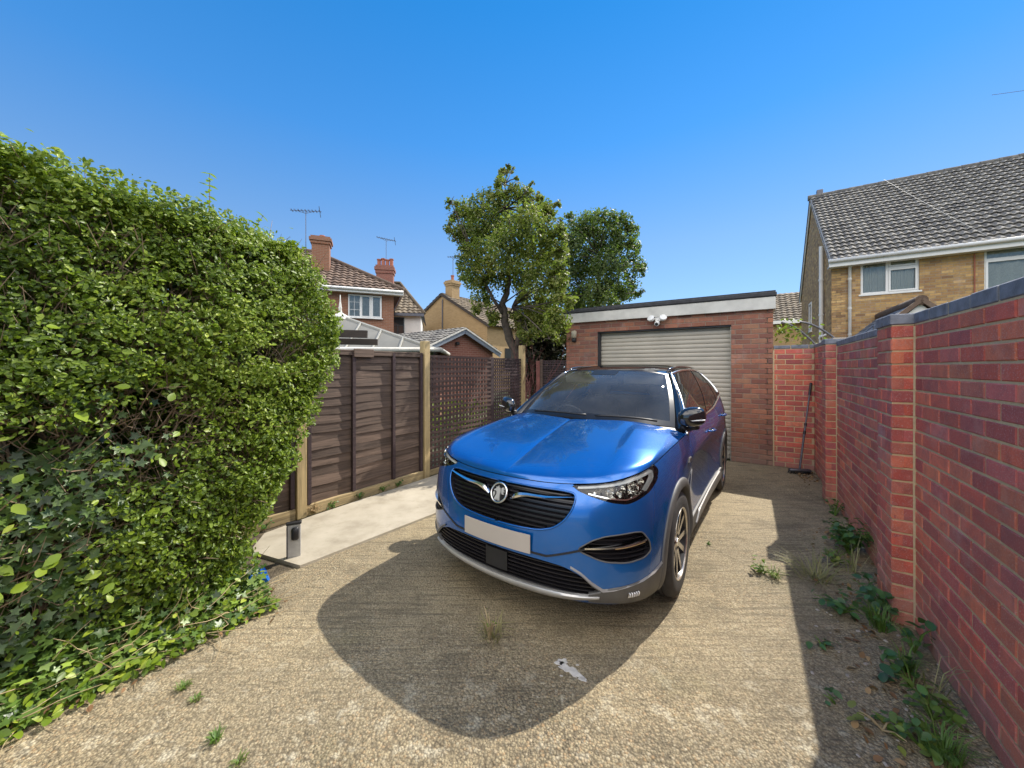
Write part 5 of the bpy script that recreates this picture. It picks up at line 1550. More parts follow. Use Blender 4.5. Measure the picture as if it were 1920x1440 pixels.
# angled grey blade from the corner up beside the intake
m = MB()
for sgn in (1, -1):
    qq = np.array([.50, .56, .62, .68, .74, .82, .92, 1.02, aQ - .02]); up = np.array([.445, .418, .372, .335, .338, .352, .366, .385, .42]); lo = np.array([.430, .398, .346, .305, .318, .336, .350, .366, .392])
    A = S(qq, up, .001); B = S(qq, (up + lo) / 2, .011); C_ = S(qq, lo, .001)
    vs = [(p[0] * sgn, p[1], p[2]) for r in (A, B, C_) for p in r]; n = len(qq); fs = []
    for r in range(2):
        for i in range(n - 1): fs.append((r * n + i, r * n + i + 1, r * n + n + 1 + i, r * n + n + i))
    m.add(vs, fs); m.build('bumper_blade', M['sill_grey'], car, True, 50); m = MB()
# silver skid lip
qq = np.linspace(-.66, .66, 60)
zc = lambda x: .252 + .034 * abs(x / .66) ** 2.2
P = []
for (dz, o) in ((.012, -.03), (.012, .004), (.0, .014), (-.02, .016), (-.045, .004), (-.055, -.04)):
    taper = 1 - .55 * np.abs(qq / .66) ** 3
    z = np.array([zc(x) for x in qq]) + dz * taper
    P.append(S(qq, z, o))
grid_obj('skid_lip', np.stack(P, 1), M['silver'], car, angle=50)
# fog pockets
for sgn in (1, -1):
    pk = grid_obj('fog_pocket', S(Qg, Z, -0.035), M['grille_black'], car, mask=mk['pock'], mirror=(sgn < 0))
    p = G_POCK; A = S(p[:, 0], p[:, 1], 0.0); B = S(p[:, 0], p[:, 1], -.036); n = len(p)
    m = MB(); m.add([(x[0] * sgn, x[1], x[2]) for x in np.concatenate([A, B])], [(i, (i + 1) % n, n + (i + 1) % n, n + i) for i in range(n)]); m.build('pocket_wall', M['grille_black'], pk, True, 40)
    trimtube(G_POCK, 0.004, 0.0005, M['cladding'], 'pocket_trim', pk, sides=(sgn,), half_only=False)
    m = MB()
    for i in range(5):
        z = .502 + i * .025
        xs = [x for x in np.linspace(.5, 1.05, 120) if pip(np.array([[x, z]]), G_POCK)[0]]
        if len(xs) > 3: hbar(m, min(xs) + .006, max(xs) - .006, lambda x, z=z: z, -.012, .007, .022, 16)
    o = m.build('pocket_bars', M['grille_black'], pk, True, 30)
    if sgn < 0: o.scale = (-1, 1, 1)
    m = MB(); hbar(m, .58, .955, lambda x: .556 + .030 * (x - .60) / .355, .008, .014, .03, 20); o = m.build('chrome_strip', M['chrome'], pk, True, 35)
    if sgn < 0: o.scale = (-1, 1, 1)
    m = MB(); hbar(m, .75, .945, lambda x: .548 + .030 * (x - .60) / .355, .004, .012, .02, 12); o = m.build('indicator', simple('amber_lens', (0.62, 0.42, 0.20), 0.2), pk, True, 35)
    if sgn < 0: o.scale = (-1, 1, 1)
    c = S(.865, .288, .0075)
    m = MB(); qd = np.linspace(-.042, .042, 14)
    hbar(m, .825, .905, lambda x: .290, .014, .040, .02, 12); fo = m.build('fog_lamp', M['reflector'], car, True, 50)
    m = MB()
    for t in range(5): hbar(m, .830 + t * .015, .838 + t * .015, lambda x: .290, .018, .034, .01, 3)
    o = m.build('lens_ribs', M['led'], fo, True)
    if sgn < 0: fo.scale = (-1, 1, 1)
# lip under the number plate and across between the pockets
m = MB()
hbar(m, -.60, .60, lambda x: .474 + .34 * max(0, abs(x) - .36), .006, .016, .02, 60); m.build('bumper_lip', M['black_plastic'], car, True, 40)
# number plate
pz = .524
pc_ = S(0, pz, .02)
m = MB()
vs = []; n = 12
for i in range(n + 1):
    x = -.26 + .52 * i / n; y = pc_[1] + 0.035 * (x / .26) ** 2 * .5
    for (dy, dz) in ((0, .0555), (-.004, .055), (-.004, -.055), (0, -.0555)): vs.append((x, y + dy, pz + dz))
fs = []
for i in range(n):
    for k in range(4): fs.append((i * 4 + k, i * 4 + (k + 1) % 4, i * 4 + 4 + (k + 1) % 4, i * 4 + 4 + k))
fs += [(0, 1, 2, 3), tuple(n * 4 + k for k in (3, 2, 1, 0))]
m.add(vs, fs); pl = m.build('number_plate', M['plate'], car)

# ---- headlamps
for sgn in (1, -1):
    hl = grid_obj('headlight', S(Qg, Z, -0.055), M['grille_black'], car, mask=mk['lamp'], mirror=(sgn < 0))
    p = G_LAMP; n = len(p); A = S(p[:, 0], p[:, 1], -.001); B = S(p[:, 0], p[:, 1], -.056)
    m = MB(); m.add([(x[0] * sgn, x[1], x[2]) for x in np.concatenate([A, B])], [(i, (i + 1) % n, n + (i + 1) % n, n + i) for i in range(n)]); m.build('housing', M['grille_black'], hl, True, 40)
    grid_obj('lens', S(Qg, Z, -0.0015), M['lens'], hl, mask=mk['lamp'], mirror=(sgn < 0))
    def flip(o):
        if sgn < 0: o.scale = (-1, 1, 1)
    top = lambda x: float(np.interp(x, [.5, .62, .80, 1.0, 1.2], [.868, .880, .900, .925, .945]))
    m = MB(); hbar(m, .53, 1.15, lambda x: top(x) - .008, -.010, .016, .03, 40)
    qv = np.linspace(0, 1, 14)
    # the light guide turns down at the outer end
    z1 = np.interp(qv, [0, .3, 1], [.935, .90, .842]); q1 = np.interp(qv, [0, .3, 1], [1.15, 1.135, 1.015])
    A = [S(q1 + .008, z1, -.03), S(q1 + .006, z1, -.008), S(q1 - .012, z1, -.008), S(q1 - .016, z1, -.03)]
    vs = [tuple(a[i]) for i in range(14) for a in A]; fs = []
    for i in range(13):
        for k in range(4): fs.append((i * 4 + k, i * 4 + (k + 1) % 4, i * 4 + 4 + (k + 1) % 4, i * 4 + 4 + k))
    m.add(vs, fs)
    flip(m.build('light_guide', M['led'], hl, True, 40))
    m = MB()
    for (cq_, cz, rr) in ((.665, .858, .020), (.735, .858, .027), (.815, .861, .033), (.905, .870, .037), (.985, .882, .036)):
        c = S(cq_, cz, -.012); nr = S(cq_, cz, .1) - c; nr /= np.linalg.norm(nr)
        m.x = Matrix.Translation(tuple(c)) @ Vector(-nr).to_track_quat('Z', 'Y').to_matrix().to_4x4()
        m.lathe([(rr, 0.0), (rr * .9, .008), (rr * .72, .022), (rr * .4, .034), (.004, .038)], 12)
        m.lathe([(rr * .3, .012), (rr * .3, .036)], 8)
    flip(m.build('reflector', M['reflector'], hl))
    m = MB()
    for k in range(26):
        q0 = rnd(.63, 1.0); z0 = top(q0) - .022 - rnd(.0, .055)
        if not pip(np.array([[q0, z0]]), G_LAMP)[0]: continue
        c = S(q0, z0, -.022)
        m.x = Matrix.Translation(tuple(c)) @ Matrix.Rotation(rnd(0, 6), 4, 'Y') @ Matrix.Rotation(rnd(-.6, .6), 4, 'X')
        m.box(-.012, .012, -.002, .002, -.006, .006)
    m.x = Matrix.Identity(4)
    flip(m.build('facets', M['reflector'], hl))
    m = MB(); hbar(m, .60, 1.0, lambda x: float(np.interp(x, [.60, .74, .84, .92, 1.0], [.840, .822, .813, .824, .842])), -.008, .012, .03, 24); flip(m.build('lower_trim', M['chrome'], hl, True, 40))

# ---- doors, rear quarter
def side_panel(name, a_lo, a_hi, n=60, sill=0.20, top=None, gap=0.0025):
    q0, q1 = float(qa(a_lo)) + gap, float(qa(a_hi)) - gap
    q = np.linspace(q0, q1, n)
    for (s0, s1) in ARCHQ:
        for e in (s0, s1):
            if q0 < e < q1: q = np.concatenate([q, e + np.array([-.001, .001, .004, .01, .02, .03, -.004, -.01, -.02, -.03])])
    q = np.unique(q); q = q[(q >= q0) & (q <= q1)]
    lo = zlow(aq(q), sill); hi = zt(q) if top is None else np.minimum(zt(q), top(q))
    w = np.linspace(0, 1, 46); Zs = lo[:, None] + (hi - lo)[:, None] * w
    P = S(np.repeat(q[:, None], 46, 1), Zs)
    In = lambda r, zz: S(np.repeat(r[:, None], 46, 1), zz, -.022)
    P = np.concatenate([In(q[:1], Zs[:1]), P, In(q[-1:], Zs[-1:])], 0)
    return [grid_obj(name, P, M['paint'], car, mirror=mi, angle=35) for mi in (False, True)]
fd = side_panel('front_door', 1.395, 2.46, sill=.40)
rd_ = side_panel('rear_door', 2.46, 3.40, sill=.40)
side_panel('rear_quarter', 3.40, 4.20, sill=.24)
# dark shell behind the gaps
q = np.unique(np.concatenate([np.linspace(qa(.5), qa(4.2), 160), [e + d for s in ARCHQ for e in s for d in (-.001, .001)]]))
lo = zlow(aq(q), .2) + .004; hi = zt(q) - .012
w = np.linspace(0, 1, 24)
grid_obj('inner_shell', S(np.repeat(q[:, None], 24, 1), lo[:, None] + (hi - lo)[:, None] * w, -.028), M['interior'], car, both=True)
q = np.linspace(0, qa(.56), 40); 
grid_obj('inner_shell', S(np.repeat(q[:, None], 24, 1), .2 + (zt(q) - .02 - .2)[:, None] * w, -.075), M['interior'], car, both=True)
# rear body
q = np.linspace(qa(4.2), QMAX, 50)
grid_obj('tailgate', S(np.repeat(q[:, None], 40, 1), .24 + (zt(q) - .24)[:, None] * np.linspace(0, 1, 40)), M['paint'], car, both=True)
# sill cladding with a grey strip, painted paler for the sunlit look
qsil = np.linspace(qa(1.33), qa(3.21), 60)
list(band('sill_cladding', qsil, lambda q: .185, lambda q: .395, .012, M['cladding'], car))
qsil = np.linspace(qa(1.52), qa(3.08), 50)
list(band('sill_strip', qsil, lambda q: .275, lambda q: float(np.interp(q, [qsil[0], qsil[4], qsil[-4], qsil[-1]], [.30, .372, .395, .36])), .022, M['sill_grey'], car))
# arch lips
for sgn in (1, -1):
    for ci, (c, r) in enumerate(AC):
        a_end = math.asin((.215 - WZ) / (r + .03))
        ph = np.linspace(a_end, math.pi - a_end, 64)
        rows = []
        for (rr, o) in ((r - .03, -.10), (r - .004, -.004), (r - .002, .010), (r + .012, .016), (r + .045, .014), (r + .058, .009), (r + .062, -.006)):
            a_ = c + rr * np.cos(ph); z_ = WZ + rr * np.sin(ph)
            rows.append(S(qa(a_), np.maximum(z_, .19), o))
        grid_obj('arch_trim', np.stack(rows, 1), M['cladding'], car, mirror=(sgn < 0), angle=50)
        m = MB(); n = 40; vs = []; fs = []
        for i in range(n + 1):
            t = a_end + (math.pi - 2 * a_end) * i / n
            for bb in (.885, .55): vs.append((bb * sgn, c + (r + .012) * math.cos(t), WZ + (r + .012) * math.sin(t)))
        for i in range(n): fs.append((2 * i, 2 * i + 1, 2 * i + 3, 2 * i + 2))
        m.add(vs, fs); m.build('arch_liner', M['interior'], car, True)
m = MB(); m.box(-.78, .78, .42, 4.2, .20, .24); m.box(-.62, .62, .16, .45, .235, .26); m.build('underbody', M['interior'], car)
# door handles
for dlist, a_, z_ in ((fd, 2.26, .945), (rd_, 3.20, 1.005)):
    for d, sgn in zip(dlist, (1, -1)):
        qq = np.linspace(qa(a_), qa(a_ + .19), 12); prof = np.sin(np.linspace(0, math.pi, 12)) ** .5
        m = MB(); A = S(qq, np.full(12, z_) + .0 * prof, .004 + .040 * prof)
        m.tube([(p[0] * sgn, p[1], p[2]) for p in A], [.008 + .005 * math.sin(math.pi * i / 11) for i in range(12)], 8)
        m.build('handle', M['paint'], d, True)
        m = MB(); B = S(qq, np.full(12, z_), .001)
        C2 = S(qq[::-1], np.full(12, z_) + .0, .001); 
        zz = .018 * prof
        A1 = S(qq, z_ + zz, .0015); A2 = S(qq, z_ - zz, .0015)
        m.add([(p[0] * sgn, p[1], p[2]) for p in np.concatenate([A1, A2])], [(i, i + 1, 13 + i, 12 + i) for i in range(11)]); m.build('handle_recess', M['interior'], d, True)
        m = MB(); E = S(np.linspace(qa(a_ + .01), qa(a_ + .18), 8), np.full(8, z_ + .009), .044 * np.sin(np.linspace(.3, math.pi - .3, 8)) ** .5 + .004)
        m.tube([(p[0] * sgn, p[1], p[2]) for p in E], .0035, 5); m.build('handle_strip', M['chrome'], d, True)
# fender badge
for sgn in (1, -1):
    m = MB(); qq = np.linspace(qa(1.22), qa(1.31), 6); hbar(m, float(qa(1.235)), float(qa(1.30)), lambda x: .865, .010, .045, .015, 8); o = m.build('fender_badge', M['chrome'], car, True, 40)
    if sgn < 0: o.scale = (-1, 1, 1)

# ---- bonnet
q1 = 1.222; q2 = float(qa(1.37))
nu, nv = 60, 60
u = np.linspace(0, 1, nu); v = np.linspace(0, 1, nv)
front = S(u * q1, zt(u * q1), 0.0)
side = S(q1 + (q2 - q1) * v, zt(q1 + (q2 - q1) * v), 0.0)
cprof = nspline([0, .05, .15, .35, .6, .85, 1], [[front[0][1], .868], [front[0][1] + .018, .895], [.27, .943], [.47, .999], [.72, 1.056], [.94, 1.102], [1.06, 1.125]])
cp = cprof(v); left = np.stack([np.zeros(nv), cp[:, 0], cp[:, 1]], 1)
crn = side[-1]
cw = nspline([0, .4, .75, 1], [[0, 1.06, 1.125], [.34, 1.09, 1.123], [.62, 1.20, 1.105], [float(crn[0]), float(crn[1]), float(crn[2])]])
rear = cw(u)
Uu = u[:, None, None]; Vv = v[None, :, None]
Pc = (1 - Vv) * front[:, None] + Vv * rear[:, None] + (1 - Uu) * left[None] + Uu * side[None] - ((1 - Uu) * (1 - Vv) * front[0] + Uu * (1 - Vv) * front[-1] + (1 - Uu) * Vv * rear[0] + Uu * Vv * rear[-1])
uu = u[:, None]; vv = v[None]
crown = .030 * (4 * uu * (1 - uu)) ** .8 * (1 - (1 - vv) ** 7) * (1 - .35 * vv)
rimf = .014 * (1 - (1 - np.minimum(vv / .10, 1)) ** 2) * (uu ** .5) * (1 - vv) ** 2 * (1 - np.clip((uu - .93) / .07, 0, 1))
rib = -.010 * np.exp(-uu / .05) * np.clip(vv * 4, 0, 1) * (1 - vv)
uc = .60 + .10 * vv
pw = .012 * np.where(uu > uc, np.exp(-((uu - uc) / .20) ** 2), np.exp(-((uu - uc) / .045) ** 2)) * np.clip(vv * 3, 0, 1) * np.clip((1 - vv) * 4, 0, 1)
edge = -.012 * np.clip((uu - .90) / .10, 0, 1) ** 2 * np.clip(vv * 4, 0, 1)
Pc[..., 2] += crown + rimf + rib + pw
bon = grid_obj('bonnet', Pc, M['paint'], car, both=True, angle=28)
# cowl
scr_b = nspline([0, .4, .75, 1], [[0, 1.115, 1.132], [.33, 1.145, 1.130], [.60, 1.255, 1.112], [.775, 1.435, 1.075]])
A = rear - np.array([0, 0.006, .016]); B = scr_b(u)
grid_obj('cowl', np.stack([A, (A + B) / 2 - [0, 0, .012], B + [0, .03, .005]], 1), M['black_plastic'], car, both=True)
# fender top return to the A pillar
# ---- windscreen
scr_t = nspline([0, .4, .75, 1], [[0, 1.93, 1.548], [.27, 1.945, 1.545], [.45, 1.995, 1.532], [.575, 2.085, 1.508]])
T = scr_t(u); Bm = scr_b(u)
nvs = 40; v2 = np.linspace(0, 1, nvs)
Ps = Bm[:, None] * (1 - v2[None, :, None]) + T[:, None] * v2[None, :, None]
bul = .045 * np.sin(np.pi * v2)[None] * (1 - .35 * u[:, None])
Ps = Ps + np.stack([bul * 0 + .018 * u[:, None] * np.sin(np.pi * v2)[None], -bul * .55, bul * .8], -1)
frit = (u[:-1, None] > .935) | (v2[None, :-1] < .055) | (v2[None, :-1] > .955)
sen = (u[:-1, None] < .17) & (v2[None, :-1] > .84 + .0)
ws = grid_obj('windscreen', Ps, M['screen'], car, mask=~(frit | sen), both=True)
grid_obj('windscreen_border', Ps + np.array([0, -.001, .001]), M['frit'], ws, mask=frit, both=True)
grid_obj('sensor_panel', Ps + np.array([0, -.0015, .0015]), M['frit'], ws, mask=sen & ~frit, both=True)
# A pillar (outside the screen edge up to the door seal)
rail = nspline([0, .12, .35, .6, .82, 1], [[.590, 2.10, 1.512], [.612, 2.30, 1.538], [.632, 2.75, 1.553], [.634, 3.20, 1.546], [.618, 3.60, 1.524], [.602, 3.88, 1.494]])
def belt(a):
    q = qa(a); p = S(q, zt(q), 0.0); p = np.array(p); p[..., 0] -= .004; p[..., 2] += .004; return p
# front pillar line from belt at a=1.37 up to the rail start
NU, NVg = 120, 26
sU = np.linspace(0, 1, NU)
la = 1.385 + (3.78 - 1.385) * sU
Lb = belt(la)
Ub = rail(np.clip((sU - .0) / 1.0, 0, 1))
wv = np.linspace(0, 1, NVg)
Pg = Lb[:, None] * (1 - wv[None, :, None]) + Ub[:, None] * wv[None, :, None]
bl_ = np.sin(np.pi * wv)[None] * .028
Pg[..., 0] += bl_
def gmask(s0, s1, v0, v1): return (sU[:-1, None] >= s0) & (sU[:-1, None] < s1) & (wv[None, :-1] >= v0) & (wv[None, :-1] < v1)
gl_f = gmask(.035, .47, .04, .93); gl_r = gmask(.50, .80, .04, .93); gl_q = gmask(.82, .92, .12, .85)
pil = ~(gl_f | gl_r | gl_q)
for mi in (False, True):
    pl = grid_obj('pillars', Pg, M['roof_black'], car, mask=pil, mirror=mi)
    grid_obj('window', Pg - np.array([.004, 0, 0]), M['tinted'], car, mask=gl_f, mirror=mi)['label'] = 'front side window'
    grid_obj('window', Pg - np.array([.004, 0, 0]), M['tinted'], car, mask=gl_r, mirror=mi)['label'] = 'rear side window'
    grid_obj('window', Pg - np.array([.004, 0, 0]), M['tinted'], car, mask=gl_q, mirror=mi)['label'] = 'small rear quarter window'
    # pillar face between screen and side glass
    Sc = Ps[-1]; k = np.linspace(0, 1, nvs); Pf = Lb[0][None] * (1 - k[:, None]) + Ub[0][None] * k[:, None]
    Pf = Pf + np.stack([.028 * np.sin(np.pi * k), 0 * k, 0 * k], 1)
    mid = (Sc + Pf) / 2 + np.array([.012, -.016, .012])
    q1_ = Sc * .7 + Pf * .3 + np.array([.008, -.012, .009]); q3_ = Sc * .3 + Pf * .7 + np.array([.011, -.011, .008])
    grid_obj('front_pillar', np.stack([Sc - [0, -.004, .006], q1_, mid, q3_, Pf], 0), M['roof_black'], car, mirror=mi)
    # chrome line round the side glass
    sg = -1 if mi else 1
    m = MB()
    path = [Lb[0] + (Ub[0] - Lb[0]) * t + np.array([.028 * math.sin(math.pi * t) + .004, .012, 0]) for t in np.linspace(-.02, 1, 14)]
    path += [rail(t) + np.array([.006, 0, -.004]) for t in np.linspace(.03, 1, 40)]
    path += [Ub[-1] + (Lb[-1] - Ub[-1]) * t + np.array([.026 * math.sin(math.pi * t) + .004, 0, 0]) for t in np.linspace(.1, .95, 6)]
    m.tube([(p[0] * sg, p[1], p[2]) for p in path], .0125, 8); m.build('window_chrome', M['chrome'], pl, True)
    m = MB(); lp = [Lb[i] + np.array([.004, 0, .004]) for i in range(0, NU, 4)]
    m.tube([(p[0] * sg, p[1], p[2]) for p in lp], .0095, 6); m.build('belt_strip', M['chrome'], pl, True)
# ---- roof
nr = 50; w = np.linspace(0, 1, nr); uu2 = np.linspace(0, 1, 40)
rp = nspline([0, .2, .45, .7, .9, 1], [[1.93, 1.550], [2.30, 1.594], [2.80, 1.611], [3.30, 1.604], [3.72, 1.572], [3.98, 1.535]])
ctr = rp(w); rl = rail(w)
frt = scr_t(uu2)
Pr = np.zeros((nr, 40, 3))
for i in range(nr):
    zc, ac = ctr[i, 1], ctr[i, 0]
    Pr[i, :, 0] = rl[i, 0] * uu2; Pr[i, :, 1] = ac + (rl[i, 1] - ac) * uu2 ** 2.2; Pr[i, :, 2] = zc + (rl[i, 2] - zc) * uu2 ** 3.0 - .006 * uu2 ** 2 * 0
fix = (1 - w) ** 12
Pr = Pr * (1 - fix)[:, None, None] + (frt[None] + np.array([0, .002, .002])) * fix[:, None, None]
rfo = grid_obj('roof', Pr, M['roof_black'], car, both=True, angle=60)
# rear screen and spoiler closing the cabin
rb_ = Pr[-1]
q = np.linspace(QMAX, qa(3.8), 40)
lo_ = S(q, zt(q), -.01)
grid_obj('rear_screen', np.stack([rb_, rb_ * .6 + lo_ * .4 + [0, .04, .02], rb_ * .25 + lo_ * .75 + [0, .02, 0.01], lo_], 1), M['roof_black'], car, both=True)
m = MB()
for sgn in (1, -1):
    pth = [rail(t) * np.array([sgn * .93, 1, 1]) + np.array([0, 0, .030 if 0.06 < t < .94 else .008]) for t in np.linspace(.03, .97, 24)]
    m.tube([tuple(p) for p in pth], .014, 6)
m.build('roof_rail', M['roof_black'], rfo, True)
# shark-fin-free: wipers
for (x0, x1, y0) in ((-.42, .12, 1.15), (.20, .66, 1.17)):
    m = MB()
    P0 = Vector((x1 if x0 < 0 else x1, 1.21 if x0 < 0 else 1.31, 1.135))
    def onscr(x, h):
        ub = np.interp(abs(x), Bm[:, 0], u); bi = Bm[int(ub * (nu - 1))]; ti = T[int(ub * (nu - 1))]
        p = bi * (1 - h) + ti * h; return Vector((x, p[1] - .03, p[2] + .022))
    pts_ = [onscr(x0 + (x1 - x0) * t, .03 + .05 * t * (1 - t)) for t in np.linspace(0, 1, 10)]
    m.tube(pts_, .009, 6); m.build('wiper', M['black_plastic'], car, True)
# ---- mirrors
for sgn in (1, -1):
    m = MB(); n = 20; rings = []
    mc_ = np.array([.905, 1.40, 1.172])
    prof = [(-.115, .15), (-.105, .50), (-.08, .80), (-.04, .97), (0, 1.0), (.04, .97), (.075, .86), (.10, .66), (.112, .35), (.115, .1)]
    vs = []
    for (dx, s) in prof:
        for k in range(n):
            t = 2 * math.pi * k / n
            cy = math.cos(t); sz = math.sin(t)
            yy = (-.075 if cy < 0 else .045) * abs(cy) ** .8 * s
            zz = (.078 if sz > 0 else .066) * (abs(sz) ** .75) * (1 if sz > 0 else -1) * s
            vs.append((sgn * (mc_[0] + dx * .86), mc_[1] + yy + .25 * dx, mc_[2] + zz * 1.12 + .10 * dx))
    fs = []
    for i in range(len(prof) - 1):
        for k in range(n): fs.append((i * n + k, i * n + (k + 1) % n, (i + 1) * n + (k + 1) % n, (i + 1) * n + k))
    fs += [tuple(range(n)), tuple(range((len(prof) - 1) * n, len(prof) * n))]
    m.add(vs, fs); mr = m.build('mirror', M['roof_black'], car, True, 60)
    m = MB(); m.tube([(sgn * .84, 1.46, 1.075), (sgn * .89, 1.45, 1.088), (sgn * .94, 1.43, 1.105)], [.035, .028, .03], 10); m.tube([(sgn * .84, 1.40, 1.08), (sgn * .84, 1.50, 1.08)], .03, 8); m.build('mirror_stalk', M['black_plastic'], mr, True)
    m = MB(); m.tube([(sgn * (mc_[0] + dx), mc_[1] - .068 + .25 * dx + (abs(dx) * 4) ** 3 * .06, mc_[2] - .018 + .1 * dx) for dx in np.linspace(-.02, .10, 8)], .005, 5); m.build('indicator', M['led'], mr, True)
# ---- interior
m = MB(); m.box(-.70, .70, 1.40, 1.75, .55, 1.035, bevel=.06); m.box(-.70, .70, 1.25, 1.55, .75, 1.05, bevel=.05); db = m.build('dashboard', M['interior'], car, True, 40)
m = MB(); m.box(-.74, .74, 1.4, 4.0, .30, .36); m.box(-.74, .74, 3.7, 3.76, .3, 1.1); m.build('cabin_floor', M['interior'], car)
for sx in (-.36, .36):
    m = MB(); m.box(sx - .25, sx + .25, 1.95, 2.45, .45, .66, bevel=.07)
    m.x = Matrix.Translation((sx, 2.48, .62)) @ Matrix.Rotation(R(-14), 4, 'X'); m.box(-.25, .25, -.06, .08, 0, .60, bevel=.06); m.x = Matrix.Identity(4)
    st = m.build('seat', M['seat_cloth'], car, True, 50)
    m = MB(); m.x = Matrix.Translation((sx, 2.62, 1.24)) @ Matrix.Rotation(R(-10), 4, 'X'); m.box(-.13, .13, -.05, .05, 0, .18, bevel=.045); m.tube([(-.06, 0, -.06), (-.06, 0, .02)], .008, 6); m.tube([(.06, 0, -.06), (.06, 0, .02)], .008, 6); m.build('headrest', M['seat_cloth'], st, True, 50)
m = MB(); m.box(-.62, .62, 2.95, 3.4, .45, .68, bevel=.06); m.x = Matrix.Translation((0, 3.42, .62)) @ Matrix.Rotation(R(-14), 4, 'X'); m.box(-.62, .62, -.05, .08, 0, .58, bevel=.06); m.build('rear_seat', M['seat_cloth'], car, True, 50)
m = MB(); m.x = Matrix.Translation((-.36, 1.80, 1.00)) @ Matrix.Rotation(R(-65), 4, 'X')
m.lathe([(.185 + .016 * math.cos(2 * math.pi * k / 8), .016 * math.sin(2 * math.pi * k / 8)) for k in range(9)], 36)
m.box(-.06, .06, -.05, .05, -.02, .03, bevel=.015); m.box(-.18, -.05, -.015, .015, -.008, .008); m.box(.05, .18, -.015, .015, -.008, .008); m.box(-.015, .015, -.18, -.04, -.008, .008); m.build('steering_wheel', M['black_plastic'], car, True, 50)
m = MB(); m.box(-.12, .12, 1.90, 1.93, 1.40, 1.465, bevel=.02); m.tube([(0, 1.9, 1.46), (0, 1.86, 1.51)], .012, 6); m.build('rear_view_mirror', M['black_plastic'], car, True, 50)
for sx in (-.34, .34):
    m = MB(); m.box(sx - .2, sx + .2, 2.03, 2.05, 1.40, 1.50, bevel=.02); m.build('sun_visor', simple('visor', (.35, .34, .32), .8), car, True, 50)
m = MB(); m.box(-.1, .06, 1.36, 1.42, 1.03, 1.075, bevel=.01); m.build('screen', M['black_plastic'], db, True, 50)

# ---- wheels
def make_wheel():
    Rr, Wt = .352, .225
    prof = [(.232, -.100), (.236, -.108), (.262, -.1125), (.305, -.112), (.330, -.104), (.344, -.090), (.350, -.070)]
    tread = []
    x = -.070
    for gx_ in (-.045, -.015, .015, .045):
        tread += [(.3515, gx_ - .005), (.343, gx_ - .004), (.343, gx_ + .004), (.3515, gx_ + .005)]
    prof2 = prof + tread + [(r, -x_) for r, x_ in prof[::-1]]
    m = MB(); m.lathe(prof2, 72, axis='x', close=True)
    return m, Rr
def put_wheel(bx, ay, sgn, name):
    """outer face towards sgn"""
    w = bpy.data.objects.new(name, None); COL.objects.link(w); w.parent = car; w.location = (bx, ay, WZ)
    if sgn < 0: w.rotation_euler = (0, 0, R(180))
    return w
tyre_m = rim_d = None
def wheel(bx, ay, sgn):
    global tyre_m
    Tm, _ = make_wheel()
    w = Tm.build('wheel', M['rubber'], car, True, 32, (bx, ay, WZ), (R(-17), 0, R(180) if sgn < 0 else 0))
    # barrel
    m = MB(); m.lathe([(.240, .104), (.232, .108), (.226, .098), (.222, .06), (.205, .02), (.20, -.10), (.225, -.105)], 60, axis='x'); m.build('rim_barrel', M['rim_black'], w, True, 40)
    m = MB(); m.lathe([(.243, .102), (.239, .110), (.231, .108), (.227, .100)], 60, axis='x'); m.build('rim_edge', M['rim_cut'], w, True, 40)
    m = MB(); m.lathe([(.001, .045), (.155, .045), (.155, .03), (.001, .03)], 32, axis='x'); m.build('brake_disc', M['dark_metal'], w, True, 40)
    mc_, mb_ = MB(), MB()
    for k in range(5):
        th = 2 * math.pi * k / 5
        for s2 in (-1, 1):
            # twin spokes, machined face and black flank
            a0, a1 = th + s2 * .16, th + s2 * .30
            r0, r1 = .055, .232
            t0 = .026; t1 = .019
            def pt(r, ang, tt, x): 
                c, s_ = math.cos(ang), math.sin(ang); return (x, r * c - tt * s_, r * s_ + tt * c)
            fr = [pt(r0, a0 + s2 * .1, -t0 * .6, .082), pt(r1, a1, -t1, .096), pt(r1, a1, t1, .096), pt(r0, a0 + s2 * .1, t0 * .6, .082)]
            bk = [(.035, p[1], p[2]) for p in fr]
            mc_.add(fr, [(0, 1, 2, 3)])
            mb_.add([(p[0] - .001, p[1], p[2]) for p in fr] + bk, [(0, 4, 5, 1), (1, 5, 6, 2), (2, 6, 7, 3), (3, 7, 4, 0)])
            # inner dark wedge between the twins
    mc_.lathe([(.001, .084), (.030, .084), (.034, .078)], 24, axis='x'); mb_.lathe([(.034, .078), (.070, .076), (.078, .05)], 30, axis='x')
    for k in range(5):
        th = 2 * math.pi * (k + .5) / 5
        mb_.x = Matrix.Translation((.078, .052 * math.cos(th), .052 * math.sin(th))); mb_.lathe([(.009, -.01), (.009, .004), (.001, .004)], 8, axis='x')
    mb_.x = Matrix.Identity(4)
    mc_.build('spokes', M['rim_cut'], w); mb_.build('spoke_flanks', M['rim_black'], w, True, 40)
    m = MB(); m.lathe([(.001, .088), (.026, .087), (.028, .080)], 24, axis='x'); m.build('hub_cap', M['chrome'], w, True, 40)
    return w
for c, r in AC:
    for sgn in (1, -1):
        wheel(sgn * .805, c, sgn)
# ================================================================ hedge
HD = FD.copy(); HN = Vector((0.822, -0.569, 0))                       # along / towards the drive
HP = Vector((-2.28, 1.641, 0))
rng = np.random.default_rng(5)
hedge = thing('hedge', 'tall clipped green privet hedge on the left with bare stems showing low down', 'hedge', (HP.x, HP.y, 0), math.atan2(HD.y, HD.x))
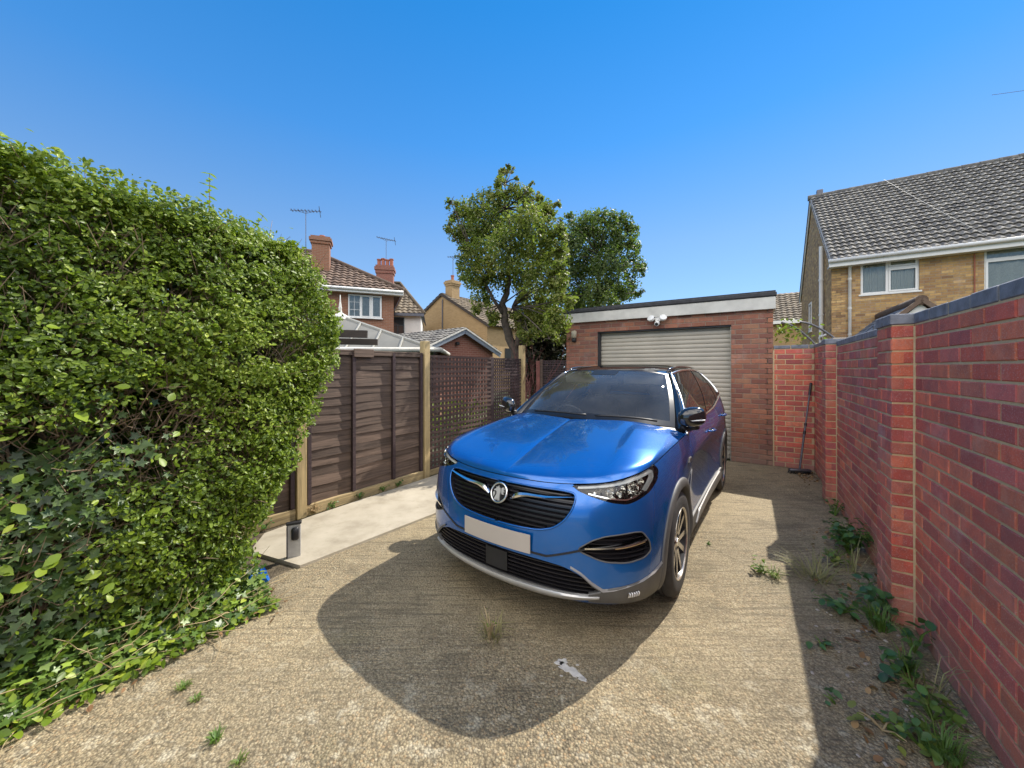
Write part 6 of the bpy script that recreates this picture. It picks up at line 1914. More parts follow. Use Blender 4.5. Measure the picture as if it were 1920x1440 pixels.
# local: x along (away), y to the left/back (away from the drive), z up
def hedge_end(z):      # right end, bulging in the upper part
    return np.interp(z, [0, .35, .8, 1.2, 1.6, 2.0, 2.3, 2.55], [.90, 1.00, 1.20, 1.40, 1.56, 1.58, 1.48, 1.15])
def hedge_face(x, z):  # local y of the drive-side face (negative = towards the drive)
    return np.interp(z, [0, .4, 1.0, 1.6, 2.2, 2.5], [.05, -.02, .0, -.04, -.01, .03])
def hedge_top(x):
    return 2.50 + .0 * x
X0, X1 = -1.1, 1.62
N1 = 190000
x = rng.uniform(X0, 1.6, N1); z = rng.uniform(.05, 2.54, N1) * np.clip(1.04 - .03 * x, 1, 1.06)
P0 = np.stack([x, z, 0 * x], 1)
lump = vnoise(P0, 5.0, 1) * .05 + vnoise(P0, 11.0, 2) * .035
dep = np.minimum(rng.exponential(.10, N1), .55)
endx = hedge_end(z) + vnoise(np.stack([z, z * 0, 0 * z], 1), 9, 3) * .03
y = hedge_face(x, z) + lump + dep
# thin zones: bare stems and dark ivy low on the near part of the face
thin = 1.15 * np.exp(-(((x - .50) / .21) ** 2 + ((z - 1.27) / .27) ** 2)) + .95 * np.exp(-(np.clip(x - .14, 0, 9) / .16) ** 2 - (np.clip(z - 1.2, 0, 9) / .16) ** 2) + .50 * np.exp(-(((x - .85) / .16) ** 2 + ((z - 1.25) / .2) ** 2)) + .35 * np.exp(-(((x - .45) / .5) ** 2 + ((z - .9) / .3) ** 2))
gapn = vnoise(P0, 7.5, 9) + vnoise(P0, 16, 10) * .7
keep = (x < endx) & (rng.uniform(0, 1, N1) > np.clip(thin, 0, .965)) & ~((z < .5) & (rng.uniform(0, 1, N1) < .3)) & (gapn > -1.0 + rng.uniform(-.45, .45, N1))
fine = vnoise(P0, 34., 21) + .8 * vnoise(P0, 62., 22)
keep &= ~((fine < -.18) & (rng.uniform(0, 1, N1) < .86) & (dep < .16))
# rounding near top
fa = np.stack([x, y, z], 1)[keep]
nf = np.stack([rng.normal(0, .5, N1), -1 + rng.normal(0, .55, N1), .45 + rng.normal(0, .55, N1)], 1)[keep]
# top
N2 = 76000
x2 = rng.uniform(X0, 1.5, N2); y2 = rng.uniform(.04, 1.15, N2); Pt = np.stack([x2, y2, 0 * x2], 1)
z2 = 2.50 + np.clip(.10 - .085 * x2, 0, .16) + vnoise(Pt, 6.0, 4) * .035 + vnoise(Pt, 13, 5) * .025 - rng.exponential(.07, N2) - .07 * np.exp(-y2 / .05)
z2 += np.where(rng.uniform(0, 1, N2) < .03, rng.uniform(0, .12, N2), 0)
k2 = x2 < hedge_end(z2) + .1
to = np.stack([x2, y2, z2], 1)[k2]; nt = np.stack([rng.normal(0, .5, N2), rng.normal(-.2, .5, N2), 1 + rng.normal(0, .4, N2)], 1)[k2]
# right end
N3 = 90000
y3 = rng.uniform(-.03, 1.15, N3); z3 = rng.uniform(.08, 2.5, N3); P3 = np.stack([y3, z3, 0 * z3], 1)
ycut = np.interp(z3, [0, 2.2, 2.5], [0, 0, .15])
x3 = hedge_end(z3) + vnoise(P3, 5, 6) * .05 + vnoise(P3, 12, 7) * .03 - rng.exponential(.08, N3) - .15 * np.clip((y3 - .5), 0, 1) ** 2 - .10 * np.exp(-y3 / .07)
fine3 = vnoise(P3, 34., 23) + .8 * vnoise(P3, 62., 24)
k3 = ~((fine3 < -.22) & (rng.uniform(0, 1, N3) < .8)) & (y3 > ycut) & ~((z3 < .5) & (rng.uniform(0, 1, N3) < .5))
en = np.stack([x3, y3, z3], 1)[k3]; ne = np.stack([1 + rng.normal(0, .4, N3), rng.normal(-.4, .5, N3), .4 + rng.normal(0, .5, N3)], 1)[k3]
PA_ = np.concatenate([fa, to, en]); NA_ = np.concatenate([nf, nt, ne])
sz = rng.normal(.0245, .0075, len(PA_)).clip(.010, .05)
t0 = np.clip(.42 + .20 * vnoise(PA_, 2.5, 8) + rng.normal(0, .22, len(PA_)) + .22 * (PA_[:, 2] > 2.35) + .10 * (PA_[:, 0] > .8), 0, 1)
tint = np.stack([t0, rng.uniform(.2, .8, len(PA_)), rng.uniform(0, 1, len(PA_))], 1)
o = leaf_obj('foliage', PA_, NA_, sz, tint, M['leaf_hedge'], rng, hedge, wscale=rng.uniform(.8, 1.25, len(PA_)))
tag(o, kind='stuff')
# inner dense leaves, tinted dark like the shade inside, so nothing shows through
N4 = 26000
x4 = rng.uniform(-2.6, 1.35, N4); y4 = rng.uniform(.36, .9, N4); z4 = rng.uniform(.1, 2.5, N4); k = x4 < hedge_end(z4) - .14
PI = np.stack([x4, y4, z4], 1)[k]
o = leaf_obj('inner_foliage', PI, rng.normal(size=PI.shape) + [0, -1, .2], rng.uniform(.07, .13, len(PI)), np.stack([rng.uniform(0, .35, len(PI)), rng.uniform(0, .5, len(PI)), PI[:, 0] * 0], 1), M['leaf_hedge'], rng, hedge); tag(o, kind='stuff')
# long leading shoots on top
def shoot(base, tip, n, size, mat, rng_, parent, name, cl=.7):
    b = np.array(base); t = np.array(tip); P = []; Nn = []; T_ = []
    d = (t - b) / np.linalg.norm(t - b)
    for i in range(n):
        f = (i + .5) / n; c = b + (t - b) * f
        for s in (0, 1):
            ang = i * 1.57 + s * math.pi; side = np.cross(d, [math.cos(ang), math.sin(ang), .1]); side /= np.linalg.norm(side)
            l = size * (1 - .4 * f); P.append(c + side * l * .5 + d * l * .3); T_.append(side + d * .7); Nn.append(d + rng_.normal(0, .2, 3))
    P = np.array(P); return P, np.array(Nn), np.array(T_)
m = MB(); SP, SN, ST = [], [], []
for (xx, yy, h_, lean) in ((.78, .18, .36, .02), (.98, .25, .22, .16), (.60, .30, .20, -.02), (-.05, .3, .10, .02), (-.7, .25, .10, .05), (-1.2, .2, .14, .02), (.3, .35, .10, .03), (-.35, .2, .12, -.02), (-1.55, .15, .1, .02), (1.08, .3, .12, .1)):
    b = (xx, yy, 2.42); t = (xx + lean, yy, 2.48 + h_)
    m.tube([b, ((b[0] + t[0]) / 2 + .01, yy, (b[2] + t[2]) / 2), t], [.004, .003, .0015], 5)
    p, n_, tt_ = shoot((xx, yy, 2.46), t, max(4, int(h_ / .035)), .06, None, rng, None, ''); SP.append(p); SN.append(n_); ST.append(tt_)
sh = m.build('shoots', M['twig'], hedge)
SP = np.concatenate(SP); SN = np.concatenate(SN); ST = np.concatenate(ST)
leaf_obj('shoot_leaves', SP, SN, rng.uniform(.045, .07, len(SP)), np.stack([rng.uniform(.5, .9, len(SP)), rng.uniform(.4, .8, len(SP)), SP[:, 0] * 0], 1), M['leaf_hedge'], rng, hedge, tang=ST)
# stems
def branch(m, p, d, L, r, depth, spread, seed_rng, up=.15, ends=None, nseg=5):
    pts_ = [Vector(p)]; d = Vector(d).normalized()
    for i in range(nseg):
        d = (d + Vector((seed_rng.uniform(-.22, .22), seed_rng.uniform(-.22, .22), seed_rng.uniform(-.1, .22) + up * .3))).normalized()
        pts_.append(pts_[-1] + d * L / nseg)
    m.tube(pts_, [r * (1 - .5 * i / nseg) for i in range(nseg + 1)], 7 if r > .012 else 5)
    if ends is not None: ends.append((pts_[-1], d))
    if depth > 0:
        for k in range(3 if depth > 1 else 2):
            i = seed_rng.randint(max(1, nseg // 2), nseg); q = pts_[i]
            nd = (d + Vector((seed_rng.uniform(-1, 1), seed_rng.uniform(-.7, .7), seed_rng.uniform(-.1, .8))) * spread).normalized()
            branch(m, q, nd, L * seed_rng.uniform(.55, .8), r * .55, depth - 1, spread, seed_rng, up, ends, nseg)
sr = random.Random(3)
for (xx, yy, L, r, dx) in ((.38, .20, 1.05, .036, .07), (.16, .16, .85, .026, -.18), (.62, .26, 1.0, .022, .14), (-.15, .25, .9, .028, .1), (-.6, .3, .9, .03, .05), (.92, .36, .9, .022, .10)):
    m = MB(); branch(m, (xx, yy + .04, 0), (dx, .03, 1), L * 1.15, r, 2, .55, sr)
    m.build('stem', M['bark'], hedge, True)
# fine twigs through the face
m = MB()
for i in range(6500):
    xx = sr.uniform(X0, 1.45); zz = sr.uniform(.1, 2.45)
    if xx > float(hedge_end(zz)) - .05: continue
    yy = float(hedge_face(xx, zz)) + sr.uniform(.0, .28)
    L = sr.uniform(.08, .26); d = Vector((sr.uniform(-.7, .7), sr.uniform(-1, .3), sr.uniform(.0, 1.1))).normalized()
    m.tube([(xx, yy + .1, zz), Vector((xx, yy + .1, zz)) + d * L * .5 + Vector((0, 0, sr.uniform(-.02, .02))), Vector((xx, yy + .1, zz)) + d * L], [.0035, .0025, .001], 3, (rnd(0, 1),) * 3, cap=False)
o = m.build('twigs', M['twig'], hedge); tag(o, kind='stuff')

# ---- ivy on the lower face and over the ground edge
ivy = thing('ivy', 'dark glossy ivy and ground creepers spilling from under the hedge onto the drive edge', 'ivy', (HP.x, HP.y, 0), math.atan2(HD.y, HD.x))
Ni = 3600
xi = rng.uniform(-.7, .62, Ni); zi = rng.uniform(0.02, 1.6, Ni) ; Pi = np.stack([xi, zi, 0 * xi], 1)
dens = np.exp(-np.clip(xi - .22, 0, 9) / .14) * np.exp(-np.clip(zi - 1.25 - .2 * vnoise(Pi, 3, 12), 0, 9) / .12)
k = rng.uniform(0, 1, Ni) < dens
yi = hedge_face(xi, zi) + .06 + vnoise(Pi, 4, 13) * .06 + rng.exponential(.05, Ni)
PV = np.stack([xi, yi, zi], 1)[k]; NV = np.stack([rng.normal(0, .35, Ni), -1 + rng.normal(0, .3, Ni), .5 + rng.normal(0, .35, Ni)], 1)[k]
# ground skirt
Ng = 3400
xg = rng.uniform(-.9, 1.05, Ng); wdt = np.interp(xg, [-1.5, -.3, .0, .35, .75, 1.05], [.22, .22, .20, .17, .18, .14])
yg = .16 - rng.uniform(0, 1, Ng) ** 1.3 * (wdt + .13) + vnoise(np.stack([xg, xg * 0, xg * 0], 1), 5, 14) * .05
zg = .015 + rng.uniform(0, 1, Ng) ** 2 * .26 * np.clip((yg + .15) / .2, .2, 1.4)
PG = np.stack([xg, yg, zg], 1); NG = np.stack([rng.normal(0, .4, Ng), rng.normal(-.35, .35, Ng), 1 + rng.normal(0, .3, Ng)], 1)
Pv = np.concatenate([PV, PG]); Nv = np.concatenate([NV, NG])
tv = np.clip(np.concatenate([rng.normal(.28, .18, len(PV)), rng.normal(.45, .27, len(PG))]), 0, 1)
o = leaf_obj('leaves', Pv, Nv, rng.normal(.058, .014, len(Pv)).clip(.03, .1), np.stack([tv, rng.uniform(.2, .8, len(tv)), tv * 0], 1), M['leaf_ivy'], rng, ivy, IVY, IVY_F); tag(o, kind='stuff')
Nm = 1500
xm = rng.uniform(-.9, 1.05, Nm); ym = .20 - rng.uniform(0, 1, Nm) ** 1.2 * .42; zm = .02 + rng.uniform(0, 1, Nm) ** 1.5 * .26 * np.clip((ym + .2) / .25, .15, 1.4)
Pm = np.stack([xm, ym, zm], 1)
o = leaf_obj('creeper_leaves', Pm, np.stack([rng.normal(0, .5, Nm), rng.normal(-.4, .4, Nm), 1 + rng.normal(0, .4, Nm)], 1), rng.uniform(.025, .055, Nm), np.stack([rng.uniform(.15, 1, Nm) ** 1.2, rng.uniform(.3, .9, Nm), xm * 0], 1), M['leaf_hedge'], rng, ivy, BIG, BIG_F); tag(o, kind='stuff')
m = MB()
for i in range(170):
    xx = sr.uniform(-.8, .95); y0 = sr.uniform(-.05, .15); pts_ = [Vector((xx, y0, .02))]
    d = Vector((sr.uniform(-1, 1), sr.uniform(-.6, .2), sr.uniform(-.05, .25))).normalized()
    for s in range(6):
        d = (d + Vector((sr.uniform(-.4, .4), sr.uniform(-.4, .4), sr.uniform(-.2, .18)))).normalized(); q = pts_[-1] + d * .07; q.z = max(q.z, .008); pts_.append(q)
    m.tube(pts_, [.0035 - .0004 * j for j in range(7)], 4, cap=False)
o = m.build('runners', M['straw'], ivy); tag(o, kind='stuff')
# bramble leaves in front of the hedge, broad and bright
Nb = 26; xb = rng.uniform(-.2, .6, Nb); zb = rng.uniform(.25, 1.75, Nb); cl = rng.integers(0, 16, Nb); cx_ = rng.uniform(-.15, .62, 16); cz_ = rng.uniform(.3, 1.75, 16)
Pb = np.stack([cx_[cl] + rng.normal(0, .06, Nb), -.04 + rng.normal(0, .03, Nb), cz_[cl] + rng.normal(0, .06, Nb)], 1)
leaf_obj('bramble_leaves', Pb, np.stack([rng.normal(0, .3, Nb), -1 + rng.normal(0, .2, Nb), .7 + rng.normal(0, .3, Nb)], 1), rng.uniform(.045, .075, Nb), np.stack([rng.uniform(.40, .78, Nb), rng.uniform(.4, .9, Nb), xb * 0], 1), M['leaf_hedge'], rng, hedge, BIG, BIG_F)
# leaf litter along the left edge and in the corner by the broom
def litter(name, label, fn, n, parent=None):
    P = np.array([fn() for _ in range(n)]); Nn = np.stack([rng.normal(0, .5, n), rng.normal(0, .5, n), np.ones(n)], 1)
    o = leaf_obj(name, P, Nn, rng.uniform(.018, .045, n), np.stack([rng.uniform(0, 1, n), rng.uniform(.2, .9, n), np.zeros(n)], 1), M['leaf_dry'], rng, None, BIG, BIG_F)
    tag(o, label, 'leaf litter', kind='stuff'); return o
def lit1():
    xx = rng.uniform(-.8, 1.1); yy = rng.normal(.0, .10); p = HP + HD * xx - HN * yy; return (p.x, p.y, abs(rng.normal(.015, .015)) + .008)
litter('leaf_litter', 'dry brown leaves scattered under the edge of the hedge', lit1, 700)
def lit2():
    p = site(rng.normal(.70, .10), rng.normal(6.85, .22)); p = p if (p - site(.7, 6.9)).length < .6 else site(.7, 6.9); return (p.x, p.y, .006 + abs(rng.normal(0, .008)))
litter('leaf_litter', 'dark dead leaves gathered in the corner by the broom', lit2, 160)
def lit3():
    p = site(rng.normal(.62, .12), rng.uniform(1.4, 4.6)); return (p.x, p.y, .005 + abs(rng.normal(0, .006)))
litter('leaf_litter', 'dead leaves and bits strewn among the weeds along the right wall', lit3, 260)

# ================================================================ weeds
def weed(name, label, base, rad, hgt, n, size, tl, th, group, mat='leaf_weed', stems=6, tmpl=BIG, flat=.6):
    w = thing(name, label, 'weed', base, rnd(0, 6), group)
    P = []; Nn = []; m = MB()
    for s in range(stems):
        ang = rng.uniform(0, 6.28); rr = rad * rng.uniform(.4, 1.0); tip = Vector((math.cos(ang) * rr, math.sin(ang) * rr, hgt * rng.uniform(.5, 1)))
        mid = tip * .5 + Vector((0, 0, hgt * .25))
        pts_ = [Vector((0, 0, 0)), mid * .6, mid, tip]
        m.tube(pts_, [.004, .0035, .003, .0015], 5, cap=False)
        for q in range(max(1, n // stems)):
            f = rng.uniform(.3, 1.0); c = Vector((0, 0, 0)).lerp(mid, f * 2) if f < .5 else mid.lerp(tip, f * 2 - 1)
            c = np.array(c) + rng.normal(0, size * .55, 3); c[2] = max(c[2], .01)
            P.append(c); Nn.append([math.cos(ang) * .5 + rng.normal(0, .4), math.sin(ang) * .5 + rng.normal(0, .4), flat + .6])
    m.build('stems', M['straw'] if tl >= .68 else M['grass'], w)
    P = np.array(P); Nn = np.array(Nn); k = len(P)
    lf = leaf_obj('leaves', P, Nn, rng.uniform(.7, 1.25, k) * size, np.stack([rng.uniform(tl, th, k), rng.uniform(.2, .8, k), np.zeros(k)], 1), M[mat], rng, w, tmpl, BIG_F)
    if len(P) > 150: tag(lf, kind='stuff')
    return w
def grass(name, label, base, rad, hgt, n, tl, th, group, lean=.6):
    w = thing(name, label, 'grass', base, 0, group)
    vs = []; fs = []; tn = []
    for i in range(n):
        a = rng.uniform(0, 6.28); r0 = rad * rng.uniform(0, .45) ; b = np.array([math.cos(a) * r0, math.sin(a) * r0, 0]); a2 = a + rng.normal(0, .6); L = hgt * rng.uniform(.5, 1.1)
        d = np.array([math.cos(a2), math.sin(a2), 0]); sd = np.array([-d[1], d[0], 0]) * rng.uniform(.0018, .0035)
        p1 = b + d * L * lean * .35 + [0, 0, L * .6]; p2 = b + d * L * lean + [0, 0, L * rng.uniform(.5, .95)]
        o = len(vs); vs += [b - sd, b + sd, p1 + sd * .8, p1 - sd * .8, p2 + sd * .15, p2 - sd * .15]; fs += [(o, o + 1, o + 2, o + 3), (o + 3, o + 2, o + 4, o + 5)]
        t = [rng.uniform(tl, th), rng.uniform(.2, .8), 0]; tn += [t, t]
    o = fast_mesh('blades', np.array(vs), np.array(fs), M['grass'], w, np.array(tn))
    if n > 100: tag(o, kind='stuff')
    return w
def gp(px, py):          # a point of the ground from the photograph's layout
    Y = 690 * H / (py - 690); return ((px - 960) / 690 * Y, Y, 0.002)
WG = 'weeds along the foot of the right wall'
weed('weed_plant', 'large bushy green weed against the boundary wall between its two pilasters', gp(1592, 1040), .22, .26, 260, .055, .1, .75, WG, stems=26)
weed('weed_plant', 'low weed with yellowing leaves in front of the bushy weed', gp(1566, 1062), .12, .14, 70, .035, .6, 1.0, WG, stems=12)
weed('weed_plant', 'small weed at the foot of the far pilaster', gp(1566, 968), .12, .18, 40, .04, .0, .4, WG, stems=9)
weed('weed_plant', 'dark leaved bramble spreading before the near pilaster', gp(1665, 1150), .20, .16, 60, .062, .0, .45, WG, stems=12)
weed('weed_plant', 'dark bramble sprawling left of the near pilaster', gp(1580, 1150), .17, .10, 46, .05, .0, .4, WG, stems=10)
weed('weed_plant', 'bramble shoot with toothed leaves by the wall foot right of the pilaster', gp(1715, 1225), .13, .15, 26, .06, .0, .35, WG, stems=7)
weed('weed_plant', 'five leaf bramble low beside the wall', gp(1710, 1290), .13, .10, 26, .062, .0, .4, WG, stems=7)
weed('weed_plant', 'bright green round leaved weed near the bottom of the wall', gp(1748, 1350), .12, .12, 40, .045, .5, .9, WG, stems=9)
weed('weed_plant', 'low spreading weed at the lower end of the wall', gp(1725, 1400), .15, .08, 60, .04, .35, .85, WG, stems=12)
weed('weed_plant', 'yellow green weed leaves on the concrete by the wall', gp(1655, 1370), .09, .05, 14, .045, .85, 1.0, WG, stems=4)
weed('weed_plant', 'tiny weed sprig alone in the shade of the wall', gp(1565, 1320), .05, .03, 8, .035, .2, .5, WG, stems=3)
weed('weed_plant', 'trailing sprig with four small leaves on shaded concrete', gp(1542, 1215), .07, .04, 12, .045, .1, .5, WG, stems=4)
GG = 'grass tufts beside the right wall'
grass('grass_tuft', 'green grass tuft at the bottom right by the wall', gp(1770, 1425), .12, .16, 90, .2, .6, GG)
grass('grass_tuft', 'grass tuft under the bramble before the near pilaster', gp(1650, 1180), .10, .18, 70, .2, .6, GG)
grass('grass_tuft', 'strappy green grass by the wall right of the pilaster', gp(1700, 1262), .07, .16, 46, .2, .6, GG)
grass('grass_tuft', 'dry straw coloured grass lying on the concrete before the bushy weed', gp(1530, 1085), .28, .16, 95, .8, 1.0, GG, 1.6)
grass('grass_tuft', 'tall dry grass stalks against the near pilaster', gp(1680, 1140), .10, .50, 16, .9, 1.0, GG, .5)
grass('grass_tuft', 'thin dry stalks at the wall foot beside the weeds', gp(1740, 1320), .08, .32, 14, .9, 1.0, GG, .7)
grass('grass_tuft', 'short dry stalks by the bushy weed', gp(1600, 1075), .10, .30, 16, .8, 1.0, GG, .8)
CG = 'weeds growing from cracks in the drive'
weed('weed_plant', 'sunlit green and brown weed on the crack between car and wall', gp(1432, 1075), .11, .06, 36, .035, .55, 1.0, CG, stems=9)
grass('grass_tuft', 'small sunlit grass sprig on the drive crack', gp(1452, 1082), .08, .09, 40, .3, .9, CG, 1.0)
weed('weed_plant', 'tiny weed in the drive crack by the front wheel', gp(1330, 1022), .03, .025, 8, .02, .4, .8, CG, stems=3)
grass('grass_tuft', 'withered grass clump in the car shadow on the drive', gp(925, 1195), .13, .12, 46, .97, 1.0, CG, 1.0)
weed('weed_plant', 'sparse withered weed in the shadow before the car', gp(918, 1200), .08, .16, 14, .016, .7, 1.0, CG, stems=8)
grass('grass_tuft', 'small green tuft at the lower left of the drive', gp(405, 1388), .05, .035, 60, .1, .6, CG, .9)
grass('grass_tuft', 'mossy grass tuft below the litter on the left', gp(345, 1290), .05, .03, 60, .3, .8, CG, .9)
grass('grass_tuft', 'tuft of short grass on the left crack', gp(368, 1312), .05, .025, 40, .3, .8, CG, .9)
grass('grass_tuft', 'faint grass tuft at the bottom edge of the drive', gp(448, 1432), .05, .03, 40, .5, .9, CG, .9)
PGP = 'small weeds along the fence foot'
def fp(k, off): p = FP + FD * k + Vector((.822, -.569, 0)) * off; return (p.x, p.y, .02)
weed('weed_plant', 'brown dried weed at the foot of the first fence post', fp(.12, .09), .08, .10, 40, .028, .9, 1.0, PGP, mat='leaf_dry', stems=8)
for i, (kk, lb) in enumerate(((.32, 'low green weed by the gravel board near the first post'), (.66, 'green weed under the middle of the fence panel'), (.98, 'small leafy weed on the gravel board'), (1.2, 'sparse weed near the second fence post'), (-.35, 'weed at the fence foot under the hedge end'))):
    weed('weed_plant', lb, fp(kk, .08), .08, .07, 30, .026, .3, .8, PGP, stems=7)
# litter
blue = thing('blue_bag', 'crumpled bright blue plastic bag caught in the ivy', 'bag', (-1.83, 2.66, 0.03), 0)
def crumple(name, mat, parent, r, n=9, flat=.5, seed=1):
    rg = np.random.default_rng(seed); u_ = np.linspace(0, math.pi, n); w_ = np.linspace(0, 2 * math.pi, 2 * n, endpoint=False); vs = []; fs = []
    for a in u_:
        for b in w_:
            q = r * (1 + rg.uniform(-.45, .45)); vs.append((q * math.sin(a) * math.cos(b), q * math.sin(a) * math.sin(b), q * math.cos(a) * flat))
    for i in range(n - 1):
        for j in range(2 * n): fs.append((i * 2 * n + j, i * 2 * n + (j + 1) % (2 * n), (i + 1) * 2 * n + (j + 1) % (2 * n), (i + 1) * 2 * n + j))
    m = MB(); m.add(vs, fs); return m.build(name, mat, parent)
crumple('bag_sheet', simple('blue_plastic', (0.01, 0.16, 0.62), .3), blue, .055, 9, 1.3, 3)
crumple('bag_corner', simple('pale_blue_plastic', (0.35, 0.45, 0.65), .4), blue, .03, 7, .8, 8)
bpy.data.objects['bag_corner'].location = (.0, -.05, -.01)
pa = thing('paper_scrap', 'scrap of white paper lying at the edge of the ivy', 'litter', gp(270, 1232), 0)
crumple('paper', simple('white_paper', (.72, .70, .68), .8), pa, .045, 8, .35, 5).location = (0, 0, .02)
pp_ = gp(1070, 1258)
m = MB(); pr2 = random.Random(12)
def blot(cx, cy, r, n, ex, ang):
    poly = []
    for i in range(n):
        t = 2 * math.pi * i / n; rr = r * (1 + .28 * math.sin(2 * t + 1) + .18 * math.sin(5 * t + cx * 40) + pr2.uniform(-.16, .16))
        x_, y_ = rr * ex * math.cos(t), rr * math.sin(t) / ex
        poly.append((cx + x_ * math.cos(ang) - y_ * math.sin(ang), cy + x_ * math.sin(ang) + y_ * math.cos(ang)))
    m.prism(poly, lambda x, y: (x, y, 0.0005), lambda x, y: (cx + (x - cx) * .96, cy + (y - cy) * .96, .0028))
blot(0, 0, .042, 40, 1.5, -.3); blot(-.062, .028, .026, 26, 1.1, .6); blot(.072, -.026, .014, 16, 1.2, 0); blot(.02, .05, .007, 10, 1, 0); blot(-.03, -.055, .006, 9, 1.2, 0)
tag(m.build('paint_splash', simple('old_white_paint', (.60, .57, .52), .8, 0, .2, 30, .5, 60), None, loc=(pp_[0], pp_[1], 0.002), rot=-.5), 'patch of dried white paint on the drive in the car shadow', 'paint patch')
st = MB()
for i in range(60):
    p = site(rng.normal(.6, .14), rng.uniform(1.3, 3.2)); s = rng.uniform(.004, .012)
    st.x = Matrix.Translation((p.x, p.y, s * .3)) @ Matrix.Rotation(rnd(0, 6), 4, 'Z'); st.box(-s, s, -s * .7, s * .7, -s * .5, s * .5, bevel=s * .4)
tag(st.build('pebbles', simple('pebble', (.38, .34, .30), .8, 0, .3, 30)), 'loose pebbles among the weeds along the wall', 'pebbles', kind='stuff')

# ================================================================ trees
def tree(name, label, base, trunk, blobs, n, size, mat, bark, tr, seed, limbs=True, droop=0.0, tl=0., th=1., group=None, twig_n=140):
    """trunk: list of points (relative); blobs: (centre, radius, weight) in local coordinates"""
    rg = np.random.default_rng(seed); pr_ = random.Random(seed)
    t = thing(name, label, 'tree', base, 0, group)
    m = MB()
    for path, r0, r1 in trunk:
        k = len(path); fine = []
        for i in range(k - 1):
            for s in range(4):
                f = s / 4; p = Vector(path[i]).lerp(Vector(path[i + 1]), f)
                if i + s: p += Vector((pr_.uniform(-.02, .02), pr_.uniform(-.02, .02), 0))
                fine.append(p)
        fine.append(Vector(path[-1])); q = len(fine)
        m.tube(fine, [r0 + (r1 - r0) * (i / (q - 1)) ** .8 for i in range(q)], 10)
    m.build('trunk', M[bark], t, True)
    tips = [Vector(p[-1]) for p, _, _ in trunk] + [Vector(p[len(p) // 2]) for p, _, _ in trunk]
    m = MB()
    for (c, r, w) in blobs:
        c = Vector(c); s = min(tips, key=lambda q: (q - c).length)
        mid = s.lerp(c, .5) + Vector((pr_.uniform(-.1, .1), pr_.uniform(-.1, .1), pr_.uniform(-.05, .1)))
        m.tube([s, mid, c], [.020, .013, .008], 6)
        for k in range(6):
            d = Vector((pr_.uniform(-1, 1), pr_.uniform(-1, 1), pr_.uniform(-.4, 1))).normalized() * r * pr_.uniform(.7, 1.05); m.tube([c, c + d * .5 + Vector((0, 0, .03)), c + d], [.011, .007, .002], 4, cap=False)
    m.build('branches', M[bark], t, True)
    P = []; Nn = []; tot = sum(w * r ** 2 for c, r, w in blobs)
    for (c, r, w) in blobs:
        k = int(n * w * r ** 2 / tot)
        d = rg.normal(size=(k, 3)); d /= np.linalg.norm(d, axis=1, keepdims=True)
        rad = r * rg.uniform(.12, 1.0, k) ** .55
        # leaves cluster on twigs: pull towards random twig axes
        tw = rg.normal(size=(max(5, k // 40), 3)); tw /= np.linalg.norm(tw, axis=1, keepdims=True)
        idx = rg.integers(0, len(tw), k); d2 = tw[idx] + rg.normal(0, .30, (k, 3)); d2 /= np.linalg.norm(d2, axis=1, keepdims=True)
        p = np.array(c) + d2 * rad[:, None] * rg.uniform(.75, 1.12, len(tw))[idx][:, None]
        p[:, 2] -= droop * rg.uniform(0, 1, k) ** 2
        P.append(p); Nn.append(d2 * .7 + rg.normal(0, .6, (k, 3)) + [0, 0, .55])
    P = np.concatenate(P); Nn = np.concatenate(Nn); k = len(P)
    tn = np.clip(.5 + .25 * vnoise(P, 2.2, seed) + rg.normal(0, .2, k), 0, 1) * (th - tl) + tl
    o = leaf_obj('crown', P, Nn, rg.normal(size, size * .2, k).clip(size * .5, size * 1.6), np.stack([tn, rg.uniform(.15, .85, k), tn * 0], 1), M[mat], rg, t, BROAD, LEAF_F)
    tag(o, kind='stuff'); return t
def at(px, py, Y): return Vector(((px - 960) / 690 * Y, Y, H + (690 - py) / 690 * Y))
def rel(lst, base, Y, seed, dy=.8):
    rg = random.Random(seed); out = []
    for (px, py, pr_) in lst:
        yy = Y + rg.uniform(-dy, dy) - (rg.choice([0, 0, 0, 0, 2.3]) if (Y < 9 and 935 < px < 1005 and 415 < py < 565) else 0) - (1.5 * min(1, max(0, (px - 975) / 60)) if Y < 9 else 0); p = at(px, py, yy); out.append(((p.x - base[0], p.y - base[1], p.z), pr_ * 1.14 / 690 * yy, rg.uniform(.8, 1.2)))
    return out
Y1 = 8.7; B1 = (at(968, 700, Y1).x, Y1, 0)
def tp(px, py, dy=0): p = at(px, py, Y1 + dy); return (p.x - B1[0], p.y - B1[1], p.z)
trunk1 = [([(0, 0, 0), tp(966, 660), tp(948, 612), tp(943, 570), tp(955, 530), tp(950, 480)], .13, .05),
          ([tp(966, 655), tp(978, 610), tp(962, 575, .1), tp(985, 540, .2), tp(1000, 500, .2)], .085, .035),
          ([tp(945, 590), tp(925, 560, -.2), tp(905, 520, -.2), tp(885, 470, -.3)], .05, .02),
          ([tp(950, 500), tp(960, 440), tp(948, 390), tp(946, 345)], .045, .012)]
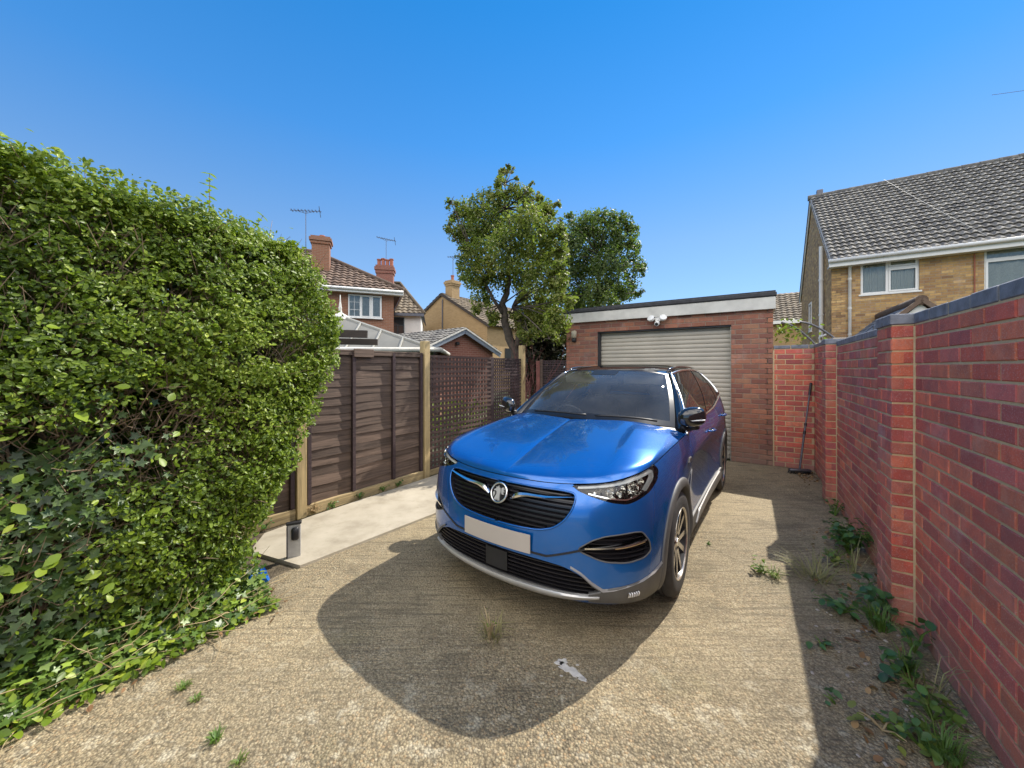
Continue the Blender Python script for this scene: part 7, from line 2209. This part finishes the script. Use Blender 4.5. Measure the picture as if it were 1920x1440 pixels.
b1 = [(846, 382, 13), (851, 400, 14), (841, 425, 13), (860, 440, 18), (877, 400, 26), (905, 385, 26), (925, 372, 24), (940, 345, 14), (948, 322, 11), (960, 318, 7), (960, 360, 22), (985, 372, 22), (992, 355, 9), (1010, 395, 24), (1030, 400, 20), (1045, 385, 9), (880, 440, 30), (910, 430, 36), (945, 415, 38), (985, 420, 38), (1020, 430, 32), (1040, 445, 24),
      (880, 480, 26), (915, 480, 34), (955, 465, 40), (1000, 470, 40), (1035, 480, 30), (870, 512, 18), (895, 525, 26), (930, 520, 28), (975, 515, 34), (1015, 520, 34), (1042, 525, 26), (905, 560, 22), (895, 580, 14), (925, 590, 16), (1000, 560, 30), (1030, 570, 30), (1045, 600, 26), (1010, 605, 26), (1050, 628, 18), (985, 585, 22), (1058, 560, 22), (1052, 505, 20), (1050, 420, 12), (1030, 635, 18), (968, 335, 5), (938, 330, 6), (952, 312, 6), (998, 345, 5), (1010, 370, 10), (975, 600, 18), (990, 625, 20), (960, 590, 10), (925, 600, 12), (1044, 530, 18), (1040, 590, 18), (1050, 470, 14), (1052, 430, 12)]
tree('fruit_tree', 'tall leafy tree with forked trunk standing behind the trellis', B1, trunk1, rel(b1, B1, Y1, 4), 38000, .058, 'leaf_tree', 'bark_dark', None, 21)
Y2 = 13.0; B2 = (at(1125, 700, Y2).x, Y2, 0)
def tp2(px, py, dy=0): p = at(px, py, Y2 + dy); return (p.x - B2[0], p.y - B2[1], p.z)
b2 = [(1085, 425, 26), (1110, 415, 24), (1135, 412, 22), (1160, 420, 22), (1180, 435, 18), (1075, 460, 26), (1105, 455, 34), (1140, 450, 32), (1170, 460, 24), (1190, 465, 14), (1080, 500, 28), (1110, 500, 32), (1145, 495, 34), (1180, 500, 26), (1198, 510, 14), (1205, 495, 9), (1085, 540, 28), (1115, 545, 32), (1150, 540, 32), (1180, 545, 22), (1198, 548, 10), (1100, 580, 30), (1140, 580, 30), (1070, 570, 24), (1062, 520, 20), (1058, 480, 18), (1060, 440, 16), (1066, 410, 12), (1048, 520, 18), (1050, 560, 18)]
tree('garden_tree', 'rounded green tree rising behind the garage roof', B2, [([(0, 0, 0), tp2(1125, 620), tp2(1120, 560), tp2(1125, 480)], .16, .05), ([tp2(1124, 600), tp2(1150, 560), tp2(1165, 500)], .08, .03)], rel(b2, B2, Y2, 6, 1.1), 26000, .085, 'leaf_tree_dark', 'bark_dark', None, 33, th=1.)
# dark drooping conifer mass between tree and garage
Y3 = 9.6; B3 = (at(1018, 700, Y3).x, Y3, 0)
b3 = [(1000, 600, 22), (1020, 595, 26), (1045, 600, 24), (995, 635, 24), (1022, 635, 28), (1050, 640, 24), (1000, 670, 24), (1028, 675, 26), (1055, 680, 20), (1000, 700, 24), (1040, 710, 26), (985, 650, 14), (978, 690, 18)]
tree('conifer', 'dark brownish drooping conifer behind the trellis beside the garage', B3, [([(0, 0, 0), (0, 0, 1.2), (0, 0, 2.6)], .09, .03)], rel(b3, B3, Y3, 8, .3), 9000, .10, 'leaf_dark', 'bark_dark', None, 44, droop=.5)
# off-camera garden tree whose branches shade the fence and bonnet is the fruit tree itself
# shrubs beyond the short wall
B4 = site(.75, 9.5); 
sb = thing('rose_arch', 'thin dark curved garden arch poles with climbing plant beyond the short wall', 'garden arch', site(.62, 10.5), AW)
m = MB()
for (x0, x1) in ((.0, .85), (.35, 1.35)):
    m.tube([(x0 + (x1 - x0) * t, .3 * x0, 2.62 - .9 * t ** 1.6) for t in np.linspace(0, 1, 10)], .022, 6)
m.tube([(1.05, 0, 1.9), (1.55, 0, 2.45), (1.56, 0, 1.7)], .02, 6)
m.build('arch_poles', M['dark_metal'], sb)
Ps_ = np.stack([rng.normal(.12, .25, 130), rng.normal(0, .15, 130), rng.normal(2.42, .15, 130)], 1)
Ps2 = np.stack([rng.normal(.85, .22, 160), rng.normal(0, .15, 160), rng.normal(1.92, .10, 160)], 1)
Pq = np.concatenate([Ps_, Ps2]); lf = leaf_obj('leaves', Pq, rng.normal(size=Pq.shape) + [0, 0, .6], rng.uniform(.07, .12, len(Pq)), np.stack([rng.uniform(.1, .7, len(Pq)), rng.uniform(.2, .8, len(Pq)), Pq[:, 0] * 0], 1), M['leaf_tree'], rng, sb, BROAD, LEAF_F); tag(lf, kind='stuff')
# bare reddish twigs by the third fence post
tb = thing('bare_shrub', 'bare reddish twiggy shrub beside the third fence post', 'shrub', (.36, 7.55, 0), 0)
m = MB(); sr2 = random.Random(9)
for i in range(9): branch(m, (sr2.uniform(-.12, .12), 0, 0), (sr2.uniform(-.3, .3), sr2.uniform(-.3, .3), 1), 1.2, .01, 2, .5, sr2)
m.build('twigs', simple('red_twig', (.16, .055, .05), .8, 0, .3, 20), tb)
# greenery beyond the fence seen through the trellis
Ny = 1100; 
Pz = np.stack([rng.uniform(-2.2, .3, Ny), rng.uniform(8.0, 9.2, Ny), rng.uniform(.05, .80, Ny)], 1)
gh = thing('garden_shrubs', 'yellow green garden shrubs seen through the trellis', 'shrubs', (0, 0, 0)); 
lf = leaf_obj('leaves', Pz, rng.normal(size=Pz.shape) + [0, -.5, .8], rng.uniform(.06, .11, Ny), np.stack([rng.uniform(.4, 1, Ny), rng.uniform(.3, .9, Ny), Pz[:, 0] * 0], 1), M['leaf_hedge'], rng, gh, BROAD, LEAF_F); tag(lf, kind='stuff')

# the old crack in the slab that runs from under the car to the wall
m = MB(); pts_ = [gp(*p) for p in ((1225, 925), (1262, 955), (1300, 992), (1318, 1015), (1345, 1033), (1372, 1046), (1400, 1060), (1432, 1070), (1470, 1078), (1530, 1092), (1600, 1100))]
fine_ = []
for a_, b_ in zip(pts_[:-1], pts_[1:]):
    for q in range(6):
        f = q / 6; fine_.append((a_[0] + (b_[0] - a_[0]) * f + rnd(-.006, .006), a_[1] + (b_[1] - a_[1]) * f + rnd(-.006, .006)))
vs = []; fs = []
for i, p in enumerate(fine_):
    w_ = rnd(.0015, .0045); vs += [(p[0], p[1] - w_, .0022), (p[0], p[1] + w_, .0022)]
for i in range(len(fine_) - 1): fs.append((2 * i, 2 * i + 2, 2 * i + 3, 2 * i + 1))
m.add(vs, fs); tag(m.build('driveway_crack', simple('crack_dirt', (.06, .048, .03), .95, 0, .3, 40)), kind='structure')
